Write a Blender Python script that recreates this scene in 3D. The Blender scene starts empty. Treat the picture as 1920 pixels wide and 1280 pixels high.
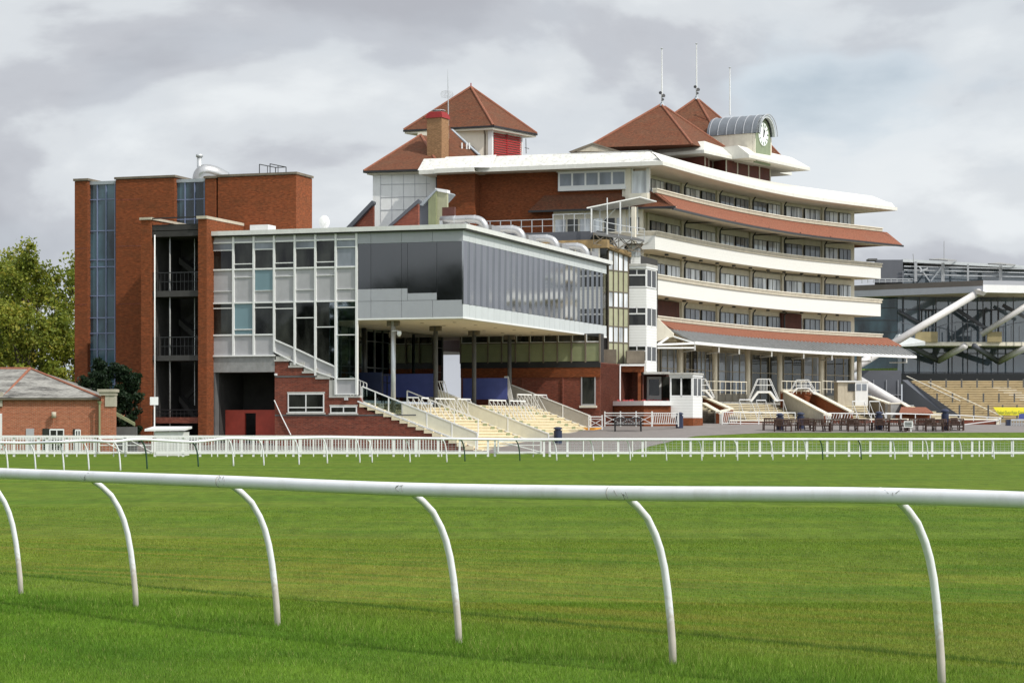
import bpy, bmesh, math, random
import numpy as np
from mathutils import Vector
random.seed(7)
R = math.radians
scene = bpy.context.scene

# ------------------------------------------------------------------ camera
CAMH = 1.6
F = 4200.0 / 1920.0                 # focal length in sensor widths
cam = bpy.data.cameras.new("camera")
cam.sensor_width = 36.0
cam.lens = 36.0 * F
cam.shift_y = 160.0 / 1920.0        # level camera, horizon low in the frame
cam.clip_start = 0.5
cam.clip_end = 9000
camo = bpy.data.objects.new("camera", cam)
camo.location = (0, 0, CAMH)
camo.rotation_euler = (R(90), 0, 0)
scene.collection.objects.link(camo)
scene.camera = camo

# ------------------------------------------------------------------ sky and sun
SUN_AZ = R(127)     # compass style: 0 = +Y, 90 = +X
SUN_EL = R(47)
world = bpy.data.worlds.new("World")
scene.world = world
world.use_nodes = True
nt = world.node_tree
for n in list(nt.nodes):
    nt.nodes.remove(n)
N = nt.nodes.new
L = nt.links.new
out = N("ShaderNodeOutputWorld")
bg = N("ShaderNodeBackground")
bg.inputs["Strength"].default_value = 0.1
sky = N("ShaderNodeTexSky")
sky.sky_type = 'NISHITA'
sky.sun_disc = False
sky.sun_elevation = SUN_EL
sky.sun_rotation = SUN_AZ
sky.air_density = 1.0
sky.dust_density = 2.0
tc = N("ShaderNodeTexCoord")
def wmap(scale, loc):
    m = N("ShaderNodeMapping")
    m.inputs["Scale"].default_value = scale
    m.inputs["Location"].default_value = loc
    L(tc.outputs["Generated"], m.inputs["Vector"])
    return m
def wnoise(m, scale, detail, rough, dist=0.0):
    n = N("ShaderNodeTexNoise")
    n.inputs["Scale"].default_value = scale
    n.inputs["Detail"].default_value = detail
    n.inputs["Roughness"].default_value = rough
    n.inputs["Distortion"].default_value = dist
    L(m.outputs["Vector"], n.inputs["Vector"])
    return n
def ramp(nodes, links, src, stops, interp='EASE'):
    r = nodes.new("ShaderNodeValToRGB")
    r.color_ramp.interpolation = interp
    el = r.color_ramp.elements
    while len(el) < len(stops):
        el.new(0.5)
    for e, (p, c) in zip(el, stops):
        e.position = p
        e.color = (c[0], c[1], c[2], 1)
    links.new(src, r.inputs["Fac"])
    return r
CL = (0.35, 0.0, 0.12)
m1 = wmap((1, 1, 2.1), CL)
m2 = wmap((1, 1, 2.1), (CL[0], CL[1], CL[2] + 0.05))
nA = wnoise(m1, 3.9, 8, 0.50, 0.2)
nB = wnoise(m2, 3.9, 8, 0.50, 0.2)
nC = wnoise(wmap((1, 1, 2.4), (3.1, 1.2, 0.4)), 2.2, 4, 0.5)
# cloud body: pale blue-white gaps between puffs; inside a puff the base is dark where more cloud hangs above it
K = 11.8
def wmath(op, a, b=None, c=None):
    m_ = N("ShaderNodeMath"); m_.operation = op
    for k_, v_ in enumerate((a, b, c)):
        if v_ is None: continue
        if isinstance(v_, (int, float)): m_.inputs[k_].default_value = v_
        else: L(v_, m_.inputs[k_])
    return m_.outputs[0]
body = ramp(nt.nodes, nt.links, wmath('MULTIPLY_ADD', nC.outputs["Fac"], 0.35, wmath('MULTIPLY', nA.outputs["Fac"], 0.65)), [(0.435, (0, 0, 0)), (0.475, (0.75, 0.75, 0.75)), (0.53, (1, 1, 1))])
shd = wmath('MULTIPLY_ADD', nB.outputs["Fac"], 1.9, wmath('MULTIPLY', nA.outputs["Fac"], -0.9))
shade = ramp(nt.nodes, nt.links, shd, [(0.36, (0.70, 0.73, 0.75)), (0.47, (0.60, 0.63, 0.66)), (0.56, (0.47, 0.49, 0.53)), (0.68, (0.395, 0.41, 0.45))])
gapc = ramp(nt.nodes, nt.links, nC.outputs["Fac"], [(0.35, (0.60, 0.67, 0.715)), (0.65, (0.52, 0.575, 0.635))])
cloudm = N("ShaderNodeMix"); cloudm.data_type = 'RGBA'
L(body.outputs["Color"], cloudm.inputs["Factor"]); L(gapc.outputs["Color"], cloudm.inputs["A"]); L(shade.outputs["Color"], cloudm.inputs["B"])
cmul = N("ShaderNodeVectorMath"); cmul.operation = 'SCALE'
cmul.inputs["Scale"].default_value = K
L(cloudm.outputs["Result"], cmul.inputs[0])
# clouds on the sunny side of the sky are lit through and brighter
sdir = (math.sin(SUN_AZ) * math.cos(SUN_EL), math.cos(SUN_AZ) * math.cos(SUN_EL), math.sin(SUN_EL))
nv = N("ShaderNodeVectorMath"); nv.operation = 'NORMALIZE'; L(tc.outputs["Generated"], nv.inputs[0])
dp = N("ShaderNodeVectorMath"); dp.operation = 'DOT_PRODUCT'; dp.inputs[1].default_value = sdir
L(nv.outputs[0], dp.inputs[0])
gl_ = N("ShaderNodeMapRange"); gl_.interpolation_type = 'SMOOTHSTEP'
gl_.inputs["From Min"].default_value = -0.15; gl_.inputs["From Max"].default_value = 1.0
gl_.inputs["To Min"].default_value = K; gl_.inputs["To Max"].default_value = K * 2.1
L(dp.outputs["Value"], gl_.inputs["Value"]); L(gl_.outputs[0], cmul.inputs["Scale"])
cover = ramp(nt.nodes, nt.links, nA.outputs["Fac"], [(0.30, (0.55, 0.55, 0.55)), (0.42, (1, 1, 1))])
mix = N("ShaderNodeMix"); mix.data_type = 'RGBA'
L(cover.outputs["Color"], mix.inputs["Factor"])
L(sky.outputs["Color"], mix.inputs["A"])
L(cmul.outputs[0], mix.inputs["B"])
L(mix.outputs["Result"], bg.inputs["Color"])
L(bg.outputs[0], out.inputs["Surface"])

sun = bpy.data.lights.new("sun", 'SUN')
sun.energy = 3.6
sun.angle = R(0.6)
sun.color = (1.0, 0.955, 0.875)
suno = bpy.data.objects.new("sun", sun)
sd = Vector((math.sin(SUN_AZ) * math.cos(SUN_EL), math.cos(SUN_AZ) * math.cos(SUN_EL), math.sin(SUN_EL)))
suno.rotation_euler = sd.to_track_quat('Z', 'Y').to_euler()
suno.location = (60, 20, 80)
scene.collection.objects.link(suno)
scene.view_settings.view_transform = 'Standard'
scene.view_settings.look = 'None'
scene.view_settings.exposure = 0.0
scene.view_settings.gamma = 1.0

# ------------------------------------------------------------------ measuring helpers
FP = 4200.0
def pix(x, y, Y):
    """point at depth Y seen at photo pixel (x, y)"""
    return Vector(((x - 960) / FP * Y, Y, CAMH - (y - 800) / FP * Y))
def pxh(x, y, h):
    Y = (h - CAMH) * FP / (800 - y)
    return Vector(((x - 960) / FP * Y, Y, h))
TH = R(18.5)
nx_, ny_ = math.cos(TH), -math.sin(TH)          # n: towards the track (sunny side)
vx_, vy_ = math.sin(TH), math.cos(TH)           # v: along the track side, away from the camera
CX, CY = (868 - 960) / FP * 138.0, 138.0
def W(a, b, h=0.0):
    return Vector((CX + a * nx_ + b * vx_, CY + a * ny_ + b * vy_, h))
def onb(x, y, b):
    rx = (x - 960) / FP
    t = (b + CX * vx_ + CY * vy_) / (rx * vx_ + vy_)
    X = rx * t
    return ((X - CX) * nx_ + (t - CY) * ny_, CAMH - (y - 800) / FP * t)
def ona(x, y, a):
    rx = (x - 960) / FP
    t = (a + CX * nx_ + CY * ny_) / (rx * nx_ + ny_)
    X = rx * t
    return ((X - CX) * vx_ + (t - CY) * vy_, CAMH - (y - 800) / FP * t)
GP = [(-200, 0), (131, 0), (137, .08), (150, .92), (158, 1.3), (164, 1.66), (172, 1.8), (185, 1.95), (400, 2.0), (9000, 2.0)]
def g(Y):
    for (y0, h0), (y1, h1) in zip(GP, GP[1:]):
        if Y <= y1:
            return h0 + (h1 - h0) * (Y - y0) / (y1 - y0)
    return 2.0

# ------------------------------------------------------------------ mesh helpers
def wloc(o):
    v = Vector((0, 0, 0))
    while o is not None:
        v += o.location
        o = o.parent
    return v
class MB:
    def __init__(s):
        s.v = []; s.f = []
    def add(s, vs, fs):
        k = len(s.v)
        s.v += [tuple(p) for p in vs]
        s.f += [tuple(i + k for i in f) for f in fs]
        return s
    def quad(s, *p):
        return s.add(p, [tuple(range(len(p)))])
    def hexa(s, p):           # 8 corners: bottom 4 then top 4
        return s.add(p, [(0, 3, 2, 1), (4, 5, 6, 7), (0, 1, 5, 4), (1, 2, 6, 5), (2, 3, 7, 6), (3, 0, 4, 7)])
    def box(s, x0, x1, y0, y1, z0, z1):
        return s.hexa([(x0, y0, z0), (x1, y0, z0), (x1, y1, z0), (x0, y1, z0), (x0, y0, z1), (x1, y0, z1), (x1, y1, z1), (x0, y1, z1)])
    def fbox(s, a0, a1, b0, b1, h0, h1):
        c = [(a0, b0), (a1, b0), (a1, b1), (a0, b1)]
        return s.hexa([W(a, b, h0) for a, b in c] + [W(a, b, h1) for a, b in c])
    def prism(s, pts, h0, h1):
        k = len(pts)
        lo = [(p[0], p[1], h0) for p in pts]; hi = [(p[0], p[1], h1) for p in pts]
        return s.add(lo + hi, [tuple(range(k - 1, -1, -1)), tuple(range(k, 2 * k))] + [(i, (i + 1) % k, (i + 1) % k + k, i + k) for i in range(k)])
    def slabpoly(s, pts, d):     # planar polygon pts thickened by vector d
        k = len(pts); d = Vector(d)
        return s.add([Vector(p) for p in pts] + [Vector(p) + d for p in pts], [tuple(range(k - 1, -1, -1)), tuple(range(k, 2 * k))] + [(i, (i + 1) % k, (i + 1) % k + k, i + k) for i in range(k)])
    def tube(s, pts, r, n=8, cap=True):
        pts = [Vector(p) for p in pts]
        rs = r if isinstance(r, (list, tuple)) else [r] * len(pts)
        k = len(s.v); ref = None
        for i, p in enumerate(pts):
            d = (pts[min(i + 1, len(pts) - 1)] - pts[max(i - 1, 0)])
            if d.length < 1e-9: d = Vector((0, 0, 1))
            d.normalize()
            if ref is None:
                ref = Vector((0, 0, 1)) if abs(d.z) < 0.9 else Vector((1, 0, 0))
            u = ref - d * ref.dot(d)
            if u.length < 1e-6: u = d.orthogonal()
            u.normalize(); ref = u; w = d.cross(u)
            for j in range(n):
                t = 2 * math.pi * j / n
                s.v.append(tuple(p + (u * math.cos(t) + w * math.sin(t)) * rs[i]))
        for i in range(len(pts) - 1):
            for j in range(n):
                a = k + i * n + j; b = k + i * n + (j + 1) % n
                s.f.append((a, b, b + n, a + n))
        if cap:
            s.f.append(tuple(k + j for j in range(n - 1, -1, -1)))
            m = k + (len(pts) - 1) * n
            s.f.append(tuple(m + j for j in range(n)))
        return s
    def bar(s, p, q, w=0.05, t=None, up=(0, 0, 1)):
        p = Vector(p); q = Vector(q); t = t or w
        d = (q - p).normalized(); up = Vector(up)
        if abs(d.dot(up)) > 0.95: up = Vector((nx_, ny_, 0))
        x = d.cross(up).normalized(); y = x.cross(d).normalized()
        x = x * w / 2; y = y * t / 2
        return s.hexa([p - x - y, p + x - y, q + x - y, q - x - y, p - x + y, p + x + y, q + x + y, q - x + y])
    def build(s, name, mat, parent=None, smooth=False, local=False):
        me = bpy.data.meshes.new(name)
        off = Vector((0, 0, 0)) if (local or parent is None) else wloc(parent)
        me.from_pydata([(p[0] - off[0], p[1] - off[1], p[2] - off[2]) for p in s.v], [], s.f)
        bm = bmesh.new(); bm.from_mesh(me)
        bmesh.ops.recalc_face_normals(bm, faces=bm.faces)
        uv = bm.loops.layers.uv.new("UVMap")
        for f in bm.faces:
            nn = f.normal
            if abs(nn.z) > 0.93 or nn.length < 0.5:
                for l in f.loops:
                    c = l.vert.co + off
                    l[uv].uv = (c.x, c.y)
            else:
                t = Vector((-nn.y, nn.x, 0)).normalized(); w = nn.cross(t)
                if w.z < 0: w = -w
                for l in f.loops:
                    c = l.vert.co + off
                    l[uv].uv = (c.dot(t), c.dot(w))
            f.smooth = smooth
        bm.to_mesh(me); bm.free()
        me.materials.append(mat)
        o = bpy.data.objects.new(name, me)
        scene.collection.objects.link(o)
        if parent is not None: o.parent = parent
        return o
def tag(o, label=None, cat=None, group=None, kind=None):
    if label: o["label"] = label
    if cat: o["category"] = cat
    if group: o["group"] = group
    if kind: o["kind"] = kind
    return o
def thing(name, label, cat, loc=(0, 0, 0), rz=0, group=None):
    o = bpy.data.objects.new(name, None)
    o.empty_display_size = 0.3
    scene.collection.objects.link(o)
    o.location = loc; o.rotation_euler = (0, 0, rz)
    return tag(o, label, cat, group)
def dup(root, loc, rz, label, group=None, scale=None):
    r = root.copy(); scene.collection.objects.link(r)
    r.location = loc; r.rotation_euler = (0, 0, rz); r["label"] = label
    if scale: r.scale = scale
    if group: r["group"] = group
    for ch in list(root.children):
        c = ch.copy(); scene.collection.objects.link(c); c.parent = r
        for gc in list(ch.children):
            d = gc.copy(); scene.collection.objects.link(d); d.parent = c
    return r

# ------------------------------------------------------------------ materials
def newmat(name):
    m = bpy.data.materials.new(name); m.use_nodes = True
    return m, m.node_tree.nodes, m.node_tree.links, m.node_tree.nodes["Principled BSDF"]
def mat(name, col, rough=0.6, metal=0.0, var=0.12, scale=1.5, bump=0.0, dirt=0.0, dirtcol=(0.12, 0.10, 0.07), spec=0.5):
    """paint / concrete / metal with soft mottling and optional streaky dirt"""
    m, n, l, b = newmat(name)
    tcn = n.new("ShaderNodeTexCoord")
    no = n.new("ShaderNodeTexNoise"); no.inputs["Scale"].default_value = scale; no.inputs["Detail"].default_value = 8
    no.inputs["Roughness"].default_value = 0.65
    l.new(tcn.outputs["Object"], no.inputs["Vector"])
    lo = tuple(c * (1 - var) for c in col); hi = tuple(min(1, c * (1 + var)) for c in col)
    r = ramp(n, l, no.outputs["Fac"], [(0.3, lo), (0.7, hi)], 'LINEAR')
    src = r.outputs["Color"]
    if dirt > 0:
        mp = n.new("ShaderNodeMapping"); mp.inputs["Scale"].default_value = (2.2, 2.2, 0.35)
        l.new(tcn.outputs["Object"], mp.inputs["Vector"])
        n2 = n.new("ShaderNodeTexNoise"); n2.inputs["Scale"].default_value = 1.6; n2.inputs["Detail"].default_value = 10
        n2.inputs["Roughness"].default_value = 0.75
        l.new(mp.outputs["Vector"], n2.inputs["Vector"])
        r2 = ramp(n, l, n2.outputs["Fac"], [(0.50, (0, 0, 0)), (0.78, (dirt, dirt, dirt))], 'LINEAR')
        mx = n.new("ShaderNodeMix"); mx.data_type = 'RGBA'
        l.new(r2.outputs["Color"], mx.inputs["Factor"]); l.new(src, mx.inputs["A"]); mx.inputs["B"].default_value = (*dirtcol, 1)
        src = mx.outputs["Result"]
    l.new(src, b.inputs["Base Color"])
    rr = n.new("ShaderNodeMapRange"); rr.inputs["To Min"].default_value = max(0, rough - 0.1); rr.inputs["To Max"].default_value = min(1, rough + 0.1)
    l.new(no.outputs["Fac"], rr.inputs["Value"]); l.new(rr.outputs[0], b.inputs["Roughness"])
    b.inputs["Metallic"].default_value = metal
    b.inputs["Specular IOR Level"].default_value = spec
    if bump > 0:
        bp = n.new("ShaderNodeBump"); bp.inputs["Strength"].default_value = bump; bp.inputs["Distance"].default_value = 0.02
        l.new(no.outputs["Fac"], bp.inputs["Height"]); l.new(bp.outputs[0], b.inputs["Normal"])
    return m
def brick(name, c1, c2, mortar, bw=0.225, bh=0.075, ms=0.012, offs=0.5, big=0.35, bump=0.3, rough=0.85, stain=(0.25, 0.07, 0.04), vary=(0.74, 1.22)):
    m, n, l, b = newmat(name)
    uvn = n.new("ShaderNodeUVMap")
    br = n.new("ShaderNodeTexBrick")
    br.inputs["Scale"].default_value = 1.0
    br.inputs["Brick Width"].default_value = bw; br.inputs["Row Height"].default_value = bh
    br.inputs["Mortar Size"].default_value = ms; br.offset = offs
    br.inputs["Color1"].default_value = (*c1, 1); br.inputs["Color2"].default_value = (*c2, 1); br.inputs["Mortar"].default_value = (*mortar, 1)
    l.new(uvn.outputs[0], br.inputs["Vector"])
    no = n.new("ShaderNodeTexNoise"); no.inputs["Scale"].default_value = 0.55; no.inputs["Detail"].default_value = 9; no.inputs["Roughness"].default_value = 0.7
    mp = n.new("ShaderNodeMapping"); mp.inputs["Scale"].default_value = (1, 2.6, 1)
    l.new(uvn.outputs[0], mp.inputs["Vector"]); l.new(mp.outputs[0], no.inputs["Vector"])
    r = ramp(n, l, no.outputs["Fac"], [(0.35, (0, 0, 0)), (0.72, (big, big, big))], 'LINEAR')
    mx = n.new("ShaderNodeMix"); mx.data_type = 'RGBA'
    l.new(r.outputs["Color"], mx.inputs["Factor"]); l.new(br.outputs["Color"], mx.inputs["A"]); mx.inputs["B"].default_value = (*stain, 1)
    n3 = n.new("ShaderNodeTexNoise"); n3.inputs["Scale"].default_value = 3.0; n3.inputs["Detail"].default_value = 6
    mp3 = n.new("ShaderNodeMapping"); mp3.inputs["Scale"].default_value = (1.3, 4.0, 1)
    l.new(uvn.outputs[0], mp3.inputs["Vector"]); l.new(mp3.outputs[0], n3.inputs["Vector"])
    hv = n.new("ShaderNodeHueSaturation")
    mr = n.new("ShaderNodeMapRange"); mr.inputs["From Min"].default_value = 0.3; mr.inputs["From Max"].default_value = 0.7
    mr.inputs["To Min"].default_value = vary[0]; mr.inputs["To Max"].default_value = vary[1]
    l.new(n3.outputs["Fac"], mr.inputs["Value"]); l.new(mr.outputs[0], hv.inputs["Value"]); l.new(mx.outputs["Result"], hv.inputs["Color"])
    l.new(hv.outputs[0], b.inputs["Base Color"])
    b.inputs["Roughness"].default_value = rough
    b.inputs["Specular IOR Level"].default_value = 0.08
    bp = n.new("ShaderNodeBump"); bp.inputs["Strength"].default_value = bump; bp.inputs["Distance"].default_value = 0.01
    inv = n.new("ShaderNodeMath"); inv.operation = 'SUBTRACT'; inv.inputs[0].default_value = 1
    l.new(br.outputs["Fac"], inv.inputs[1]); l.new(inv.outputs[0], bp.inputs["Height"]); l.new(bp.outputs[0], b.inputs["Normal"])
    return m
def glassmat(name, col, rough=0.04, var=0.5, scale=0.5, bump=0.03, spec=0.5, stretch=(1, 1, 0.4)):
    """dark window glass: what is dimly seen inside, under a clear reflective skin"""
    m, n, l, b = newmat(name)
    tcn = n.new("ShaderNodeTexCoord"); mp = n.new("ShaderNodeMapping"); mp.inputs["Scale"].default_value = stretch
    l.new(tcn.outputs["Object"], mp.inputs["Vector"])
    no = n.new("ShaderNodeTexNoise"); no.inputs["Scale"].default_value = scale; no.inputs["Detail"].default_value = 5
    l.new(mp.outputs[0], no.inputs["Vector"])
    lo = tuple(c * (1 - var) for c in col); hi = tuple(c * (1 + var) for c in col)
    r = ramp(n, l, no.outputs["Fac"], [(0.35, lo), (0.65, hi)], 'LINEAR')
    l.new(r.outputs["Color"], b.inputs["Base Color"])
    b.inputs["Roughness"].default_value = rough
    b.inputs["Specular IOR Level"].default_value = spec
    if bump:
        n2 = n.new("ShaderNodeTexNoise"); n2.inputs["Scale"].default_value = 0.9; n2.inputs["Detail"].default_value = 1
        l.new(tcn.outputs["Object"], n2.inputs["Vector"])
        bp = n.new("ShaderNodeBump"); bp.inputs["Strength"].default_value = bump; bp.inputs["Distance"].default_value = 0.05
        l.new(n2.outputs["Fac"], bp.inputs["Height"]); l.new(bp.outputs[0], b.inputs["Normal"])
    return m
def clearglass(name, tint=(0.75, 0.85, 0.85), refl=0.25, alpha=0.75):
    m, n, l, b = newmat(name)
    n.remove(b)
    tr = n.new("ShaderNodeBsdfTransparent"); tr.inputs["Color"].default_value = (*tint, 1)
    gl = n.new("ShaderNodeBsdfGlossy"); gl.inputs["Roughness"].default_value = 0.02; gl.inputs["Color"].default_value = (0.9, 0.95, 1, 1)
    fr = n.new("ShaderNodeFresnel"); fr.inputs["IOR"].default_value = 1.6
    ad = n.new("ShaderNodeMath"); ad.operation = 'ADD'; ad.inputs[1].default_value = refl; ad.use_clamp = True
    mx = n.new("ShaderNodeMixShader")
    l.new(fr.outputs[0], ad.inputs[0]); l.new(ad.outputs[0], mx.inputs[0]); l.new(tr.outputs[0], mx.inputs[1]); l.new(gl.outputs[0], mx.inputs[2])
    l.new(mx.outputs[0], n["Material Output"].inputs["Surface"])
    return m

M = {}
M['brick'] = brick("red_brick", (0.27, 0.068, 0.024), (0.165, 0.043, 0.017), (0.15, 0.08, 0.045), ms=0.008, big=0.55, stain=(0.115, 0.05, 0.024))
M['brick_dark'] = brick("old_brick", (0.26, 0.060, 0.034), (0.15, 0.038, 0.026), (0.19, 0.13, 0.10), ms=0.010, big=0.6, stain=(0.12, 0.035, 0.025))
M['brick_hut'] = brick("hut_brick", (0.40, 0.115, 0.055), (0.31, 0.085, 0.043), (0.34, 0.22, 0.15), ms=0.014, big=0.25)
M['brick_yel'] = brick("yellow_brick", (0.36, 0.205, 0.11), (0.29, 0.165, 0.085), (0.17, 0.10, 0.06), bw=0.3, bh=0.11, ms=0.012, big=0.2, stain=(0.25, 0.15, 0.08))
M['red_paint'] = mat("red_painted_wall", (0.36, 0.05, 0.03), 0.6, var=0.25, scale=0.9)
M['tile'] = brick("clay_tile", (0.205, 0.072, 0.038), (0.130, 0.050, 0.030), (0.09, 0.04, 0.026), bw=0.17, bh=0.11, ms=0.014, big=0.6, bump=0.6, stain=(0.125, 0.078, 0.05))
M['tile_pink'] = brick("skirt_tile", (0.285, 0.110, 0.067), (0.215, 0.085, 0.053), (0.17, 0.065, 0.045), bw=0.17, bh=0.11, ms=0.012, big=0.45, bump=0.5, stain=(0.24, 0.125, 0.085))
M['slate'] = brick("lichen_slate", (0.115, 0.108, 0.098), (0.055, 0.053, 0.052), (0.035, 0.032, 0.03), bw=0.3, bh=0.16, ms=0.02, big=1.6, bump=0.6, stain=(0.30, 0.29, 0.265))
M['ridge'] = mat("ridge_tile", (0.235, 0.085, 0.046), 0.8, var=0.25, scale=4)
M['white'] = mat("white_paint", (0.70, 0.70, 0.69), 0.45, var=0.04, dirt=0.10)
M['rail'] = mat("white_plastic", (0.72, 0.72, 0.75), 0.35, var=0.04, scale=6, dirt=0.5, dirtcol=(0.42, 0.40, 0.33))
M['fascia'] = mat("weathered_white_roofing", (0.60, 0.59, 0.545), 0.6, var=0.12, dirt=1.0, dirtcol=(0.17, 0.16, 0.14))
M['fascia_clean'] = mat("white_roofing", (0.64, 0.625, 0.57), 0.55, var=0.07, dirt=0.40, dirtcol=(0.35, 0.33, 0.28))
M['cream'] = mat("cream_render", (0.69, 0.64, 0.53), 0.75, var=0.08, dirt=0.25, dirtcol=(0.28, 0.22, 0.15))
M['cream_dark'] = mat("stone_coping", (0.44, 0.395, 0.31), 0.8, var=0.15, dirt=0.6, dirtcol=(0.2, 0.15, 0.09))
M['soffit'] = mat("soffit_board", (0.58, 0.51, 0.38), 0.8, var=0.06, dirt=0.2, dirtcol=(0.3, 0.24, 0.16))
M['grey_panel'] = mat("grey_spandrel", (0.36, 0.355, 0.37), 0.5, var=0.07, dirt=0.15)
M['conc'] = mat("concrete", (0.25, 0.25, 0.245), 0.85, var=0.18, dirt=0.35, scale=3, bump=0.2)
M['conc_dark'] = mat("dark_concrete", (0.10, 0.10, 0.10), 0.85, var=0.2, dirt=0.3)
M['conc_light'] = mat("light_concrete", (0.42, 0.41, 0.38), 0.85, var=0.14, dirt=0.5, scale=3, bump=0.2)
M['mastic'] = mat("roof_edge_metal", (0.62, 0.62, 0.60), 0.5, var=0.06, dirt=0.4, dirtcol=(0.35, 0.32, 0.28))
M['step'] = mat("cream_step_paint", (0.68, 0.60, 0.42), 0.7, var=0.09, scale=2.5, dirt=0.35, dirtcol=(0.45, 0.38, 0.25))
M['stepface'] = mat("step_riser", (0.50, 0.42, 0.27), 0.8, var=0.15, dirt=0.6, dirtcol=(0.28, 0.24, 0.12))  # risers darkened to stand in for the shadow line under each nosing
M['orange'] = mat("orange_edge", (0.75, 0.33, 0.04), 0.6)
M['black'] = mat("black_paint", (0.018, 0.018, 0.02), 0.4, var=0.2)
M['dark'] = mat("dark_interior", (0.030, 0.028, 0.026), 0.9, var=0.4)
M['dkbrown'] = mat("dark_brown_wall", (0.085, 0.028, 0.020), 0.85, var=0.3)
M['louvre'] = mat("red_louvre", (0.30, 0.020, 0.020), 0.5, var=0.15)
M['louvre_dk'] = mat("maroon_boarding", (0.13, 0.035, 0.025), 0.7, var=0.25)
M['lead'] = mat("lead_roof", (0.33, 0.355, 0.38), 0.5, metal=0.3, var=0.12)
M['galv'] = mat("galvanised_steel", (0.50, 0.51, 0.52), 0.4, metal=0.5, var=0.12)
M['duct'] = mat("silver_duct", (0.50, 0.49, 0.48), 0.30, metal=0.9, var=0.1, dirt=0.35, dirtcol=(0.35, 0.28, 0.22))
M['clad'] = mat("grey_cladding", (0.34, 0.348, 0.375), 0.38, var=0.04, dirt=0.08)
M['clad_lt'] = mat("light_cladding", (0.50, 0.525, 0.53), 0.4, var=0.05, dirt=0.12)
M['mirror'] = mat("tinted_mirror_glazing", (0.43, 0.44, 0.445), 0.03, metal=1.0, var=0.05, scale=0.4)
M['mirror_teal'] = mat('teal_mirror_glazing', (0.27, 0.33, 0.34), 0.05, metal=1.0, var=0.25, scale=0.5)
M['mirror_dk'] = mat("dark_mirror_glazing", (0.13, 0.133, 0.135), 0.03, metal=1.0, var=0.08, scale=0.4)
M['glass'] = glassmat("window_glass", (0.022, 0.023, 0.020), var=0.9, scale=0.9, bump=0.06)  # the mottle also paints in dim tree reflections
M['glass_teal'] = glassmat("teal_glass", (0.038, 0.072, 0.090), var=0.75, spec=0.7)  # uneven tone painted in place of reflections in the glazing
M['glass_blind'] = glassmat("glass_over_blind", (0.15, 0.235, 0.265), var=0.08)
M['glass_pale'] = glassmat("glass_with_curtain", (0.52, 0.54, 0.56), var=0.55, scale=1.3, stretch=(1, 1, 0.15))
M['glass_grey'] = glassmat("glass_greyblue", (0.20, 0.22, 0.25), var=0.35, scale=0.6)
M['glass_far'] = glassmat("glass_far_stand", (0.12, 0.155, 0.185), var=0.4, scale=0.25, spec=1.0)
M['glass_clear'] = clearglass("clear_glass")
M['glass_screen'] = clearglass("screen_glass", (0.55, 0.62, 0.60), 0.22)
M['bluegrey'] = mat("bluegrey_frame", (0.16, 0.19, 0.30), 0.5, var=0.08)
M['gravelroof'] = mat("flat_roof_felt", (0.22, 0.21, 0.20), 0.9)
M['olive'] = mat("olive_panel", (0.33, 0.33, 0.215), 0.6, var=0.1, dirt=0.3)
M['sage'] = mat("sage_panel", (0.21, 0.23, 0.125), 0.6, var=0.12, dirt=0.3)
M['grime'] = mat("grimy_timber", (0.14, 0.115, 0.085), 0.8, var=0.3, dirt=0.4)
M['rust'] = mat("weathered_beam", (0.27, 0.18, 0.08), 0.8, var=0.35, scale=3, dirt=0.5)
M['blue'] = mat("blue_hoarding", (0.055, 0.075, 0.26), 0.5, var=0.15)
M['bluedk'] = mat("navy_plastic", (0.012, 0.018, 0.05), 0.4, var=0.2)
M['green_post'] = mat("green_post", (0.012, 0.05, 0.03), 0.4)
M['wood'] = mat("dark_bench_wood", (0.055, 0.026, 0.018), 0.65, var=0.4, scale=7)
M['yellow'] = mat("yellow_banner", (0.80, 0.72, 0.03), 0.6, var=0.05)
M['green_ink'] = mat("green_ink", (0.05, 0.12, 0.05), 0.7)
M['sageface'] = mat("clock_face_surround", (0.22, 0.26, 0.16), 0.6)
M['clockw'] = mat("clock_white", (0.80, 0.83, 0.80), 0.4, var=0.02)
M['tube'] = mat("painted_steel_tube", (0.55, 0.53, 0.52), 0.4, var=0.06, dirt=0.2)
M['farslab'] = mat("tan_balcony_front", (0.27, 0.22, 0.11), 0.7, var=0.15)
M['charcoal'] = mat("charcoal_cladding", (0.085, 0.09, 0.105), 0.6, var=0.08)
M['steel_brown'] = mat("brown_fascia", (0.115, 0.098, 0.085), 0.6, var=0.12)
M['lamp_grey'] = mat("grey_lamp", (0.5, 0.5, 0.5), 0.4)
M['terrace'] = mat("far_terrace", (0.46, 0.38, 0.23), 0.8, var=0.2, scale=0.8)
M['trunk'] = mat("bark", (0.075, 0.055, 0.04), 0.9, var=0.35, scale=6, bump=0.6)
M['stone'] = mat("pier_stone", (0.36, 0.33, 0.26), 0.85, var=0.15, dirt=0.4)
M['canopy'] = mat("canopy_sheet", (0.40, 0.41, 0.43), 0.5, metal=0.2, var=0.12)
M['lead_dk'] = mat("dark_lead", (0.17, 0.185, 0.205), 0.5, metal=0.25, var=0.15)

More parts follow.
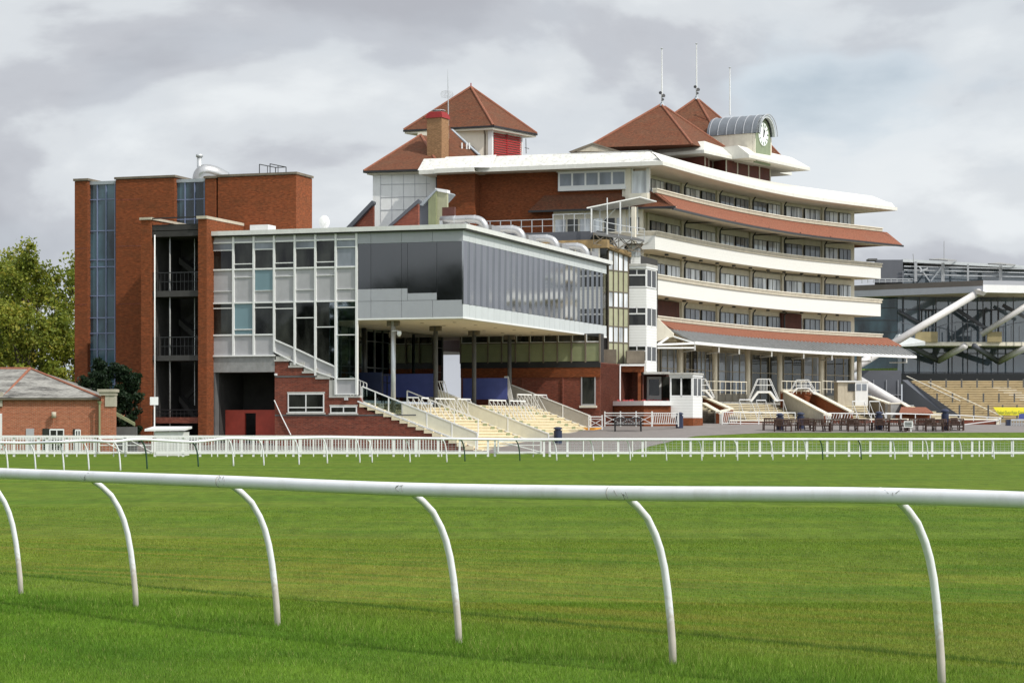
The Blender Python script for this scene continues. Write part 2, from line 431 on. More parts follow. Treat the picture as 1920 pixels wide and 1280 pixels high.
def post_mat():
    m = mat("muddy_white_plastic", (0.72, 0.72, 0.745), 0.35, var=0.04, scale=6, dirt=0.45, dirtcol=(0.42, 0.38, 0.30))
    n, l = m.node_tree.nodes, m.node_tree.links; b = n["Principled BSDF"]
    src = b.inputs["Base Color"].links[0].from_socket
    tcn = n.new("ShaderNodeTexCoord"); sp = n.new("ShaderNodeSeparateXYZ"); l.new(tcn.outputs["Object"], sp.inputs[0])
    no = n.new("ShaderNodeTexNoise"); no.inputs["Scale"].default_value = 22; no.inputs["Detail"].default_value = 5; l.new(tcn.outputs["Object"], no.inputs["Vector"])
    ad = n.new("ShaderNodeMath"); ad.operation = 'MULTIPLY_ADD'; ad.inputs[1].default_value = -0.5; l.new(no.outputs["Fac"], ad.inputs[0]); l.new(sp.outputs["Z"], ad.inputs[2])
    r = ramp(n, l, ad.outputs[0], [(-0.0, (.55, .55, .55)), (0.12, (0, 0, 0))], 'LINEAR')
    mx = n.new("ShaderNodeMix"); mx.data_type = 'RGBA'; mx.inputs["B"].default_value = (0.36, 0.27, 0.17, 1)
    l.new(r.outputs["Color"], mx.inputs["Factor"]); l.new(src, mx.inputs["A"]); l.new(mx.outputs["Result"], b.inputs["Base Color"])
    return m
M['rail_post'] = post_mat()

# ------------------------------------------------------------------ turf
RDIR = Vector((1.47, -1.54, 0)).normalized()          # direction of the near running rail
RORG = Vector((-4.71, 21.5, 0))
def turf_color(n, l):
    geo = n.new("ShaderNodeNewGeometry")
    pos = geo.outputs["Position"]
    def nz(scale3, rot, sc, det, rough=0.55, loc=(0, 0, 0), dist=0.0):
        mp = n.new("ShaderNodeMapping"); mp.vector_type = 'TEXTURE' if False else 'POINT'
        mp.inputs["Rotation"].default_value = (0, 0, rot); mp.inputs["Scale"].default_value = scale3; mp.inputs["Location"].default_value = loc
        # rotate first, then scale
        m0 = n.new("ShaderNodeMapping"); m0.inputs["Rotation"].default_value = (0, 0, rot)
        l.new(pos, m0.inputs["Vector"])
        mp.inputs["Rotation"].default_value = (0, 0, 0)
        l.new(m0.outputs[0], mp.inputs["Vector"])
        t = n.new("ShaderNodeTexNoise"); t.inputs["Scale"].default_value = sc; t.inputs["Detail"].default_value = det; t.inputs["Roughness"].default_value = rough; t.inputs["Distortion"].default_value = dist
        l.new(mp.outputs[0], t.inputs["Vector"])
        return t.outputs["Fac"]
    def mixc(fac, a, bcol, k=1.0):
        mx = n.new("ShaderNodeMix"); mx.data_type = 'RGBA'
        l.new(fac, mx.inputs["Factor"])
        if isinstance(a, tuple): mx.inputs["A"].default_value = (*a, 1)
        else: l.new(a, mx.inputs["A"])
        if isinstance(bcol, tuple): mx.inputs["B"].default_value = (*bcol, 1)
        else: l.new(bcol, mx.inputs["B"])
        return mx.outputs["Result"]
    sep = n.new("ShaderNodeSeparateXYZ"); l.new(pos, sep.inputs[0])
    rr = math.atan2(1.54, 1.47)      # turns the rail direction onto X
    fine = nz((1, 1, 1), 0, 9.0, 8, 0.7)
    patch = nz((0.35, 1.6, 1), rr * 0.55, 1.0, 6, 0.6)
    streak = nz((0.12, 2.3, 1), rr * 0.7, 1.3, 7, 0.65, (3, 1, 0))
    mow = nz((0.05, 0.50, 1), 0.20, 1.0, 4, 0.55, (0, 4, 0), .6)
    mow2 = nz((0.06, 0.33, 1), -0.35, 1.0, 4, 0.55, (7, 2, 0), .8)
    base = ramp(n, l, fine, [(0.3, (0.058, 0.115, 0.0063)), (0.7, (0.104, 0.169, 0.0126))], 'LINEAR').outputs["Color"]
    f1 = ramp(n, l, patch, [(0.42, (0, 0, 0)), (0.68, (0.65, 0.65, 0.65))], 'LINEAR').outputs["Color"]
    c = mixc(f1, base, (0.122, 0.162, 0.0158))
    f2 = ramp(n, l, mow, [(0.38, (0, 0, 0)), (0.62, (0.6, 0.6, 0.6))], 'LINEAR').outputs["Color"]
    c = mixc(f2, c, (0.050, 0.112, 0.0081))
    f3 = ramp(n, l, mow2, [(0.45, (0, 0, 0)), (0.66, (0.5, 0.5, 0.5))], 'LINEAR').outputs["Color"]
    c = mixc(f3, c, (0.133, 0.173, 0.0225))
    # the unmown lip of longer grass beyond the rail, self-shading painted into its green
    # worn, strawy going beyond the rail
    dY = n.new("ShaderNodeMath"); dY.operation = 'MULTIPLY_ADD'   # signed distance beyond the rail line
    nrm = Vector((-RDIR.y, RDIR.x, 0))
    if nrm.y < 0: nrm = -nrm
    dot = n.new("ShaderNodeVectorMath"); dot.operation = 'DOT_PRODUCT'
    l.new(pos, dot.inputs[0]); dot.inputs[1].default_value = nrm
    sb = n.new("ShaderNodeMath"); sb.operation = 'SUBTRACT'; sb.inputs[1].default_value = RORG.dot(nrm)
    l.new(dot.outputs["Value"], sb.inputs[0])
    zone = n.new("ShaderNodeMapRange"); zone.inputs["From Min"].default_value = -0.5; zone.inputs["From Max"].default_value = 12.0
    l.new(sb.outputs[0], zone.inputs["Value"])
    zr = ramp(n, l, zone.outputs[0], [(0.03, (0.02, 0.02, 0.02)), (0.13, (0.5, 0.5, 0.5)), (0.3, (1, 1, 1)), (0.62, (0.8, 0.8, 0.8)), (1.0, (0.18, 0.18, 0.18))], 'LINEAR').outputs["Color"]
    st = ramp(n, l, streak, [(0.42, (0, 0, 0)), (0.66, (1, 1, 1))], 'LINEAR').outputs["Color"]
    mm = n.new("ShaderNodeMath"); mm.operation = 'MULTIPLY'; l.new(zr, mm.inputs[0]); l.new(st, mm.inputs[1])
    m2 = n.new("ShaderNodeMath"); m2.operation = 'MULTIPLY'; m2.inputs[1].default_value = 0.62; l.new(mm.outputs[0], m2.inputs[0])
    c = mixc(m2.outputs[0], c, (0.209, 0.166, 0.0315))
    # lush rough strip on this side of the rail
    z2 = ramp(n, l, zone.outputs[0], [(0.0, (0.7, 0.7, 0.7)), (0.14, (0.1, 0.1, 0.1)), (0.2, (0, 0, 0))], 'LINEAR').outputs["Color"]
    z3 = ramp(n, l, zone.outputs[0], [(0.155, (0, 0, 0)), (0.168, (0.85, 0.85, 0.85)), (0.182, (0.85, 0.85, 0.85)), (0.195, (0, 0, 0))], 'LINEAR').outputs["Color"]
    c = mixc(z3, c, (0.022, 0.062, 0.006))  # dark line: deep green of long grass plus its painted self-shading
    lush = nz((0.5, 1.3, 1), rr, 0.8, 6, 0.6, (2, 9, 0))
    lc = ramp(n, l, lush, [(0.35, (0.043, 0.109, 0.0072)), (0.65, (0.090, 0.176, 0.0140))], 'LINEAR').outputs["Color"]
    c = mixc(z2, c, lc)
    return c, fine
def turfmat(name, blades=False):
    m, n, l, b = newmat(name)
    c, fine = turf_color(n, l)
    if blades:
        at = n.new("ShaderNodeAttribute"); at.attribute_name = "tone"
        hv = n.new("ShaderNodeHueSaturation"); l.new(c, hv.inputs["Color"])
        mr = n.new("ShaderNodeMapRange"); mr.inputs["To Min"].default_value = 0.8; mr.inputs["To Max"].default_value = 2.0
        l.new(at.outputs["Fac"], mr.inputs["Value"]); l.new(mr.outputs[0], hv.inputs["Value"])
        mx = n.new("ShaderNodeMix"); mx.data_type = 'RGBA'; mx.inputs["B"].default_value = (0.34, 0.30, 0.12, 1)
        dry = ramp(n, l, at.outputs["Fac"], [(0.82, (0, 0, 0)), (0.93, (0.7, 0.7, 0.7))], 'LINEAR')
        l.new(dry.outputs["Color"], mx.inputs["Factor"]); l.new(hv.outputs[0], mx.inputs["A"])
        l.new(mx.outputs["Result"], b.inputs["Base Color"])
        b.inputs["Roughness"].default_value = 0.6
        b.inputs["Specular IOR Level"].default_value = 0.12
    else:
        geo0 = n.new("ShaderNodeNewGeometry")
        nf = n.new("ShaderNodeTexNoise"); nf.inputs["Scale"].default_value = 2.2; nf.inputs["Detail"].default_value = 12; nf.inputs["Roughness"].default_value = 0.8
        mpf = n.new("ShaderNodeMapping"); mpf.inputs["Scale"].default_value = (1, .22, 1)
        l.new(geo0.outputs["Position"], mpf.inputs["Vector"]); l.new(mpf.outputs[0], nf.inputs["Vector"])
        hg = n.new("ShaderNodeHueSaturation"); mg = n.new("ShaderNodeMapRange")
        mg.inputs["From Min"].default_value = .3; mg.inputs["From Max"].default_value = .7
        mg.inputs["To Min"].default_value = .56; mg.inputs["To Max"].default_value = 1.28
        l.new(nf.outputs["Fac"], mg.inputs["Value"]); l.new(mg.outputs[0], hg.inputs["Value"]); l.new(c, hg.inputs["Color"])
        l.new(hg.outputs[0], b.inputs["Base Color"]); b.inputs["Roughness"].default_value = 0.95
        b.inputs["Specular IOR Level"].default_value = 0.1
        n2 = n.new("ShaderNodeTexNoise"); n2.inputs["Scale"].default_value = 14; n2.inputs["Detail"].default_value = 6
        geo = n.new("ShaderNodeNewGeometry"); l.new(geo.outputs["Position"], n2.inputs["Vector"])
        bp = n.new("ShaderNodeBump"); bp.inputs["Strength"].default_value = 0.7; bp.inputs["Distance"].default_value = 0.06
        l.new(n2.outputs["Fac"], bp.inputs["Height"]); l.new(bp.outputs[0], b.inputs["Normal"])
    return m
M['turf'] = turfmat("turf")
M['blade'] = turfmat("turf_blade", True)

ys = [-200, -20, 0, 8] + [12 + i * .3 for i in range(0, 100)] + [46, 60, 80, 100, 120, 131, 134, 137, 141, 145, 150, 154, 158, 161, 164, 168, 172, 178, 185, 250, 400, 900, 2500, 6000]
def rise(x, y):     # the strip inside the rail stands a little proud of the mown going
    d = (Vector((x, y, 0)) - RORG).dot(Vector((1.54, 1.47, 0)).normalized())
    return -0.05 if d > 1.7 else -0.05 + 0.05 * min(1, (1.7 - d) / 0.35)
mb = MB()
for i, y in enumerate(ys):
    w = 4000 if y > 60 or y < 8 else 60
    xs_ = [-4000, -60, -30, -12] + [-9 + 0.3 * k for k in range(61)] + [12, 30, 60, 4000]
    for x in xs_:
        mb.v.append((x, y, g(y) + (rise(x, y) if -9.5 < x < 9.5 and 8 <= y <= 41 else (-0.05 if y < 60 else 0)) ))
K_ = len(xs_)
for i in range(len(ys) - 1):
    for j in range(K_ - 1):
        a = i * K_ + j
        mb.f.append((a, a + 1, a + 1 + K_, a + K_))
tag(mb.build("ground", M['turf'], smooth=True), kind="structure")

# grass blades where the camera can tell them apart
rng = np.random.default_rng(3)
def blades():
    P = []; 
    def field(n, y0, y1, w, h):
        Y = rng.uniform(y0, y1, n * 2)
        keep = rng.uniform(0, 1, n * 2) < (Y / y1)
        Y = Y[keep]
        X = rng.uniform(-1, 1, len(Y)) * (Y * 0.2286 + 0.35)
        return np.stack([X, Y, np.full(len(Y), w) * (Y / 16.0), np.full(len(Y), h)], 1)
    A = np.concatenate([field(260000, 12.8, 21, 0.0034, 0.024), field(150000, 20, 33, 0.0036, 0.022), field(70000, 31, 46, 0.0036, 0.020), field(30000, 44, 62, 0.0036, 0.018)])
    X, Y, Wd, Hh = A.T
    nv = np.array([1.54, 1.47]) / math.hypot(1.54, 1.47)
    d = (X - RORG.x) * nv[0] + (Y - RORG.y) * nv[1]
    clump = np.sin(X * 3.1 + Y * 1.7) * np.sin(X * 1.3 - Y * 2.3 + 1) * 0.5 + 0.5
    clump2 = np.sin(X * 7.1 - Y * 4.7) * np.sin(X * 5.3 + Y * 6.3 + 1) * 0.5 + 0.5
    h = Hh * rng.uniform(0.5, 1.3, len(X))
    h = np.where((d < 1.85) & (d > 1.5), h * (1.5 + 1.5 * clump * clump2), h)
    h = np.where(d <= 0.95, h * (1.05 + 0.9 * clump * clump2 + 1.1 * np.exp(-((d + .15) / 0.55) ** 2) * (.35 + clump)), h)
    r0 = np.where(d < 1.7, 0.05 * np.minimum(1, (1.7 - d) / 0.35), 0.0) - 0.05
    n = len(X)
    ang = rng.uniform(0, 2 * np.pi, n)
    lean = rng.uniform(0.1, 0.75, n) * h
    la = rng.uniform(0, 2 * np.pi, n)
    dx, dy = np.cos(ang) * Wd / 2, np.sin(ang) * Wd / 2
    z0 = r0 - 0.004
    v = np.empty((n, 3, 3))
    v[:, 0] = np.stack([X - dx, Y - dy, z0], 1)
    v[:, 1] = np.stack([X + dx, Y + dy, z0], 1)
    v[:, 2] = np.stack([X + np.cos(la) * lean, Y + np.sin(la) * lean, z0 + h], 1)
    me = bpy.data.meshes.new("grass_blades")
    me.vertices.add(n * 3); me.vertices.foreach_set("co", v.reshape(-1))
    me.loops.add(n * 3); me.loops.foreach_set("vertex_index", np.arange(n * 3, dtype=np.int32))
    me.polygons.add(n); me.polygons.foreach_set("loop_start", np.arange(0, n * 3, 3, dtype=np.int32))
    me.polygons.foreach_set("loop_total", np.full(n, 3, dtype=np.int32))
    me.update()
    at = me.attributes.new("tone", 'FLOAT', 'POINT')
    t = np.clip(rng.normal(0.40, 0.26, n) + .20 * np.exp(-((d + .2) / .5) ** 2) * clump, 0, 1)
    at.data.foreach_set("value", np.repeat(t, 3).astype(np.float32))
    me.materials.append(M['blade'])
    o = bpy.data.objects.new("grass", me); scene.collection.objects.link(o)
    tag(o, "short mown green turf with straw coloured wisps in front of and beyond the near rail", "grass", kind="stuff")
blades()

# tarmac apron in front of the stands (4 mm above the turf)
def ground_pt(x, y):
    lo, hi = 100.0, 200.0
    for _ in range(60):
        m_ = (lo + hi) / 2
        if 800 - (g(m_) - CAMH) * FP / m_ > y: lo = m_
        else: hi = m_
    return lo
M['tarmac'] = mat("tarmac", (0.17, 0.15, 0.14), 0.9, var=0.15, scale=0.8, dirt=0.3)
edge = [(1145, 850), (1225, 835), (1305, 817.5), (1440, 811.0), (1505, 809.3)]
ept = [(pix(x, y, ground_pt(x, y)).x, ground_pt(x, y)) for x, y in edge]
rows = [ (-2, ept[0][0], ept[0][1])] + [(-2, p[0], p[1]) for p in ept[1:]]
mb = MB()
def strip(rows):
    k = len(mb.v)
    for x0, x1, y in rows:
        mb.v.append((x0, y, g(y) + .012)); mb.v.append((x1, y, g(y) + .012))
    for i in range(len(rows) - 1):
        mb.f.append((k + 2 * i, k + 2 * i + 1, k + 2 * i + 3, k + 2 * i + 2))
allr = []
y0 = ept[0][1]
yy = sorted(set([y0] + [p[1] for p in ept] + [137, 141, 145, 150, 154, 158] + [160, 164, 168, 172, 178, 185, 250]))
def xr(y):
    if y >= ept[-1][1]: return 150
    for (x0, a), (x1, b_) in zip(ept, ept[1:]):
        if a <= y <= b_: return x0 + (x1 - x0) * (y - a) / max(1e-6, b_ - a)
    return ept[0][0]
strip([(-45 if y > 136.0 else 1.2, xr(y), y) for y in yy if y >= y0])
tag(mb.build("paving", M['tarmac'], smooth=True), kind="structure")

# ------------------------------------------------------------------ running rails
PROF = [(0, 0), (.03, .12), (.07, .26), (.125, .42), (.195, .56), (.28, .67), (.385, .76), (.55, .86), (.75, .93), (.90, .97), (1.0, 1.0)]
def goose(offs, h, r=0.0225, n=10, dirv=(-0.695, -0.72)):
    m_ = MB(); pts = []
    for i in range(len(PROF)):
        f_, z = PROF[i]
        pts.append((dirv[0] * offs * f_, dirv[1] * offs * f_, z * h))
    pts[0] = (0, 0, -0.12)
    m_.tube(pts, r, n)
    return m_
near = [(40, 21.5), (256, 19.9), (521.5, 18.05), (861.5, 16.5), (1263, 15.12), (1767, 13.82)]
pts_near = [((x - 960) / FP * Y, Y) for x, Y in near]
pts_near = [(-9.4, 26.3), (-7.8, 24.6), (-6.2, 23.0)] + pts_near + [(4.1, 12.3), (5.55, 10.8)]
rt = thing("running_rail", "thick white plastic running rail on curved posts, nearest the camera and crossing the whole foreground", "rail", (pts_near[3][0], pts_near[3][1], 0))
post0 = goose(0.50, 1.12, 0.0255, 14).build("post", M['rail_post'], None, smooth=True, local=True)
OFF = Vector((-0.695 * 0.50, -0.72 * 0.50, 0))
rp = []
hs = {0: 1.235, 1: 1.21, 2: 1.19, 3: 1.172, 4: 1.166, 5: 1.166, 6: 1.15, 7: 1.163, 8: 1.185, 9: 1.17, 10: 1.16}
for i, (x, y) in enumerate(pts_near):
    o = post0 if i == 0 else post0.copy()
    if i: scene.collection.objects.link(o)
    o.parent = rt; o.location = Vector((x, y, 0.02)) - rt.location
    o.scale = (1, 1, (hs[i] - 0.03) / 1.12)
    rp.append(Vector((x, y, 0)) + OFF + Vector((0, 0, hs[i])))
def smooth_path(P, k=6):
    outp = []
    for i in range(len(P) - 1):
        p0 = P[max(i - 1, 0)]; p1 = P[i]; p2 = P[i + 1]; p3 = P[min(i + 2, len(P) - 1)]
        for j in range(k):
            t = j / k
            outp.append(0.5 * ((2 * p1) + (p2 - p0) * t + (2 * p0 - 5 * p1 + 4 * p2 - p3) * t * t + (3 * p1 - p0 - 3 * p2 + p3) * t ** 3))
    outp.append(P[-1]); return outp
sp = smooth_path(rp)
MB().tube(sp, 0.0495, 28).build("rail", M['rail'], rt, smooth=True)
jm = MB()
for i in (4, 5, 7, 8):              # sleeve joints
    q = rp[i]; d = (rp[i + 1] - rp[i]).normalized()
    jm.tube([q - d * 0.12, q - d * 0.115], 0.0500, 28)
jm.build("joint", M['conc_light'], rt, smooth=True)
sm_ = MB()
rs_ = random.Random(9)
for i in (3, 4, 5, 6, 7, 8):     # scuffs near the post heads
    q = rp[i]; d = (rp[i + 1] - rp[i]).normalized(); fr_ = Vector((-d.y * -1, -d.x, 0)).normalized()
    for k in range(5):
        an = rs_.uniform(-.5, .9); o_ = rs_.uniform(-.10, .06); ln = rs_.uniform(.008, .025)
        nn0 = Vector((d.y, -d.x, 0)).normalized(); nn0 = nn0 if nn0.y < 0 else -nn0
        c0 = q + d * o_ + (nn0 * math.cos(an) + Vector((0, 0, 1)) * math.sin(an)) * .0496
        t0_ = (d * rs_.uniform(-1, 1) + (Vector((0, 0, 1)) * math.cos(an) - nn0 * math.sin(an)) * rs_.uniform(-1, 1)).normalized()
        sm_.bar(c0 - t0_ * ln, c0 + t0_ * ln, .005, .002)
sm_.build("scuffs", M['conc'], rt)["kind"] = "stuff"

# far running rail: swings away on the left, then runs straight across
fr = [(-55, 880), (-3, 880), (15, 880), (67, 880), (120, 881), (167, 881), (226, 881.5), (276, 879), (372, 874.5), (438, 873), (495, 872), (561, 870.5), (614, 868), (675, 867), (698, 866.5), (769, 866), (838, 866), (872, 864.5), (975, 863.5)]
fr += [(1044, 863), (1113, 863), (1182, 863), (1250, 863), (1316, 863), (1383, 863), (1449, 862), (1512, 861.5), (1543, 861.5), (1615, 861), (1678, 861), (1740, 861), (1803, 860.5), (1864, 860), (1926, 860), (1990, 860)] + [(1990 + 64 * k, 860) for k in range(1, 12)]
tops = {-55: 829, -3: 828, 15: 828, 67: 828.5, 120: 827, 167: 825, 226: 826, 276: 822, 372: 826.5, 438: 820, 495: 821, 561: 820, 614: 818.5, 675: 819, 698: 820, 769: 820, 838: 820.5}
green = {276, 372, 872, 975, 1543, 1615}
ft = thing("running_rail", "farther white running rail, wavy at its left end, with a few dark green curved posts", "rail", (0, 112, 0))
pw = goose(0.30, 1.0, 0.030, 8).build("post", M['rail'], None, smooth=True, local=True)
pg = goose(0.30, 1.0, 0.030, 8).build("post", M['green_post'], None, smooth=True, local=True)
pg["label"] = "dark green curved post"
uw = ug = False
rp = []
for x, yb in fr:
    Y = CAMH * FP / (yb - 800)
    if x in (-3,): continue
    X = (x - 960) / FP * Y
    yt = tops.get(x, 822.3 if x > 900 else 821)
    if x > 1380: yt = 821.8
    h = CAMH - (yt + 1.5 - 800) / FP * (Y - .2)
    rp.append(Vector((X - 0.21, Y - 0.21, h)))
    if x == 614: pass
    gp_ = x in green
    if gp_: o = pg if not ug else pg.copy()
    else: o = pw if not uw else pw.copy()
    if (gp_ and ug) or (not gp_ and uw): scene.collection.objects.link(o)
    if gp_: ug = True
    else: uw = True
    o.parent = ft; o.location = Vector((X, Y, 0)) - ft.location; o.scale = (1, 1, max(0.7, h - 0.02))
MB().tube(smooth_path(rp, 4), 0.052, 10).build("rail", M['rail'], ft, smooth=True)

# crowd fence: flat rails, square posts with domed caps, welded mesh
FY = 120.5
def FX(x): return (x - 960) / FP * FY
fe = thing("crowd_fence", "long white post and rail crowd fence with wire mesh infill, in front of the stands", "fence", (0, FY, 0))
def ftop(x):
    yt = 817 if x < 620 else (817 + (x - 620) / 300 * 4.5 if x < 920 else 821.8)
    return CAMH - (yt - 800) / FP * FY
thick = [26, 88, 72, 125, 178, 235, 290, 343, 375, 424, 453, 475, 518, 550, 563, 608, 651, 694, 738, 780, 822, 862, 915, 928, 1020, 1031, 1064, 1159, 1205, 1295, 1340, 1382, 1425, 1469, 1513, 1551, 1592, 1632, 1670, 1709, 1748, 1786, 1823, 1862, 1898]
thick += [1940 + 39 * k for k in range(18)]
thin = [12, 51, 102, 144, 213, 314, 335, 397, 408, 440, 490, 500, 536, 588, 622, 668, 708, 758, 786, 828, 892, 1000, 1094, 1130, 1186, 1211, 1279, 1318, 1352, 1358, 1404, 1447, 1487, 1495, 1565, 1612, 1705, 1730, 1770, 1836, 1844, 1900]
def postmesh(w, h=1.0):
    m_ = MB().box(-w / 2, w / 2, -w / 2, w / 2, -0.1, h)
    m_.tube([(0, 0, h - 0.01), (0, 0, h + 0.02), (0, 0, h + 0.05)], [w * 0.55, w * 0.5, w * 0.15], 8)
    return m_
pT = postmesh(0.115).build("post", M['white'], None, local=True)
pt = postmesh(0.055).build("post", M['white'], None, local=True)
for lst, proto in ((thick, pT), (thin, pt)):
    for i, x in enumerate(lst):
        o = proto if i == 0 else proto.copy()
        if i: scene.collection.objects.link(o)
        o.parent = fe; o.location = (FX(x), 0.06 if proto is pT else 0.0, 0); o.scale = (1, 1, ftop(x) - 0.02)
xs_ = [-60, 0, 300, 620, 770, 920, 1025, 1440, 1925, 2640]
mbr = MB()
for x0, x1 in zip(xs_, xs_[1:]):
    mbr.bar((FX(x0), FY, ftop(x0) - .03), (FX(x1), FY, ftop(x1) - .03), 0.10, 0.12)
mbr.build("top_rail", M['white'], fe)
mbr = MB()
for x0, x1 in [(-60, 210), (214, 286), (292, 700), (700, 915), (928, 1018), (1031, 1925), (1925, 2640)]:
    mbr.bar((FX(x0), FY, .215), (FX(x1), FY, .215), 0.06, 0.13)
mbr.build("bottom_rail", M['white'], fe)
mw = MB()
for x0, x1, step in [(-20, 870, 0.19), (1031, 1470, 0.22), (1470, 2630, 0.22)]:
    X = FX(x0)
    while X < FX(x1):
        mw.bar((X, FY + .05, .25), (X, FY + .05, ftop(1200) - .08), 0.011); X += step
    for z in (.35, .45, .58, .72, .86):
        mw.bar((FX(x0), FY + .045, z), (FX(x1), FY + .045, z), 0.012)
mw.build("wire_mesh", M['galv'], fe)
# picket run behind the left part of the fence
pk = thing("picket_fence", "low white picket fence seen through the wire mesh in front of the brick buildings", "fence", (-20, 123.0, 0))
m_ = MB()
def PX(x): return (x - 960) / FP * 123.0
for x0, x1 in [(0, 180), (295, 820)]:
    X = PX(x0)
    while X < PX(x1):
        m_.box(X, X + .045, 123.0, 123.03, .2, 1.02); X += .155
    m_.build("pickets", M['white'], pk); m_ = MB()
m_ = MB()
for x0, x1 in [(0, 180), (295, 820)]:
    for z in (.3, .95): m_.bar((PX(x0), 123.05, z), (PX(x1), 123.05, z), .05, .07)
m_.build("rails", M['white'], pk)
# braced gates set in the fence line
def gate(x0, x1, label, y=FY - .12):
    t = thing("gate", label, "gate", (FX((x0 + x1) / 2), y, 0), group=None)
    top = ftop(x0) - .12
    MB().bar((FX(x0), y, top), (FX(x1), y, top), .05, .07).bar((FX(x0), y, .23), (FX(x1), y, .23), .05, .07).bar((FX(x0), y, .23), (FX(x0), y, top), .07).bar((FX(x1), y, .23), (FX(x1), y, top), .07).bar((FX(x0), y, .62), (FX(x1), y, .62), .04).build("gate_frame", M['white'], t)
    MB().bar((FX(x0), y - .03, top), (FX(x1), y - .03, .26), .05, .04).build("brace", M['white'], t)
    return t
gate(186, 232, "white braced timber gate, left leaf of the pair in front of the brick hut")
t_ = gate(238, 286, "white braced timber gate, right leaf of the pair, beside the white cabinet")
t_.scale = (1, 1, 1)
gate(934, 1014, "white braced timber gate in the fence below the cream steps")

# ------------------------------------------------------------------ the low viewing stand with the mirrored box
def A0(x): return onb(x, 600, 0)[0]
def H0(x, y): return onb(x, y, 0)[1]
VS = thing("viewing_stand", "low grandstand with white framed glass end, grey mirrored upper box and old brick base", "grandstand", W(-8, 0, 0))
roofh = H0(870, 420.4); soff = H0(868, 595)
aL = A0(388)
MB().fbox(aL - .15, .35, -.35, 32.4, roofh - .28, roofh).build("roof_slab", M['mastic'], VS)
MB().fbox(aL, .22, -.2, 32.3, roofh - .36, roofh - .282).build("roof_gap", M['black'], VS)  # black strip painted in for the shadow gap under the roof edge
hw = lambda y: H0(398, y)
hT, hW1, hS1, hW2, hS2, hB = roofh - .36, hw(456), hw(506.5), hw(568.7), hw(628.7), hw(666)
mull = [398, 438, 476.3, 514.4, 553.2, 591.8, 630, 669]
ma = [A0(x) for x in mull]
# masonry behind the glass
MB().fbox(ma[3], ma[7], .9, 30, soff + .1, hT).fbox(ma[3], ma[6] - .3, .9, 1.0, H0(560, 690), soff + .1).fbox(ma[0] - .3, ma[3], .9, 30, hB, hT).build("inner_wall", M['dark'], VS)
MB().fbox(aL, ma[0] - .05, .02, 3, hB, hT).build("end_panel", M['grey_panel'], VS)
fm = MB()
for i, a in enumerate(ma):
    bot = hB if i < 3 else (H0(mull[i], [0, 0, 0, 659, 684, 704, 740, 740][i]))
    fm.fbox(a - .065, a + .065, -.09, .12, bot, hT)
for h in (hW1, hS1, hW2):
    for i in range(7): fm.fbox(ma[i] + .065, ma[i + 1] - .065, -.065, .1, h - .05, h + .05)
for i in range(3): fm.fbox(ma[i] + .065, ma[i + 1] - .065, -.065, .1, hS2 - .05, hS2 + .05)
fm.fbox(ma[0] - .25, ma[3] + .065, -.11, .12, hB - .1, hB)
fm.build("mullions", M['white'], VS)
def panel(name, i, h0, h1, m_, b=.03, parent=VS):
    return MB().fbox(ma[i] + .065, ma[i + 1] - .065, b, b + .05, h0, h1).build(name, m_, parent)
mats_low = ['glass', 'glass_blind', 'glass', 'glass', 'glass', 'glass_clear', 'glass_clear']
for i in range(7):
    panel("spandrel_panel", i, hW1 + .05, hT, M['grey_panel'])
    w = panel("window_pane", i, hS1 + .05, hW1 - .05, M['glass'] if i < 6 else M['glass_grey'])
    tr = (hW1 - hS1) * (.28 if i % 2 == 0 else .80)
    MB().fbox(ma[i] + .065, ma[i + 1] - .065, -.05, .02, hW1 - tr - .03, hW1 - tr + .03).build("transom", M['white'], w)
    if i % 2 == 0:
        MB().fbox(ma[i] + .075, ma[i + 1] - .075, .0, .025, hW1 - tr + .03, hW1 - .055).build("vent_pane", M['glass_grey'], w)
    s_ = panel("spandrel_panel", i, hW2 + .05, hS1 - .05, M['grey_panel'])
    q = hW2 + (.75 if i % 2 == 0 else (hS1 - hW2) - .5)
    MB().fbox(ma[i] + .065, ma[i + 1] - .065, -.03, .02, q - .02, q + .02).build("transom", M['white'], s_)
    if i == 2: MB().fbox(ma[i] + .075, ma[i + 1] - .075, .005, .025, q + .03, hS1 - .06).build("teal_panel", M['glass_blind'], s_)
    if i < 3:
        w = panel("window_pane", i, hS2 + .05, hW2 - .05, M[mats_low[i]])
        tr = .33 if i != 1 else (hW2 - hS2) - .35
        MB().fbox(ma[i] + .065, ma[i + 1] - .065, -.05, .02, hW2 - tr - .03, hW2 - tr + .03).build("transom", M['white'], w)
        panel("spandrel_panel", i, hB, hS2 - .05, M['grey_panel'])
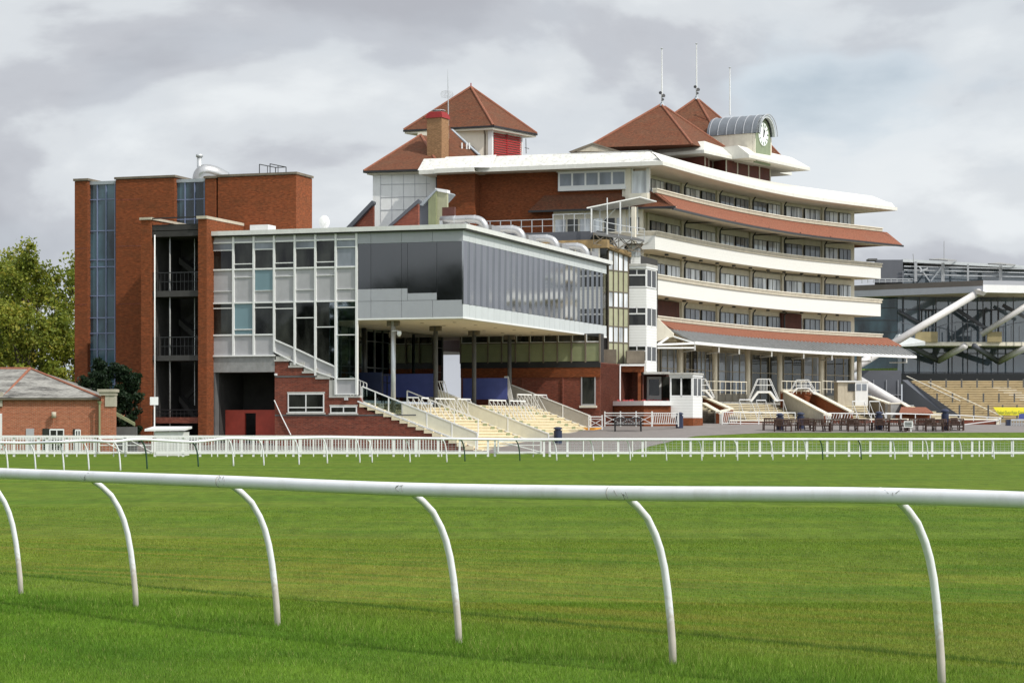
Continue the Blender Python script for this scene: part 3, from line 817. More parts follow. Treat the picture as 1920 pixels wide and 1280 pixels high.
# raking glazing over the stair (bays 4 to 6) and the last tall bay
rk_t = [(514.4, 636.5), (553.2, 653), (591.8, 671), (628, 688)]
rk_b = [(514.4, 659), (553.2, 679), (591.8, 696), (628, 708.5)]
for k in range(3):
    i = 3 + k
    a0, a1 = ma[i] + .065, ma[i + 1] - .065
    t0, t1 = H0(*rk_t[k]), H0(*rk_t[k + 1]); b0, b1 = H0(*rk_b[k]), H0(*rk_b[k + 1])
    pane = MB().slabpoly([W(a0, .03, t0), W(a1, .03, t1), W(a1, .03, hW2 - .05), W(a0, .03, hW2 - .05)], Vector((vx_, vy_, 0)) * .05).build("window_pane", M['glass'], VS)
    q = [.42, 1.02, 1.62][k]
    MB().fbox(a0, a1, -.05, .02, hW2 - q - .03, hW2 - q + .03).build("transom", M['white'], pane)
    MB().slabpoly([W(a0, .03, b0), W(a1, .03, b1), W(a1, .03, t1), W(a0, .03, t0)], Vector((vx_, vy_, 0)) * .05).build("raking_panel", M['grey_panel'], VS)
    MB().bar(W(ma[i], -.03, t0), W(ma[i + 1], -.03, t1), .09).bar(W(ma[i], -.03, b0), W(ma[i + 1], -.03, b1), .08).build("raking_rail", M['white'], VS)
a0, a1 = ma[6] + .065, ma[7] - .065
h1_, h2_ = H0(650, 710), H0(650, 740)
pane = MB().fbox(a0, a1, .03, .05, h1_, hW2 - .05).build("window_pane", M['glass_clear'], VS)
MB().fbox(a0, a1, -.05, .02, hW2 - .44, hW2 - .38).build("transom", M['white'], pane)
MB().fbox(a0, a1, -.05, .02, hW2 - 2.16, hW2 - 2.1).build("transom", M['white'], pane)
MB().fbox(a0, a1, .03, .08, h2_ + .08, h1_).build("spandrel_panel", M['grey_panel'], VS)
MB().fbox(a0, a1, -.06, .1, h1_ - .03, h1_ + .05).fbox(a0, a1, -.06, .1, h2_, h2_ + .08).build("sill", M['white'], VS)
# clear left-hand slice next to it
MB().fbox(A0(618), ma[6] - .065, .012, .028, H0(620, 684), hW2 - .1).build("window_pane", M['glass_screen'], VS)
# concrete edge beam, pier, dark undercroft with red screen wall
bT, bB = hB - .1, H0(398, 698)
MB().fbox(aL, A0(515), .0, .6, bB, bT).build("edge_beam", M['conc'], VS)
MB().fbox(A0(389.5), A0(403), .02, .6, 0, bB).build("pier", M['conc_dark'], VS)
MB().fbox(A0(403), A0(515) + 0.1, 4.1, 4.3, 0, bB).fbox(A0(403), A0(403) + .06, .6, 4.1, 0, bB).fbox(aL, A0(515), .6, 7, bB, bB + .2).fbox(aL - .1, aL, .6, 7, 0, bB).build("undercroft", M['dark'], VS)  # near-black sheets inside: the undercroft's shade is painted into the colour
MB().fbox(A0(404), A0(441), 1.4, 1.6, 0, H0(404, 768)).fbox(A0(462), A0(515), 1.4, 1.6, 0, H0(404, 768)).fbox(A0(441), A0(462), 1.4, 1.6, H0(404, 774), H0(404, 768)).build("screen_wall", M['red_paint'], VS)
# stepped brick base
st = [(515, 677.5), (540.8, 678), (541.2, 689), (566.7, 689), (567.1, 699.7), (591.7, 700), (592.1, 710.5), (617, 711), (617.4, 745), (675, 745)]
top = [(A0(x), H0(x, y)) for x, y in st]
aS0 = top[-1][0]; hS0 = top[-1][1]          # where the public steps begin
aS1, NS = 1.25, 15
prof = []
for i in range(NS):
    a = aS0 + (aS1 - aS0) * (i + 1) / NS
    h = hS0 - .35 + (0.02 - hS0 + .35) * i / NS
    prof += [(a - (aS1 - aS0) / NS, h), (a, h)]
low = [(a, max(0.0, h - .62)) for a, h in [(aS0 + .25, hS0 - .1), (aS1 + .3, .25)]]
poly = [(top[0][0], -.1)] + top + [(p[0], p[1]) for p in low] + [(aS1 + .3, -.1)]
pp = [W(a, .0, h) for a, h in poly]
MB().slabpoly(pp, Vector((vx_, vy_, 0)) * .35).build("brick_base", M['brick_dark'], VS)
MB().fbox(A0(515) , A0(515) + .3, .35, 7, 0, H0(515, 680)).build("brick_return", M['dark'], VS)  # return of the brick base, coloured near-black as painted undercroft shade
cs = MB()
for k in range(0, 9, 2):
    if k < 8:
        cs.fbox(top[k][0], top[k + 1][0] + .08, -.08, .4, top[k][1], top[k][1] + .12)
        cs.fbox(top[k][0] + .1, top[k + 1][0] + .15, -.03, .4, top[k][1] + .12, top[k][1] + .33)
cs.fbox(top[8][0], top[9][0], -.06, .4, top[9][1], top[9][1] + .13)
cs.fbox(top[8][0], ma[6] - .06, -.02, .3, top[9][1] + .13, H0(620, 712))
cs.build("stair_edge", M['conc_light'], VS)
MB().fbox(A0(515.5), A0(600), -.015, .0, H0(560, 707), H0(560, 704)).fbox(A0(515.5), A0(780), -.02, .0, H0(560, 779.5), H0(560, 777)).build("string_course", M['conc_dark'], VS)
def win(x0, x1, y0, y1, lights, parent, name="window", fr_=.07, b=0.0, glass='glass', trans=None, frame='white', proud=.05):
    a0, a1 = onb(x0, y0, b)[0], onb(x1, y0, b)[0]
    h1, h0 = onb(x0, y0, b)[1], onb(x0, y1, b)[1]
    m_ = MB()
    m_.fbox(a0, a1, b - proud, b + .04, h0, h0 + fr_).fbox(a0, a1, b - proud, b + .04, h1 - fr_, h1)
    for k in range(lights + 1):
        a = a0 + (a1 - a0 - fr_) * k / lights
        m_.fbox(a, a + fr_, b - proud + .004, b + .036, h0 + fr_, h1 - fr_)
    if trans:
        for t in trans:
            hh = h0 + (h1 - h0) * t
            for k in range(lights):
                a = a0 + (a1 - a0 - fr_) * k / lights
                m_.fbox(a + fr_, a + (a1 - a0 - fr_) / lights, b - proud + .008, b + .03, hh - fr_ / 2, hh + fr_ / 2)
    w = m_.build(name, M[frame], parent)
    MB().fbox(a0 + .01, a1 - .01, b - .025, b - .005, h0 + .01, h1 - .01).build("pane", M[glass], w)
    return w, (a0, a1, h0, h1)
w_, q = win(540, 608, 737.5, 773.5, 2, VS, trans=[.27])
MB().fbox(q[0] - .08, q[1] + .08, -.08, .02, q[2] - .1, q[2]).build("sill", M['conc_light'], w_)
MB().fbox(q[0] - .05, q[1] + .05, -.03, .02, q[3], q[3] + .1).build("lintel", M['conc_light'], w_)
w_, q = win(619.5, 669.5, 761.5, 774.5, 2, VS)
MB().fbox(q[0] - .08, q[1] + .08, -.08, .02, q[2] - .1, q[2]).build("sill", M['conc_light'], w_)
MB().fbox(q[0] - .05, q[1] + .05, -.03, .02, q[3], q[3] + .1).build("lintel", M['conc_light'], w_)
MB().tube([W(A0(515), -.06, H0(515, 750)), W(A0(530), -.06, H0(530, 783)), W(A0(546), -.06, H0(546, 815))], .035, 6).build("drain_pipe", M['white'], VS)
MB().bar(W(A0(671), -.05, H0(671, 752)), W(A0(853), -.05, H0(853, 822)), .05, .09).build("stringer_pipe", M['white'], VS)
MB().fbox(A0(647), A0(653), -.16, 0, H0(650, 750), H0(650, 744.5)).build("bulkhead_lamp", M['lamp_grey'], VS)
MB().fbox(A0(516), A0(520), -.12, 0, H0(516, 704), H0(516, 700)).build("junction_box", M['white'], VS)

# --- the mirrored box
yb = lambda y: H0(868, y)
xs4 = [669, 695.4, 753, 811, 868]
ha, hb_, hj, h538, h547, h569 = yb(452), yb(430.7), yb(561.5), yb(538), yb(547.5), yb(569)
bx = MB().fbox(A0(669) + .07, -.06, .06, 31.8, soff + .06, hT)
bx.build("box_core", M['dark'], VS)
cl = MB().fbox(A0(669) + .08, -.001, .051, .06, soff + .05, hT)
def cpanel(m_, a0, a1, h0, h1, b=0.0):
    m_.fbox(a0 + .012, a1 - .012, b, b + .05, h0 + .012, h1 - .012)
aa = [A0(x) for x in xs4]; aa[0] = ma[7] + .065; aa[-1] = 0.0
for i in range(4):
    cpanel(cl, aa[i], aa[i + 1], ha, hb_)
    cpanel(cl, aa[i], aa[i + 1], soff + .05, hj)
cpanel(cl, aa[0], aa[1], hj, h538); cpanel(cl, aa[1], aa[2], hj, h538)
a764 = A0(764); a819 = A0(819)
cpanel(cl, aa[2], a764, hj, h538); cpanel(cl, a764, a819, hj, h547)
cpanel(cl, a819, aa[4], hj - (hj - h569), hj) if False else None
cl.build("cladding_panels", M['clad'], VS)
k = 0
for (x0, x1, h0) in [(aa[0], aa[1], h538), (aa[1], aa[2] , h538), (aa[2], a764, h538), (a764, a819, h547), (a819, -.0, h569)]:
    lowd = h0 if x0 < a819 else soff + (h569 - soff)
    MB().fbox(x0 + .01, x1 - .01, .004, .05, max(lowd, hj + .012 if x0 < a819 else h569), ha - .01).build("mirror_pane", M['mirror_dk'], VS)
# right (track) side: pale strips with the mirror band between, every pane set at its own slight angle
L_ = 31.9
t1, m0 = yb(451), yb(569.5)
n_ = 27
top_ = MB(); bot_ = MB()
top_.fbox(-.06, -.05, 0, L_, t1 + .01, hT); bot_.fbox(-.06, -.05, 0, L_, soff + .05, m0)
for i in range(n_):
    b0, b1 = L_ * i / n_, L_ * (i + 1) / n_
    top_.fbox(-.05, 0, b0 + .012, b1 - .012, t1 + .01, hT)
    bot_.fbox(-.05, 0, b0 + .012, b1 - .012, soff + .05, m0)
top_.build("upper_panel_strip", M['clad_lt'], VS)
bot_.build("lower_panel_strip", M['clad_lt'], VS)
rg = random.Random(11)
for i in range(n_):
    b0, b1 = L_ * i / n_, L_ * (i + 1) / n_
    e = rg.uniform(-.009, .009); e2 = rg.uniform(-.006, .006)
    MB().hexa([W(.035 + e, b0 + .008, m0 + .01), W(-.045, b1 - .004, m0 + .01), W(-.1, b1 - .008, m0 + .01), W(-.1, b0 + .008, m0 + .01),
               W(.035 + e + e2, b0 + .008, t1), W(-.045 + e2, b1 - .004, t1), W(-.1, b1 - .008, t1), W(-.1, b0 + .008, t1)]).build("mirror_pane", M['mirror'], VS)
fn_ = MB()
for i in range(n_): fn_.fbox(-.06, .046, L_ * i / n_ - .012, L_ * i / n_ + .006, m0, t1)
fn_.build("pane_fins", M['mirror'], VS)
MB().fbox(A0(669), .02, -.02, L_, soff - .06, soff + .05).build("edge_trim", M['white'], VS)
MB().fbox(-14, -.1, .1, L_ - .1, soff - .09, soff - .062).build("soffit", M['soffit'], VS)
dl = MB()
for b in (4, 8, 12, 16, 20, 24, 28):
    for a in (-2.0, -4.2): dl.tube([W(a, b, soff - .11), W(a, b, soff - .088)], .12, 10)
dl.build("soffit_lamps", M['grime'], VS)
# columns under the box with bolted brackets
for b in (1.0, 8.6, 16.2, 23.9, 31.4):
    c = MB().tube([W(-5, b, 2.0), W(-5, b, soff - .1)], .15, 12).build("column", M['galv'] if b < 2 else M['conc_dark'], VS, smooth=True)
    MB().fbox(-5.4, -4.6, b - .12, b + .12, soff - .42, soff - .1).build("bracket", M['grime'], c)
for b in (2, 9.6, 17.2):
    c = MB().tube([W(-10.5, b, 3.4), W(-10.5, b, soff - .1)], .16, 10).build("column", M['black'], VS, smooth=True)
# back of the covered terrace: glass screens and dark hall
MB().fbox(-11.2, -10.95, .5, 26, 3.4, soff - .1).build("hall_wall", M['mirror_teal'], VS)
m_ = MB()
for k in range(18): m_.fbox(-10.95, -10.88, .6 + k * 1.49, .68 + k * 1.49, 3.4, soff - .1)
for z in (5.6, 7.4): m_.fbox(-10.95, -10.90, .5, 26, z, z + .06)
m_.build("hall_mullions", M['conc_dark'], VS)
MB().prism([tuple(W(a, b)[:2]) for a, b in ((-10.95, .4), (-7.0, .4), (-3.4, 26), (-10.95, 26))], 3.0, hS0 - .36).build("terrace_floor", M['conc_light'], VS)
for i, b in enumerate((13, 18)):
    MB().fbox(-10.1, -10.06, b, b + 4.4, 4.6, soff - .15).build("glass_screen", M['glass_screen'], VS)
hr = MB()
for b in range(1, 18):
    hr.bar(W(-8.6, b, 3.45), W(-8.6, b, 5.05), .06)
hr.bar(W(-8.6, 1, 5.05), W(-8.6, 17, 5.05), .06).bar(W(-8.6, 1, 4.55), W(-8.6, 17, 4.55), .05)
hr.build("terrace_railing", M['black'], VS)
# roof things
for i, x in enumerate([(868, 412), (940, 432), (1010, 450), (1075, 467)]):
    b0 = [5.0, 12.6, 20.2, 27.6][i]
    hz = roofh + .78
    p = [W(-3.3, b0, hz)] + smooth_path([W(-2.2, b0, hz), W(-1.1, b0, hz), W(-.62, b0 + .03, hz - .12), W(-.36, b0 + .06, hz - .42), W(-.33, b0 + .08, roofh - .02)], 5)
    d_ = MB().tube(p, .26, 16).build("roof_duct", M['duct'], VS, smooth=True)
    MB().fbox(-1.2, -.15, b0 + .9, b0 + 2.6, roofh, roofh + .46).build("duct_base", M['duct'], d_)
    MB().tube([W(-2.35, b0, hz), W(-2.29, b0, hz)], .28, 16).tube([W(-1.0, b0, hz), W(-.95, b0, hz)], .275, 16).build("duct_collar", M['galv'], d_)
    MB().fbox(-3.3, -3.1, b0 - .25, b0 + .25, roofh, hz).fbox(-1.6, -1.5, b0 - .2, b0 + .2, roofh, hz - .2).build("duct_stand", M['galv'], d_)
MB().fbox(A0(456), A0(490), 1.0, 2.2, roofh, roofh + .46).build("roof_cabinet", M['mastic'], VS)
# dish antenna
dsh = MB()
c0 = W(A0(590), 1.5, roofh + .55)
for i in range(12):
    pass
ringp = []
for rr_, dd in ((.0, .1), (.2, .07), (.38, .0)):
    ringp.append([c0 + Vector((rr_ * math.cos(t) * 0.9, -dd * 0 + .1 - dd, rr_ * math.sin(t) * 1.15)) for t in [2 * math.pi * j / 20 for j in range(20)]])
for r0, r1 in zip(ringp, ringp[1:]):
    for j in range(20): dsh.quad(r0[j], r0[(j + 1) % 20], r1[(j + 1) % 20], r1[j])
dsh.tube([c0 + Vector((0, .1, -.55)), c0 + Vector((0, .1, 0))], .03, 6).tube([c0 + Vector((0.05, .0, -.1)), c0 + Vector((.3, -.5, -.05))], .02, 6)
tag(dsh.build("satellite_dish", M['white'], None), "white satellite dish on the flat roof edge in front of the brick tower", "satellite dish")
tag(MB().tube([W(A0(597), 1.2, roofh), W(A0(597), 1.2, roofh + .85)], .03, 6).build("mast", M['white'], None), "short white mast just right of the satellite dish on the flat roof", "mast")

# ------------------------------------------------------------------ cream public steps
ST = thing("steps", "broad flight of cream painted concrete standing steps under the mirrored box", "steps", W(-2, 12, 0))
sb_ = MB(); sr_ = MB(); ed = MB()
bE = 24.5
def stepg(b):    # the ground climbs away from the camera, so the far end has fewer steps
    return 0.0
SHR = .1375
def sh_box(mb, a0, a1, b0, b1, h0, h1):
    c = [(a0 + SHR * b0, b0), (a1 + SHR * b0, b0), (a1 + SHR * b1, b1), (a0 + SHR * b1, b1)]
    mb.hexa([W(a, b, h0) for a, b in c] + [W(a, b, h1) for a, b in c]); return mb
for i in range(NS):
    a0 = aS0 + (aS1 - aS0) * i / NS; a1 = aS0 + (aS1 - aS0) * (i + 1) / NS
    h = hS0 - .35 + (0.02 - hS0 + .35) * i / NS
    hn = hS0 - .35 + (0.02 - hS0 + .35) * (i + 1) / NS
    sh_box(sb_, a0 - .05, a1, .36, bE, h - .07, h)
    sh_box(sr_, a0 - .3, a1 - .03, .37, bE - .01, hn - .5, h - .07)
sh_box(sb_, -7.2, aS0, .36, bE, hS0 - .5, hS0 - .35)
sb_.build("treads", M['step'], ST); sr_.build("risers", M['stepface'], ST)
for i in range(NS + 1):      # exposed step ends along the near side
    a0 = aS0 + (aS1 - aS0) * i / NS
    h = hS0 - .35 + (0.02 - hS0 + .35) * (i) / NS
    ed.fbox(a0 - .02, a0 + (aS1 - aS0) / NS, -.06, .36, h - .25, h + .002)
ed.build("step_ends", M['step'], ST)
gm = MB()
for b in (9.0, 15.5, 21.6):
    for i in range(0, NS, 1):
        a0 = aS0 + (aS1 - aS0) * (i + 1) / NS
        h = hS0 - .35 + (0.02 - hS0 + .35) * i / NS
        sh_box(gm, a0 - .03, a0 + .006, b, b + .55, h - .24, h - .03)
gm.build("grates", M['sage'], ST)["kind"] = "stuff"
MB().fbox(1.0, 1.75, 22.6, 24.5, .9, 1.55).build("orange_edge", M['orange'], ST)
# raking balustrades
def rake(b, i0, i1, label, glass='panel', ext=0.0, hh=1.05):
    def hat(i): return hS0 - .35 + (0.02 - hS0 + .35) * i / NS
    a0 = aS0 + (aS1 - aS0) * i0 / NS; a1 = aS0 + (aS1 - aS0) * i1 / NS + ext
    h0, h1 = hat(i0), hat(i1) - ext * .45
    t = thing("balustrade", label, "balustrade", W((a0 + a1) / 2 + SHR * b, b, (h0 + h1) / 2 - .5))
    a0 += SHR * b; a1 += SHR * b
    MB().bar(W(a0, b, h0 + hh), W(a1, b, h1 + hh), .07).build("top_rail", M['white'], t)
    MB().bar(W(a0, b, h0 + .12), W(a1, b, h1 + .12), .06).build("bottom_rail", M['white'], t)
    n = 3
    for k in range(n + 1):
        f_ = k / n
        a = a0 + (a1 - a0) * f_; h = h0 + (h1 - h0) * f_
        MB().bar(W(a, b, h - .15), W(a, b, h + hh + (.0)), .07).build("post", M['white'], t)
    if glass:
        MB().slabpoly([W(a0, b - .01, h0 + .16), W(a1, b - .01, h1 + .16), W(a1, b - .01, h1 + hh - .05), W(a0, b - .01, h0 + hh - .05)], Vector((vx_, vy_, 0)) * .02).build("infill", M[glass], t)
    return t
M['panel'] = mat("cream_mesh_panel", (0.62, 0.59, 0.47), 0.5, var=0.05, dirt=0.15)
M['panel_grey'] = mat("grey_mesh_panel", (0.30, 0.28, 0.25), 0.5, var=0.1)  # grey infill of the balustrade by the brick wall
def hat_a(a): return hS0 - .35 + (0.02 - hS0 + .35) * (a - aS0) / (aS1 - aS0)
def on_steps(x, y, dh):
    lo, hi = 132.0, 168.0
    def fn(t):
        X = (x - 960) / FP * t; Z = CAMH - (y - 800) / FP * t
        a = (X - CX) * nx_ + (t - CY) * ny_
        return Z - hat_a(a - SHR * ((X - CX) * vx_ + (t - CY) * vy_)) - dh
    best = None
    n = 400
    pv = fn(lo)
    for k in range(1, n + 1):
        t = lo + (hi - lo) * k / n; f_ = fn(t)
        if pv * f_ <= 0: best = t; break
        pv = f_
    if best is None: best = 150.0
    X = (x - 960) / FP * best
    return ((X - CX) * nx_ + (best - CY) * ny_, (X - CX) * vx_ + (best - CY) * vy_)
rake(.25, 0, 5, "white raking balustrade at the top of the brick edge of the cream steps", 'glass_screen')
rake(.25, 5, 14.2, "cream panelled balustrade down the near brick edge of the cream steps", 'panel')
ad, bd = on_steps(925, 772, 1.05)
bd = min(max(bd, 9), 17)
rake(5.0, 1, 10, "thin white handrail without infill down the first part of the steps", None)
rake(bd, -1, 14.6, "long cream panelled balustrade dividing the cream steps in two", 'panel')
rake(24.0, -3, 8.6, "white framed balustrade with grey infill at the foot of the brick wall", 'panel_grey')
# crush barriers with slanting bars
def barrier(pL, pR, label, group="crush barriers on the cream steps", hh=1.15):
    """pL, pR: (a, b) of the two ends on the steps"""
    h0 = hat_a((pL[0] - SHR * pL[1] + pR[0] - SHR * pR[1]) / 2)
    base = W(pL[0], pL[1], h0)
    t = thing("crush_barrier", label, "barrier", tuple(base), group=group)
    d = Vector((pR[0] - pL[0], pR[1] - pL[1])); Lb = d.length; n = max(2, int(round(Lb / .62)) + 1)
    MB().bar(W(pL[0], pL[1], h0 + hh), W(pR[0], pR[1], h0 + hh), .08, .09).build("top_rail", M['white'], t)
    for k in range(n):
        a = pL[0] + d.x * k / (n - 1); b = pL[1] + d.y * k / (n - 1)
        MB().bar(W(a, b, h0 + .02), W(a, b, h0 + hh - .04), .035).bar(W(a + .85, b, h0 - .36), W(a, b, h0 + hh - .04), .038).build("leg", M['white'], t)
    return t
bl = [((763, 745), (785, 745.5), "near the left of the steps, long one behind the near panel"),
      ((790, 746), (802, 746.5), "short one second from the left on the steps"),
      ((816, 747), (852, 748), "long one in the middle before the dividing panel"),
      ((857, 748), (882, 749), "last one before the dividing panel"),
      ((917, 750), (948, 751), "first one beyond the dividing panel"),
      ((955, 751.5), (985, 752), "second one beyond the dividing panel"),
      ((970, 739.5), (996, 740), "upper left of the pair by the grey balustrade"),
      ((1000, 740), (1025, 741), "upper right of the pair by the grey balustrade")]
def btop(x, y):
    return on_steps(x, y, 1.15)
for (l_, r_, lab) in bl:
    pL, pR = btop(*l_), btop(*r_)
    am = (pL[0] - SHR * pL[1] + pR[0] - SHR * pR[1]) / 2; pb = max(pR[1], pL[1] + .9)
    barrier((am + SHR * pL[1], pL[1]), (am + SHR * pb, pb), "white slatted crush barrier, " + lab)
for (x0, x1, y0, b, lab) in ((813, 833, 715, 9.0, "white slatted barrier on the terrace left of the second blue board"), (946, 953, 706, 19.5, "narrow white slatted barrier at the right end of the second blue board")):
    a0, a1 = onb(x0, y0, b)[0], onb(x1, y0, b)[0]; h1 = onb(x0, y0, b)[1]; hB_ = 3.45
    t = thing("slatted_barrier", lab, "barrier", tuple(W(a0, b, hB_)))
    m_ = MB().bar(W(a0, b, h1), W(a1, b, h1), .06); n = 5
    for k in range(n): m_.bar(W(a0 + (a1 - a0) * k / (n - 1), b, h1), W(a0 + (a1 - a0) * k / (n - 1) + .35, b, hB_), .045)
    m_.build("slats", M['white'], t)
def small_proto(w=1.75):
    t = thing("crush_barrier", "", "barrier", (0, 0, 0))
    MB().bar((0, 0, 1.15), (w, 0, 1.15), .06, .07).build("top_rail", M['white'], t, local=True)
    for k in range(2):
        x = w * k
        MB().bar((x, 0, 0), (x, 0, 1.13), .05).bar((x + .5, -1.1, -.45), (x, 0, 1.10), .05).build("leg", M['white'], t, local=True)
    return t
# blue boards on the terrace
for k, (x0, x1, y0, y1, b, lab) in enumerate([(719, 815, 701, 746, 9.5, "long dark blue board on the terrace behind the left crush barriers"),
                             (868, 951, 709, 750, 18.5, "dark blue board on the terrace in front of the old brick wall"),
                             (672, 716, 698, 742, 4.0, "dark navy board at the top of the steps beside the glazed stair")]):
    a0, a1 = onb(x0, y0, b)[0], onb(x1, y0, b)[0]; h1, h0 = onb(x0, y0, b)[1], onb(x0, y1, b)[1]
    t = thing("hoarding", lab, "hoarding", W((a0 + a1) / 2, b, h0))
    MB().fbox(a0, a1, b, b + .05, h0 + .05, h1).build("board", M['blue'] if k < 2 else M['bluedk'], t)
    MB().fbox(a0, a0 + .06, b + .05, b + .1, h0 - .5, h1).fbox(a1 - .06, a1, b + .05, b + .1, h0 - .5, h1).build("frame", M['black'], t)
# little white gate railing by the glazed stair foot, camera on the first column
t = thing("handrail", "small white barred handrail at the top of the steps beside the glazed stair", "handrail", W(A0(660), .8, hS0))
m_ = MB()
for k in range(6): m_.bar(W(A0(648) + .22 * k, .8, hS0 + .1), W(A0(648) + .22 * k, .8, hS0 + 1.35 - .09 * k), .045)
m_.bar(W(A0(648), .8, hS0 + 1.35), W(A0(648) + 1.1, .8, hS0 + .9), .045)
m_.build("bars", M['white'], t)
t = thing("security_camera", "white dome security camera on a bracket near the top of the first column", "camera", W(-5, .8, soff - 1.1))
MB().bar(W(-5, .8, soff - .75), W(-4.55, .6, soff - .72), .05).build("arm", M['white'], t)
MB().tube([W(-4.45, .6, soff - .75), W(-4.45, .6, soff - .95), W(-4.45, .6, soff - 1.1)], [.13, .15, .05], 12).build("housing", M['white'], t, smooth=True)

# ------------------------------------------------------------------ brick tower behind, with glazed slots
TW = thing("brick_tower", "tall red brick tower block with two glazed slots and flat stone coping, at left", "tower", W(-16, 5, 0))
bT0 = 4.5
A5 = lambda x, b=bT0: onb(x, 500, b)[0]
H5 = lambda x, y, b=bT0: onb(x, y, b)[1]
def tblock(x0, x1, ytop, depth, name="wall", b=bT0, m_='brick', cop=True):
    a0, a1 = A5(x0, b), A5(x1, b); h = H5(x0, ytop, b)
    w = MB().fbox(a0, a1, b, b + depth, 0, h - .18).build(name, M[m_], TW)
    if cop: MB().fbox(a0 - .08, a1 + .08, b - .08, b + depth + .08, h - .15, h).build("coping", M['grime'], w)
    return a0, a1, h
tblock(140, 164, 335.5, 3.0)
tblock(217, 327, 332.5, 6.0)
tblock(384.5, 404.5, 330.5, 2.7, b=bT0 - .05)
a0, a1, h = tblock(408.5, 555, 328, 2.62)
gr = MB().fbox(A5(404.5), A5(408.5), bT0 + .5, bT0 + 2, 0, h - .6).build("recess", M['black'], TW)
for (x0, x1, ty, rows) in [(165, 216.5, 347, [375, 433.5, 487.5, 501, 555, 596, 625, 655, 686, 720, 760]), (328, 384, 343, [375, 412, 450])]:
    a0, a1 = A5(x0, bT0 + .35), A5(x1, bT0 + .35); h1 = H5(x0, ty, bT0 + .35)
    gw = MB().fbox(a0, a1, bT0 + .4, bT0 + .5, 0, h1).build("glazed_slot", M['glass_teal'], TW)
    fr_ = MB()
    for k in range(4):
        a = a0 + (a1 - a0 - .07) * k / 3
        fr_.fbox(a, a + .07, bT0 + .33, bT0 + .42, 0, h1)
    for y in rows:
        hh = H5(x0, y, bT0 + .35)
        fr_.fbox(a0, a1, bT0 + .345, bT0 + .41, hh - .03, hh + .03)
    fr_.build("glazing_bars", M['bluegrey'], gw)
    MB().fbox(a0 - .02, a1 + .02, bT0 + .3, bT0 + 3, h1, h1 + .22).build("slot_cap", M['lead'], gw)
    MB().fbox(a0, a1, bT0 + 2.6, bT0 + 2.8, 0, h1).build("slot_back", M['dark'], gw)
# little glass pyramid over the left slot
a0, a1 = A5(170), A5(216); h1 = H5(165, 345); hp = H5(190, 335.5)
c = W((a0 + a1) / 2, bT0 + 1.5, hp); q = [W(a0, bT0 + .5, h1), W(a1, bT0 + .5, h1), W(a1, bT0 + 2.5, h1), W(a0, bT0 + 2.5, h1)]
m_ = MB()
for k in range(4): m_.quad(q[k], q[(k + 1) % 4], c)
m_.quad(*q).build("roof_light", M['lead'], TW)
sc = MB()      # thin movement joints
for (x0, x1) in ((140.5, 163.5), (217.5, 264)):
    for y in ((466, 571) if x0 < 200 else (375, 462, 570)):
        hh = H5(x0, y)
        sc.fbox(A5(x0), A5(x1), bT0 - .006, bT0, hh - .025, hh + .025)
sc.build("movement_joints", M['brick_dark'], TW)
# plant on top
MB().tube([W(A5(336), 7.5, H5(336, 345)), W(A5(336), 7.5, H5(336, 285))], .17, 10).tube([W(A5(336), 7.5, H5(336, 285)), W(A5(336), 7.5, H5(336, 280))], .24, 10).build("flue", M['galv'], TW, smooth=True)
p = smooth_path([q_ + Vector((0, 0, .62)) for q_ in (W(A5(340), 7.2, H5(340, 350)), W(A5(342), 7.2, H5(340, 338)), W(A5(350), 7.3, H5(340, 331)), W(A5(362), 7.8, H5(340, 334)), W(A5(372), 8.5, H5(340, 342)))], 4)
MB().tube(p, .50, 14).build("exhaust_duct", M['duct'], TW, smooth=True)
MB().fbox(A5(292), A5(306), 6.0, 6.5, H5(292, 334), H5(292, 324)).build("roof_vent", M['black'], TW)
ld = MB()
xa, xb = A5(478), A5(498); z0, z1 = H5(480, 330), H5(480, 306)
for (a, b) in ((xa, 5.2), (xb, 5.2), (xa + .25, 7.2), (xb + .25, 7.2)): ld.bar(W(a, b, z0 - .3), W(a, b, z1), .045)
for (a, b) in ((xa + .12, 6.2), (xb + .12, 6.2)): ld.bar(W(a, b, z0 - .3), W(a, b, z1), .035)
ld.bar(W(xa, 5.2, z1), W(xa + .25, 7.2, z1), .05).bar(W(xb, 5.2, z1), W(xb + .25, 7.2, z1), .05).bar(W(xa + .25, 7.2, z1), W(xb + .25, 7.2, z1), .05)
ld.build("roof_hatch_rail", M['black'], TW)

# open stair shaft in front of the tower
SS = thing("stair_tower", "open fronted brick stair tower with dark landings between two brick piers", "tower", W(-18, -1, 0))
bS = -1.0
AS = lambda x: onb(x, 500, bS)[0]
HS = lambda x, y: onb(x, y, bS)[1]
hs1 = HS(270, 408)
MB().fbox(AS(264.5), AS(283), bS, bS + 5.45, 0, hs1 - .15).build("pier", M['brick'], SS)
MB().fbox(AS(262.5), AS(285), bS - .1, bS + 5.45, hs1 - .15, hs1).build("coping", M['cream_dark'], SS)
hs2 = HS(380, 405)
MB().fbox(AS(371.5), AS(387.5), bS, bS + 5.45, 0, hs2 - .18).build("pier", M['brick'], SS)
MB().fbox(AS(369.5), AS(388.5), bS - .1, bS + 5.45, hs2 - .18, hs2).build("coping", M['cream_dark'], SS)
ai, aj = AS(283), AS(371.5)
MB().fbox(ai, aj, bS + 4.0, bS + 5.4, 0, hs1 - .9).build("back_wall", M['dark'], SS)  # coloured near-black: stairwell shade painted onto the wall
MB().fbox(ai, aj, bS + .15, bS + 5.4, hs1 - 1.25, hs1 - .9).fbox(ai, ai + .12, bS + .4, bS + 5.4, 0, hs1 - 1).fbox(aj - .12, aj, bS + .4, bS + 5.4, 0, hs1 - 1).build('shade_lining', M['dark'], SS)  # added ceiling and near-black side sheets that paint in the stairwell shade
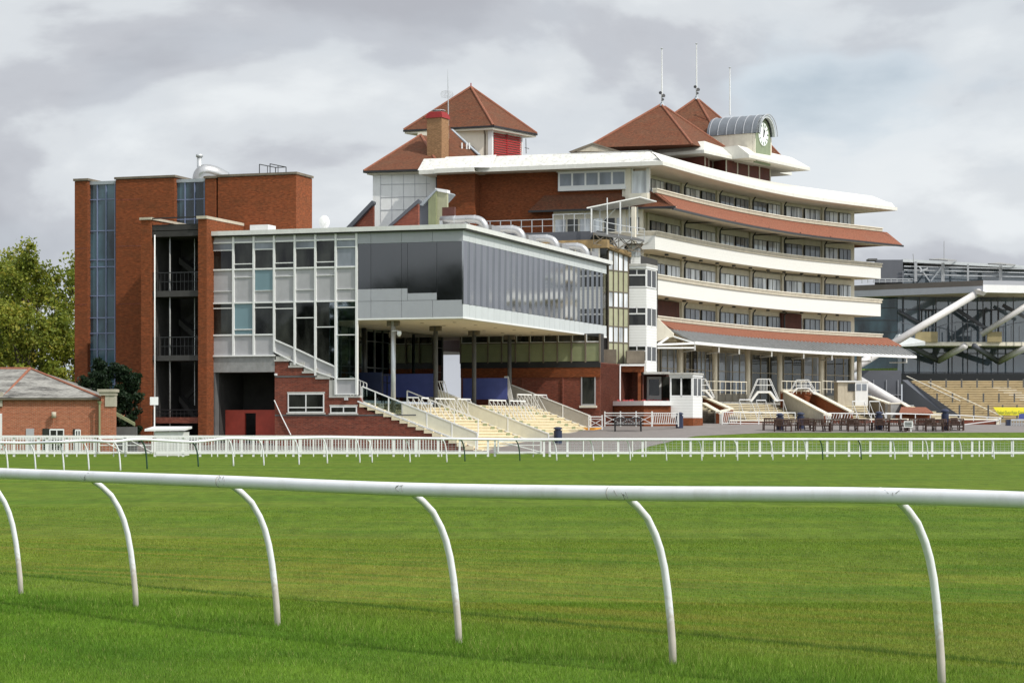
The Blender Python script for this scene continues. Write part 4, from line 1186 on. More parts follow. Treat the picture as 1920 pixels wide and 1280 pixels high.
MB().fbox(ai, aj, bS + .15, bS + 5.2, HS(300, 432), HS(300, 421)).build("head_beam", M['dark'], SS)
MB().bar(W(ai, bS + .05, hs1 - .08), W(aj, bS + .05, hs1 - .05), .08).build("tie_rod", M['black'], SS)
M['landing_dk'] = mat('shade_painted_concrete', (0.045, 0.043, 0.04), 0.9, var=.3)  # concrete darkened: the shade of the open stairwell is in its colour
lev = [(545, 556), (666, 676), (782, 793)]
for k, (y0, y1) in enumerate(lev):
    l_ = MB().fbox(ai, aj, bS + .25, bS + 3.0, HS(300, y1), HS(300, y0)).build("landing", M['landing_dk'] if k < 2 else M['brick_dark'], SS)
    m_ = MB()
    zt = HS(300, y0 - 34 + (0 if k < 2 else 20)); zb = HS(300, y0)
    m_.bar(W(ai, bS + .3, zt), W(aj, bS + .3, zt), .06).bar(W(ai, bS + .3, (zt + zb) / 2), W(aj, bS + .3, (zt + zb) / 2), .035)
    for j in range(13): m_.bar(W(ai + (aj - ai) * j / 12, bS + .3, zb), W(ai + (aj - ai) * j / 12, bS + .3, zt), .025)
    m_.build("railing", M['black'], l_)
for k in range(3):
    zlo = [0.3, HS(300, 666), HS(300, 545)][k]; zhi = [HS(300, 666), HS(300, 545), HS(300, 430)][k]
    m_ = MB()
    m_.slabpoly([W(aj - .3, bS + 3.1, zlo), W(ai + .4, bS + 3.1, (zlo + zhi) / 2), W(ai + .4, bS + 3.1, (zlo + zhi) / 2 + .4), W(aj - .3, bS + 3.1, zlo + .4)], Vector((vx_, vy_, 0)) * 1.2)
    m_.slabpoly([W(ai + .4, bS + 3.9, (zlo + zhi) / 2), W(aj - .3, bS + 3.9, zhi - .4), W(aj - .3, bS + 3.9, zhi), W(ai + .4, bS + 3.9, (zlo + zhi) / 2 + .4)], Vector((vx_, vy_, 0)) * 1.0)
    m_.build("stair_flight", M['landing_dk'], SS)
MB().tube([W(ai + .22, bS + .1, .0), W(ai + .22, bS + .1, HS(300, 440))], .045, 8).build("downpipe", M['white'], SS, smooth=True)
MB().tube([W(ai + 1.1, bS + .5, .0), W(ai + 1.1, bS + .5, HS(300, 440))], .05, 8).build("riser_pipe", M['conc'], SS, smooth=True)
MB().tube([W(ai + 2.0, bS + 2.2, 3), W(ai + 2.0, bS + 2.2, HS(300, 440))], .03, 6).build("conduit", M['galv'], SS)

# ------------------------------------------------------------------ brick hut with slate roof
HT = thing("brick_hut", "small red brick outbuilding with mossy grey slate hipped roof, at the left edge", "outbuilding", (-30, 133, 0))
hy = 133.0
def hp_(x, y, Y=hy): p = pix(x, y, Y); return p
eh = hp_(0, 745.5).z
xr_ = hp_(188, 745).x; xl_ = hp_(-160, 745).x
MB().box(xl_, hp_(186, 0).x - .0, hy, hy + 9, 0, eh - .12).build("wall", M['brick_hut'], HT)
MB().box(xl_ - .2, xr_ + .05, hy - .22, hy + 9.2, eh - .12, eh).build("eaves", M['grime'], HT)
ap = pix(57, 691, hy + 4.6); ap2 = Vector((xl_ + 4, hy + 4.6, ap.z))
c1 = Vector((xr_ + .1, hy - .25, eh)); c2 = Vector((xl_ - .2, hy - .25, eh)); c3 = Vector((xl_ - .2, hy + 9.25, eh)); c4 = Vector((xr_ + .1, hy + 9.25, eh))
cm = pix(5, 747, hy - .25); cm.z = eh
m_ = MB().quad(c2, c1, ap, ap2).quad(c1, c4, ap).quad(c4, c3, ap2, ap).quad(c3, c2, ap2).quad(c1, c2, c3, c4)
rf = m_.build("roof", M['slate'], HT)
MB().tube([c1, ap], .09, 6).tube([ap, ap2], .09, 6).tube([ap + Vector((0, 0, .02)), pix(8, 742, hy + .3)], .10, 6).build("ridge_tiles", M['ridge'], rf)
MB().box(hp_(190, 0).x, hp_(216, 0).x, hy - .3, hy + .4, 0, hp_(190, 762).z).build("gate_pier", M['brick_hut'], HT)
m_ = MB().box(hp_(199, 0).x, hp_(217, 0).x, hy - .36, hy + .42, hp_(0, 762).z, hp_(0, 741).z).box(hp_(188, 0).x, hp_(218, 0).x, hy - .42, hy + .5, hp_(0, 741).z, hp_(0, 735).z).box(hp_(185, 0).x, hp_(220.5, 0).x, hy - .48, hy + .55, hp_(0, 735).z, hp_(0, 729.5).z)
m_.build("pier_cap", M['stone'], HT)
MB().box(hp_(191, 0).x, hp_(199, 0).x, hy - .3, hy + .4, hp_(0, 762).z, hp_(0, 741).z).build("pier_brick", M['brick_hut'], HT)
MB().tube([Vector((hp_(189, 0).x, hy - .4, 0)), Vector((hp_(189, 0).x, hy - .4, hp_(0, 758).z))], .06, 8).tube([Vector((hp_(189, 0).x, hy - .4, hp_(0, 758).z)), Vector((hp_(189, 0).x, hy - .4, hp_(0, 752).z))], [.07, .15], 8).build("downpipe", M['sage'], HT)
m_ = MB().tube([hp_(101, 783, hy - .25), hp_(101, 772, hy - .25)], .14, 10)
m_.build("wall_lamp", M['cream_dark'], HT, smooth=True)
for (x0, x1, y0, nm, g_) in [(49, 64, 803, "vent", 'grey_panel'), (80, 120, 803, "window", 'glass'), (137, 151, 804, "window", 'glass')]:
    w_ = MB().box(hp_(x0, 0).x, hp_(x1, 0).x, hy - .04, hy, hp_(0, 850).z, hp_(0, y0).z).build(nm, M[g_], HT)
    if nm == "window":
        m_ = MB(); 
        for k in range(3): 
            X = hp_(x0 + (x1 - x0) * (.35 + .32 * k), 0).x
            m_.box(X - .03, X + .03, hy - .07, hy - .02, hp_(0, 849).z, hp_(0, y0).z - .05)
        m_.box(hp_(x0 + (x1 - x0) * .35, 0).x, hp_(x1, 0).x, hy - .072, hy - .018, hp_(0, y0 + 2).z - .05, hp_(0, y0).z - .02)
        m_.build("frame", M['white'], w_)
MB().box(hp_(0, 0).x - .1, hp_(4, 0).x, hy - .1, hy, 0.3, hp_(0, 775).z).build("door", M['white'], HT)
MB().box(hp_(-10, 0).x, hp_(5, 0).x, hy - .1, hy + .2, hp_(0, 762).z, hp_(0, 735).z).build("stone_panel", M['stone'], HT)
# small sloping garden stair wall between hut and tower
gw_ = thing("ramp_wall", "low pale sloping wall with rail in the shade between the hut and the tower", "wall", (-23, 136, 0))
MB().slabpoly([pix(217, 772, 135), pix(252, 792, 135), pix(252, 798, 135), pix(217, 779, 135)], (0, .3, 0)).build("coping", M['sage'], gw_)
MB().box(pix(217, 0, 135).x, pix(256, 0, 135).x, 135, 135.3, 0, pix(0, 800, 135).z).build("wall", M['conc_dark'], gw_)
# sign board on white pole, and white cabinet behind the fence
t = thing("sign_board", "blank white square board on a thin white pole in front of the stair tower", "sign", (pix(289, 0, 126).x, 126, 0))
x_ = pix(289.5, 0, 126).x
MB().tube([(x_, 126, 0), (x_, 126, pix(0, 745, 126).z)], .035, 8).build("pole", M['white'], t)
MB().box(pix(281.5, 0, 126).x, pix(297, 0, 126).x, 125.93, 125.96, pix(0, 759, 126).z, pix(0, 744, 126).z).build("board", M['white'], t)
t = thing("cabinet", "low white cabinet with a flat overhanging lid behind the gate", "cabinet", (pix(310, 0, 124).x, 124, 0))
MB().box(pix(291, 0, 124).x, pix(345, 0, 124).x, 124, 126, 0, pix(0, 809, 124).z).build("body", M['mastic'], t)
MB().slabpoly([pix(271, 808, 123.8), pix(347, 807, 123.8), pix(360, 803, 126), pix(288, 803, 126)], (0, 0, .12)).build("lid", M['white'], t)

# ------------------------------------------------------------------ old green and brick block at the end of the steps
GB = thing("old_stand_block", "old brick and sage panelled block closing the far end of the cream steps", "building", W(-2, 26, 1))
bG = 26.0
AG = lambda x, b=bG: onb(x, 700, b)[0]
HG = lambda x, y, b=bG: onb(x, y, b)[1]
x0_, x1_ = -9.5, AG(1125)
hbr = HG(1050, 680)
MB().fbox(x0_, x1_, bG, bG + 12, .5, hbr).build("brick_wall", M['brick_dark'], GB)
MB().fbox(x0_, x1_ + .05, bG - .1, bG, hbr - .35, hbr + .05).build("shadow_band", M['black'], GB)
MB().fbox(x0_, x1_ + .03, bG - .07, bG, hbr - 1.05, hbr - .36).build("brick_band", M['brick'], GB)
hp1 = HG(1050, 643); hw1 = HG(1050, 631)
MB().fbox(x0_, x1_, bG + .02, bG + 1, hbr, hw1 + .2).build("upper_wall", M['dark'], GB)
pa = [x0_ + (x1_ - x0_) * k / 10 for k in range(11)]
for k in range(10):
    MB().fbox(pa[k] + .05, pa[k + 1] - .05, bG - .03, bG + .02, hbr + .1, hp1 - .03).build("sage_panel", M['sage'], GB)
    w_ = MB().fbox(pa[k] + .05, pa[k + 1] - .05, bG - .02, bG + .02, hp1 + .05, hw1 + .15).build("window", M['glass'], GB)
    MB().fbox(pa[k] + .05, pa[k + 1] - .05, bG - .04, bG - .021, hp1 + .05, hp1 + .11).fbox(pa[k] + .05, pa[k] + .1, bG - .04, bG - .021, hp1 + .111, hw1 + .15).build("frame", M['white'], w_)
m_ = MB()
for k in range(11): m_.fbox(pa[k] - .05, pa[k] + .05, bG - .12, bG + .02, hbr, hw1 + .15)
m_.fbox(x0_, x1_, bG - .1, bG + .02, hp1 - .03, hp1 + .05)
m_.build("glazing_frame", M['grime'], GB)
# sash window and downpipes on the brick wall
w_, q = win(1089.5, 1117, 704, 760, 1, GB, fr_=.10, b=bG - .01, trans=[.5], frame='grey_panel', proud=.03)
MB().fbox(q[0] - .1, q[1] + .1, bG - .16, bG, q[2] - .16, q[2]).build("sill", M['cream'], w_)
MB().fbox(AG(978), AG(981), bG - .1, bG, .8, hbr - 1.1).fbox(AG(1054), AG(1057), bG - .1, bG, .8, hbr - 1.1).build("pilaster", M['brick_dark'], GB)
# lower brick block with corner verandah (right of the end wall)
aR = x1_
MB().fbox(aR - 6, aR, bG + .1, bG + 8.2, .8, hbr - .05).build("side_wall", M['brick_dark'], GB)
s1 = pix(1158, 683, 168); 
def bx_px(xa, xb, ya, yb, Y, d):
    p0, p1 = pix(xa, ya, Y), pix(xb, yb, Y)
    return (p0.x, p1.x, Y, Y + d, p1.z, p0.z)
MB().box(*bx_px(1130, 1156, 655, 681, 166.5, 1.6)).build("concrete_box", M['grime'], GB)
MB().box(*bx_px(1175, 1209, 657, 681, 169.5, 1.6)).build("concrete_box", M['grime'], GB)
MB().box(*bx_px(1158, 1208, 682.5, 686, 167.4, 3)).build("verandah_edge", M['white'], GB)
MB().box(*bx_px(1164, 1208, 686, 697, 167.7, 3)).build("verandah_beam", M['brick'], GB)
MB().box(*bx_px(1196, 1202, 697, 752, 167.75, .3)).build("verandah_pier", M['brick'], GB)
MB().box(*bx_px(1126, 1163, 684, 800, 167.2, 3)).build("corner_wall", M['brick_dark'], GB)
MB().box(*bx_px(1163, 1205, 697, 800, 170.6, 1)).build("porch_wall", M['brick_dark'], GB)
MB().box(*bx_px(1166, 1178, 706, 752, 170.5, .08)).build("door", M['white'], GB)
MB().tube([pix(1129.5, 696, 165.5), pix(1129.5, 806, 165.5)], .06, 8).tube([pix(1129.5, 696, 165.5), pix(1129.5, 688, 165.5)], [.07, .17], 8).build("downpipe", M['cream'], GB)
MB().tube([pix(1162.5, 684, 167), pix(1162.5, 752, 167)], .06, 8).build("downpipe", M['white'], GB)
# green panelled turret
P1 = pix(1139.5, 700, 169.6); P2 = pix(1177, 700, 171.7)
d12 = Vector((P2.x - P1.x, P2.y - P1.y, 0)); L12 = d12.length; t12 = d12.normalized(); n12 = Vector((t12.y, -t12.x, 0))
back1 = P1 + Vector((vx_, vy_, 0)) * 10 - Vector((nx_, ny_, 0)) * 9; back2 = P2 + Vector((vx_, vy_, 0)) * 9
zz = lambda y: CAMH + (800 - y) / FP * 169.6
frontL = Vector((W(-9.5, 32.6).x, W(-9.5, 32.6).y, 0)); 
MB().prism([(P1.x, P1.y), (P2.x, P2.y), (back2.x, back2.y), (back1.x, back1.y), (frontL.x, frontL.y)], 3, zz(468)).build("turret_core", M['dark'], GB)
def tq(t, z, o=0.0): p = P1 + t12 * t + n12 * o; return Vector((p.x, p.y, z))
bands = [(470, 505, 'w'), (507, 546, 'p'), (546, 574, 'w'), (577, 611, 'p'), (611, 640, 'w'), (642, 683, 'p')]
nb = 4
for y0, y1, kd in bands:
    for k in range(nb):
        t0, t1_ = L12 * k / nb + .04, L12 * (k + 1) / nb - .04
        mm_ = M['olive'] if kd == 'p' else M['glass_pale']
        MB().slabpoly([tq(t0, zz(y1), .03), tq(t1_, zz(y1), .03), tq(t1_, zz(y0), .03), tq(t0, zz(y0), .03)], -n12 * .06).build("olive_panel" if kd == 'p' else "window", mm_, GB)
m_ = MB()
for k in range(nb + 1): m_.bar(tq(L12 * k / nb, zz(683), .06), tq(L12 * k / nb, zz(468), .06), .09)
for y in (506, 546, 575.5, 611, 641): m_.bar(tq(0, zz(y), .05), tq(L12, zz(y), .05), .07)
m_.build("glazing_bars", M['grime'], GB)
# top storey seen over the mirrored box, and the beam that carries the roof walkway
m_ = MB()
bt = 32.6
ta0, ta1 = onb(1035, 480, bt)[0], onb(1139, 480, bt)[0]
ht0, ht1 = onb(1100, 500, bt)[1], onb(1100, 466, bt)[1]
for k in range(7):
    a0, a1 = ta0 + (ta1 - ta0) * k / 7, ta0 + (ta1 - ta0) * (k + 1) / 7
    w_ = MB().fbox(a0 + .06, a1 - .06, bt - .04, bt, ht0 - 1, ht1).build("window", M['glass_pale'] if k % 2 else M['glass'], GB)
    MB().fbox(a0 - .05, a0 + .05, bt - .1, bt, ht0 - 1, ht1).build("mullion", M['cream'], w_)
MB().fbox(ta0 - 3, ta1 + .1, bt - .5, bt + .2, ht1 + .0, ht1 + .62).build("roof_beam", M['rust'], GB)
MB().bar(tq(-.2, zz(462), .1), tq(L12 + .1, zz(474), .1), .35, .35).build("roof_beam", M['rust'], GB)
# dark roof clutter, walkway deck and rails
hd = onb(1080, 432, 34)[1]
MB().fbox(onb(880, 440, 34)[0], onb(1110, 440, 34)[0], 33.6, 40, hd - .9, hd - .12).build("roof_deck", M['charcoal'], GB)
MB().fbox(onb(985, 440, 34)[0], onb(1110, 440, 34)[0] + .2, 33.2, 40, ht1 + .62, hd - .9).build("plant_room", M['black'], GB)
rl = MB()
dk = hd - .12
pathA = [onb(x, 430, 33.7)[0] for x in (880, 1036)]
a = pathA[0]
while a < onb(1110, 430, 33.7)[0]:
    hh = 1.0 if a < pathA[1] else 1.35
    rl.bar(W(a, 33.7, dk), W(a, 33.7, dk + hh), .05); a += .85
aE = onb(1110, 430, 33.7)[0]
rl.bar(W(pathA[0], 33.7, dk + 1.0), W(pathA[1], 33.7, dk + 1.0), .05).bar(W(pathA[0], 33.7, dk + .5), W(aE, 33.7, dk + .5), .035)
rl.bar(W(pathA[1], 33.7, dk + 1.35), W(aE, 33.7, dk + 1.35), .05)
rl.build("walkway_railing", M['galv'], GB)
# camera gantry hanging out over the turret
qa = W(aE, 33.7, dk); 
ga, gb2, gz0, gz1 = pix(1113, 437, 168.0), pix(1205, 452, 172), 0, 0
m_ = MB().slabpoly([ga, pix(1208, 450, 171.5), pix(1196, 446, 176), pix(1120, 432, 176)], (0, 0, -.14))
gt = thing("camera_gantry", "steel mesh camera gantry with railings hung out above the olive turret", "gantry", (ga.x, ga.y, ga.z))
m_.build("deck", M['conc_dark'], gt)
m_ = MB()
gp = [pix(1113, 436, 168.0), pix(1137, 440.5, 169), pix(1160, 445, 170), pix(1184, 449, 171), pix(1208, 452, 171.8)]
for p in gp: m_.bar(p, p + Vector((0, 0, .95)), .045)
for p, q_ in zip(gp, gp[1:]):
    m_.bar(p + Vector((0, 0, .95)), q_ + Vector((0, 0, .95)), .05).bar(p + Vector((0, 0, .5)), q_ + Vector((0, 0, .5)), .03)
m_.build("railing", M['galv'], gt)
m_ = MB()
for p, q_ in zip(gp, gp[1:]):
    lo = Vector((0, 0, -.85))
    m_.bar(p, q_ + lo, .05).bar(q_, p + lo, .05).bar(p + lo, q_ + lo, .05).bar(p, p + lo, .05)
    back = Vector((.4, 1.6, 0)); m_.bar(p + lo, q_ + back, .04).bar(q_ + lo, p + back, .04)
m_.build("truss", M['grime'], gt)
sh = thing("roof_shelter", "tilted white sheet roof on thin posts over the roof walkway", "shelter", tuple(W(aE, 35, dk)))
MB().slabpoly([pix(1100, 391, 170), pix(1200, 370.5, 172), pix(1231, 379, 176), pix(1126, 396, 177)], (0, 0, .09)).build("roof_sheet", M['mastic'], sh)
m_ = MB()
for (x, yt, yb2, Y) in [(1109, 391, 436, 170), (1125, 392, 434, 175), (1163, 379, 438, 171.2), (1180, 384, 436, 175), (1195, 388, 440, 175.5)]:
    MB().bar(pix(x, yb2, Y), pix(x, yt, Y), .09).build("post", M['white'], sh)
MB().bar(pix(1154, 392, 174), pix(1131, 414, 174), .07).build("brace", M['white'], sh)
tag(MB().bar(pix(1139, 440, 169), pix(1138.5, 371, 169), .06).build("mast", M['white']), "thin white upright mast in front of the tilted roof shelter", "mast")

# olive capped wall, brick gable and slate slopes behind the flat roof
RG = thing("stair_hoods", "steep lean-to stair hoods of brick and slate, one with an olive end wall", "roof hood", W(-6, 20, 13))
def vpoly(pxs, b, d, name, m_, parent):
    return MB().slabpoly([W(onb(x, y, b)[0], b, onb(x, y, b)[1]) for x, y in pxs], Vector((vx_, vy_, 0)) * d).build(name, m_, parent)
vpoly([(724, 430), (784, 430), (784, 376)], 18, .3, "brick_gable", M['brick_dark'], RG)
vpoly([(719, 430), (724.5, 426), (784, 373), (787, 376), (786, 379), (727, 430)], 17.9, .5, "verge", M['charcoal'], RG)
vpoly([(785, 430), (785, 384), (817.5, 356), (817.5, 430)], 22, .3, "dark_side", M['charcoal'], RG)
vpoly([(803, 430), (803, 374), (817.5, 359), (817.5, 430)], 21.8, .2, "olive_side", M['sage'], RG)
vpoly([(786, 384), (817, 354), (819, 356), (792, 386)], 21.7, 4, "slope", M['lead'], RG)
vpoly([(817.5, 430), (817.5, 356), (838, 360), (838, 430)], 22, .3, "olive_wall", M['olive'], RG)
vpoly([(815.5, 358), (815.5, 352.5), (838.5, 356), (838.5, 362)], 21.9, .6, "cap", M['white'], RG)
vpoly([(829, 430), (829, 389), (852, 388), (852, 430)], 21, .3, "maroon_box", M['dkbrown'], RG)
vpoly([(648, 430), (650, 425), (697, 376), (700, 378), (700, 382), (655, 430)], 44, .6, "far_verge", M['charcoal'], RG)
vpoly([(657, 430), (700, 383), (700, 430)], 44.4, .3, "far_gable", M['brick_dark'], RG)

# ------------------------------------------------------------------ white bay window tower and kiosk
BT = thing("bay_tower", "narrow white boarded bay tower with a window on each floor, right of the olive turret", "tower", (pix(1205, 0, 173).x, 173, 1.7))
q1, q2, q3 = pix(1176.5, 0, 171.9), pix(1212, 0, 171.7), pix(1231.5, 0, 174.2)
def P2d(p): return (p.x, p.y)
qb1, qb2 = pix(1178, 0, 178), pix(1228, 0, 179)
zt = lambda y: CAMH + (800 - y) / FP * 171.8
M['boards'] = brick("white_boarding", (0.71, 0.71, 0.69), (0.70, 0.70, 0.68), (0.56, 0.56, 0.53), bw=60, bh=0.21, ms=0.016, big=0.05, bump=0.3, rough=0.5, stain=(0.7, 0.7, 0.68), vary=(.95, 1.02))
pl = [P2d(q1), P2d(q2), P2d(q3), P2d(qb2), P2d(qb1)]
for (y0, y1) in ((540, 575), (612, 647), (678, 697)):
    MB().prism(pl, zt(y1), zt(y0)).build("boarded_wall", M['boards'], BT)
def inset(a, b, t0, t1_, z0, z1, o, m_, name, parent, th=.05):
    a = Vector((a.x, a.y, 0)); b = Vector((b.x, b.y, 0)); d = b - a; nn = Vector((d.y, -d.x, 0)).normalized()
    p, q_ = a + d * t0 + nn * o, a + d * t1_ + nn * o
    return MB().slabpoly([Vector((p.x, p.y, z0)), Vector((q_.x, q_.y, z0)), Vector((q_.x, q_.y, z1)), Vector((p.x, p.y, z1))], -nn * th).build(name, m_, parent)
ctr = lambda f_: [tuple(Vector(p) * f_ + Vector((q2.x, q2.y + 2)) * (1 - f_)) for p in pl]
for (y0, y1) in ((503, 539), (575, 612), (647, 678)):
    w_ = MB().prism(ctr(.965), zt(y1), zt(y0)).build("bay_window", M['glass'], BT)
    fm = MB()
    def fr_bar(a, b, t0, t1_, z0, z1):
        a = Vector((a.x, a.y, 0)); b = Vector((b.x, b.y, 0)); d = b - a; nn = Vector((d.y, -d.x, 0)).normalized()
        p, q_ = a + d * t0, a + d * t1_
        fm.slabpoly([Vector((p.x, p.y, z0)), Vector((q_.x, q_.y, z0)), Vector((q_.x, q_.y, z1)), Vector((p.x, p.y, z1))], -nn * .14)
    z0, z1 = zt(y1), zt(y0); zm = z1 - (z1 - z0) * .36
    for t in (0, .945): fr_bar(q1, q2, t, t + .055, z0, z1)
    fr_bar(q1, q2, .47, .52, zm, z1)
    for z in (z0, zm - .04, z1 - .1): fr_bar(q1, q2, .055, .945, z, z + .1)
    for t in (0.03, .48, .93): fr_bar(q2, q3, t, t + .05, z0, z1)
    for z in (z0, z1 - .1): fr_bar(q2, q3, .08, .93, z + .002, z + .1)
    fm.build("frame", M['white'], w_)
MB().prism(ctr(1.07), zt(503), zt(499)).build("roof_fascia", M['white'], BT)
MB().prism(ctr(1.10), zt(499), zt(494.5)).build("roof_edge", M['conc_light'], BT)
r1, r2 = pix(1177, 0, 172.5), pix(1201, 0, 172.5)
MB().box(r1.x, r2.x, 172.5, 176, zt(496), zt(458)).build("stair_head", M['boards'], BT)
for k in range(3):
    X = r1.x + .25 + k * .27 
    MB().box(X, X + .2, 172.44, 172.5, zt(479), zt(463)).build("window", M['glass_pale'], BT)
MB().box(r1.x - .1, r2.x + .2, 172.3, 176.2, zt(458), zt(455.5)).build("roof_edge", M['grime'], BT)
KS = thing("kiosk", "white boarded corner kiosk with wide windows and flat roof on a low brick plinth", "kiosk", (pix(1285, 0, 165).x, 165, 1.7))
k1, k2, k3 = pix(1256, 0, 164.6), pix(1299, 0, 164.3), pix(1316.5, 0, 166.6)
kb1, kb2 = pix(1256, 0, 169.5), pix(1317, 0, 170.5)
zk = lambda y: CAMH + (800 - y) / FP * 164.4
kp = [P2d(p) for p in (k1, k2, k3, kb2, kb1)]
MB().prism(kp, zk(783), zk(744)).build("boarded_wall", M['boards'], KS)
def grow(pl_, f_, c): return [tuple(Vector(p) * f_ + Vector(c) * (1 - f_)) for p in pl_]
kc = (pix(1286, 0, 167).x, 167)
MB().prism(grow(kp, 1.03, kc), zk(802), zk(783)).build("plinth", M['brick'], KS)
w_ = MB().prism(grow(kp, .97, kc), zk(744), zk(707)).build("bay_window", M['glass'], KS)
fm = MB()
z0, z1 = zk(744), zk(706)
for t in (0, .46, .93): fr_bar(k1, k2, t, t + .07, z0, z1)
for z in (z0, z1 - .12): fr_bar(k1, k2, .07, .93, z + .002, z + .12)
for t in (.02, .48, .90): fr_bar(k2, k3, t, t + .07, z0, z1)
for z in (z0, z1 - .12): fr_bar(k2, k3, .09, .90, z + .004, z + .1)
fm.build("frame", M['white'], w_)
MB().prism(grow(kp, 1.04, kc), zk(706), zk(701.5)).build("roof_fascia", M['white'], KS)
MB().prism(grow(kp, 1.09, kc), zk(701.5), zk(698.5)).build("roof_edge", M['conc_light'], KS)
EN = thing("entrance_porch", "recessed glazed entrance between the bay tower and the white kiosk", "porch", (pix(1230, 0, 169).x, 169, 1.7))
MB().box(*bx_px(1207, 1256, 697, 701, 167.4, 5)).build("roof_edge", M['conc_light'], EN)
MB().box(*bx_px(1207, 1256, 701, 800, 170.5, .3)).build("back_wall", M['dkbrown'], EN)
d_ = MB().box(*bx_px(1213, 1240, 706, 750, 170.3, .1)).build("door", M['white'], EN)
MB().box(*bx_px(1217, 1236, 711, 741, 170.27, .04)).build("pane", M['glass'], d_)
MB().box(*bx_px(1242, 1255, 706, 745, 170.35, .06)).build("side_light", M['glass'], EN)
WL = thing("terrace_wall", "low brick terrace wall with a broad white cap in front of the entrance", "wall", (pix(1200, 0, 165).x, 165, 1.3))
MB().prism([P2d(pix(1143, 0, 166)), P2d(pix(1207, 0, 163.6)), P2d(pix(1258, 0, 164.0)), P2d(pix(1258, 0, 168)), P2d(pix(1143, 0, 168))], .8, zk(760)).build("brickwork", M['brick'], WL)
MB().prism([P2d(pix(1141, 0, 165.8)), P2d(pix(1207, 0, 163.4)), P2d(pix(1259, 0, 163.8)), P2d(pix(1259, 0, 168.1)), P2d(pix(1141, 0, 168.1))], zk(760), zk(751.5)).build("cap", M['white'], WL)
t = thing("planter", "thin strip of red flowers along the terrace wall cap", "flowers", (pix(1180, 0, 166).x, 166, zk(751)))
m_ = MB()
for k in range(60):
    x = 1146 + 108 * random.random(); p = pix(x, 0, 166.4 + random.random()); s_ = .04 + .06 * random.random()
    z = zk(751) ; m_.hexa([(p.x - s_, p.y - s_, z), (p.x + s_, p.y - s_, z), (p.x + s_ * .8, p.y + s_, z), (p.x - s_, p.y + s_, z), (p.x - s_ * .6, p.y - s_ * .5, z + s_), (p.x + s_ * .5, p.y - s_ * .5, z + s_ * 1.5), (p.x + s_ * .5, p.y + s_ * .5, z + s_), (p.x - s_ * .5, p.y + s_ * .5, z + s_ * 1.3)])
m_.build("flowers", M['louvre'], t)

# ------------------------------------------------------------------ the main grandstand with its curved balconies
MS = thing("grandstand", "large curved grandstand with white balcony bands, red tiled skirts and white canopy roofs", "grandstand", (16, 190, 2))
QP = [Vector(p) for p in [(11.62, 182.0), (16.3, 191.6), (21.2, 200.3), (26.9, 208.6), (35.95, 218.4)]]
def catm(P, k):
    o = []
    for i in range(len(P) - 1):
        p0 = P[i - 1] if i else P[0] * 2 - P[1]; p1, p2 = P[i], P[i + 1]; p3 = P[i + 2] if i + 2 < len(P) else P[-1] * 2 - P[-2]
        for j in range(k):
            t = j / k
            o.append(0.5 * ((2 * p1) + (p2 - p0) * t + (2 * p0 - 5 * p1 + 4 * p2 - p3) * t * t + (3 * p1 - p0 - 3 * p2 + p3) * t ** 3))
    o.append(P[-1]); return o
CUR = catm(QP, 8)
def nrmls(C):
    o = []
    for i in range(len(C)):
        d = (C[min(i + 1, len(C) - 1)] - C[max(i - 1, 0)]).normalized()
        o.append(Vector((d.y, -d.x)))
    return o
NR = nrmls(CUR)
TE = (CUR[-1] - CUR[-2]).normalized()      # tangent at the far end
LD = Vector((-nx_, -ny_)) * 1.0             # direction of the end wall, back from the near corner
def off(o, e0=0.0, e1=0.0):
    """facade curve moved outward by o; e0/e1 lengthen it past the near / far end"""
    c = [p + n_ * o for p, n_ in zip(CUR, NR)]
    t0 = (c[1] - c[0]).normalized(); t1 = (c[-1] - c[-2]).normalized()
    if e0: c = [c[0] - t0 * e0] + c[(0 if e0 > 0 else 1):]
    if e1: c = c[:(None if e1 > 0 else -1)] + [c[-1] + t1 * e1]
    return c
def trim(c, xpx):        # keep the part of the curve left of pixel column xpx
    k = (xpx - 960) / FP
    o = []
    for p, q_ in zip(c, c[1:]):
        o.append(p)
        fa, fb = p.x - k * p.y, q_.x - k * q_.y
        if fa <= 0 < fb:
            o.append(p + (q_ - p) * (-fa / (fb - fa))); return o
    return c
def at_px(c, x):
    k = (x - 960) / FP
    for i, (p, q_) in enumerate(zip(c, c[1:])):
        fa, fb = p.x - k * p.y, q_.x - k * q_.y
        if fa <= 0 <= fb: return p + (q_ - p) * (-fa / (fb - fa)), (q_ - p).normalized()
    p = c[0] if (c[0].x - k * c[0].y) > 0 else c[-1]
    return p, TE
def along_n(C, n):
    ds = [0]
    for p, q_ in zip(C, C[1:]): ds.append(ds[-1] + (q_ - p).length)
    o = []
    for k in range(n):
        s = ds[-1] * k / (n - 1)
        for i in range(len(C) - 1):
            if ds[i + 1] >= s - 1e-9:
                t = (s - ds[i]) / max(1e-9, ds[i + 1] - ds[i]); o.append(C[i] + (C[i + 1] - C[i]) * t); break
        else: o.append(C[-1])
    return o
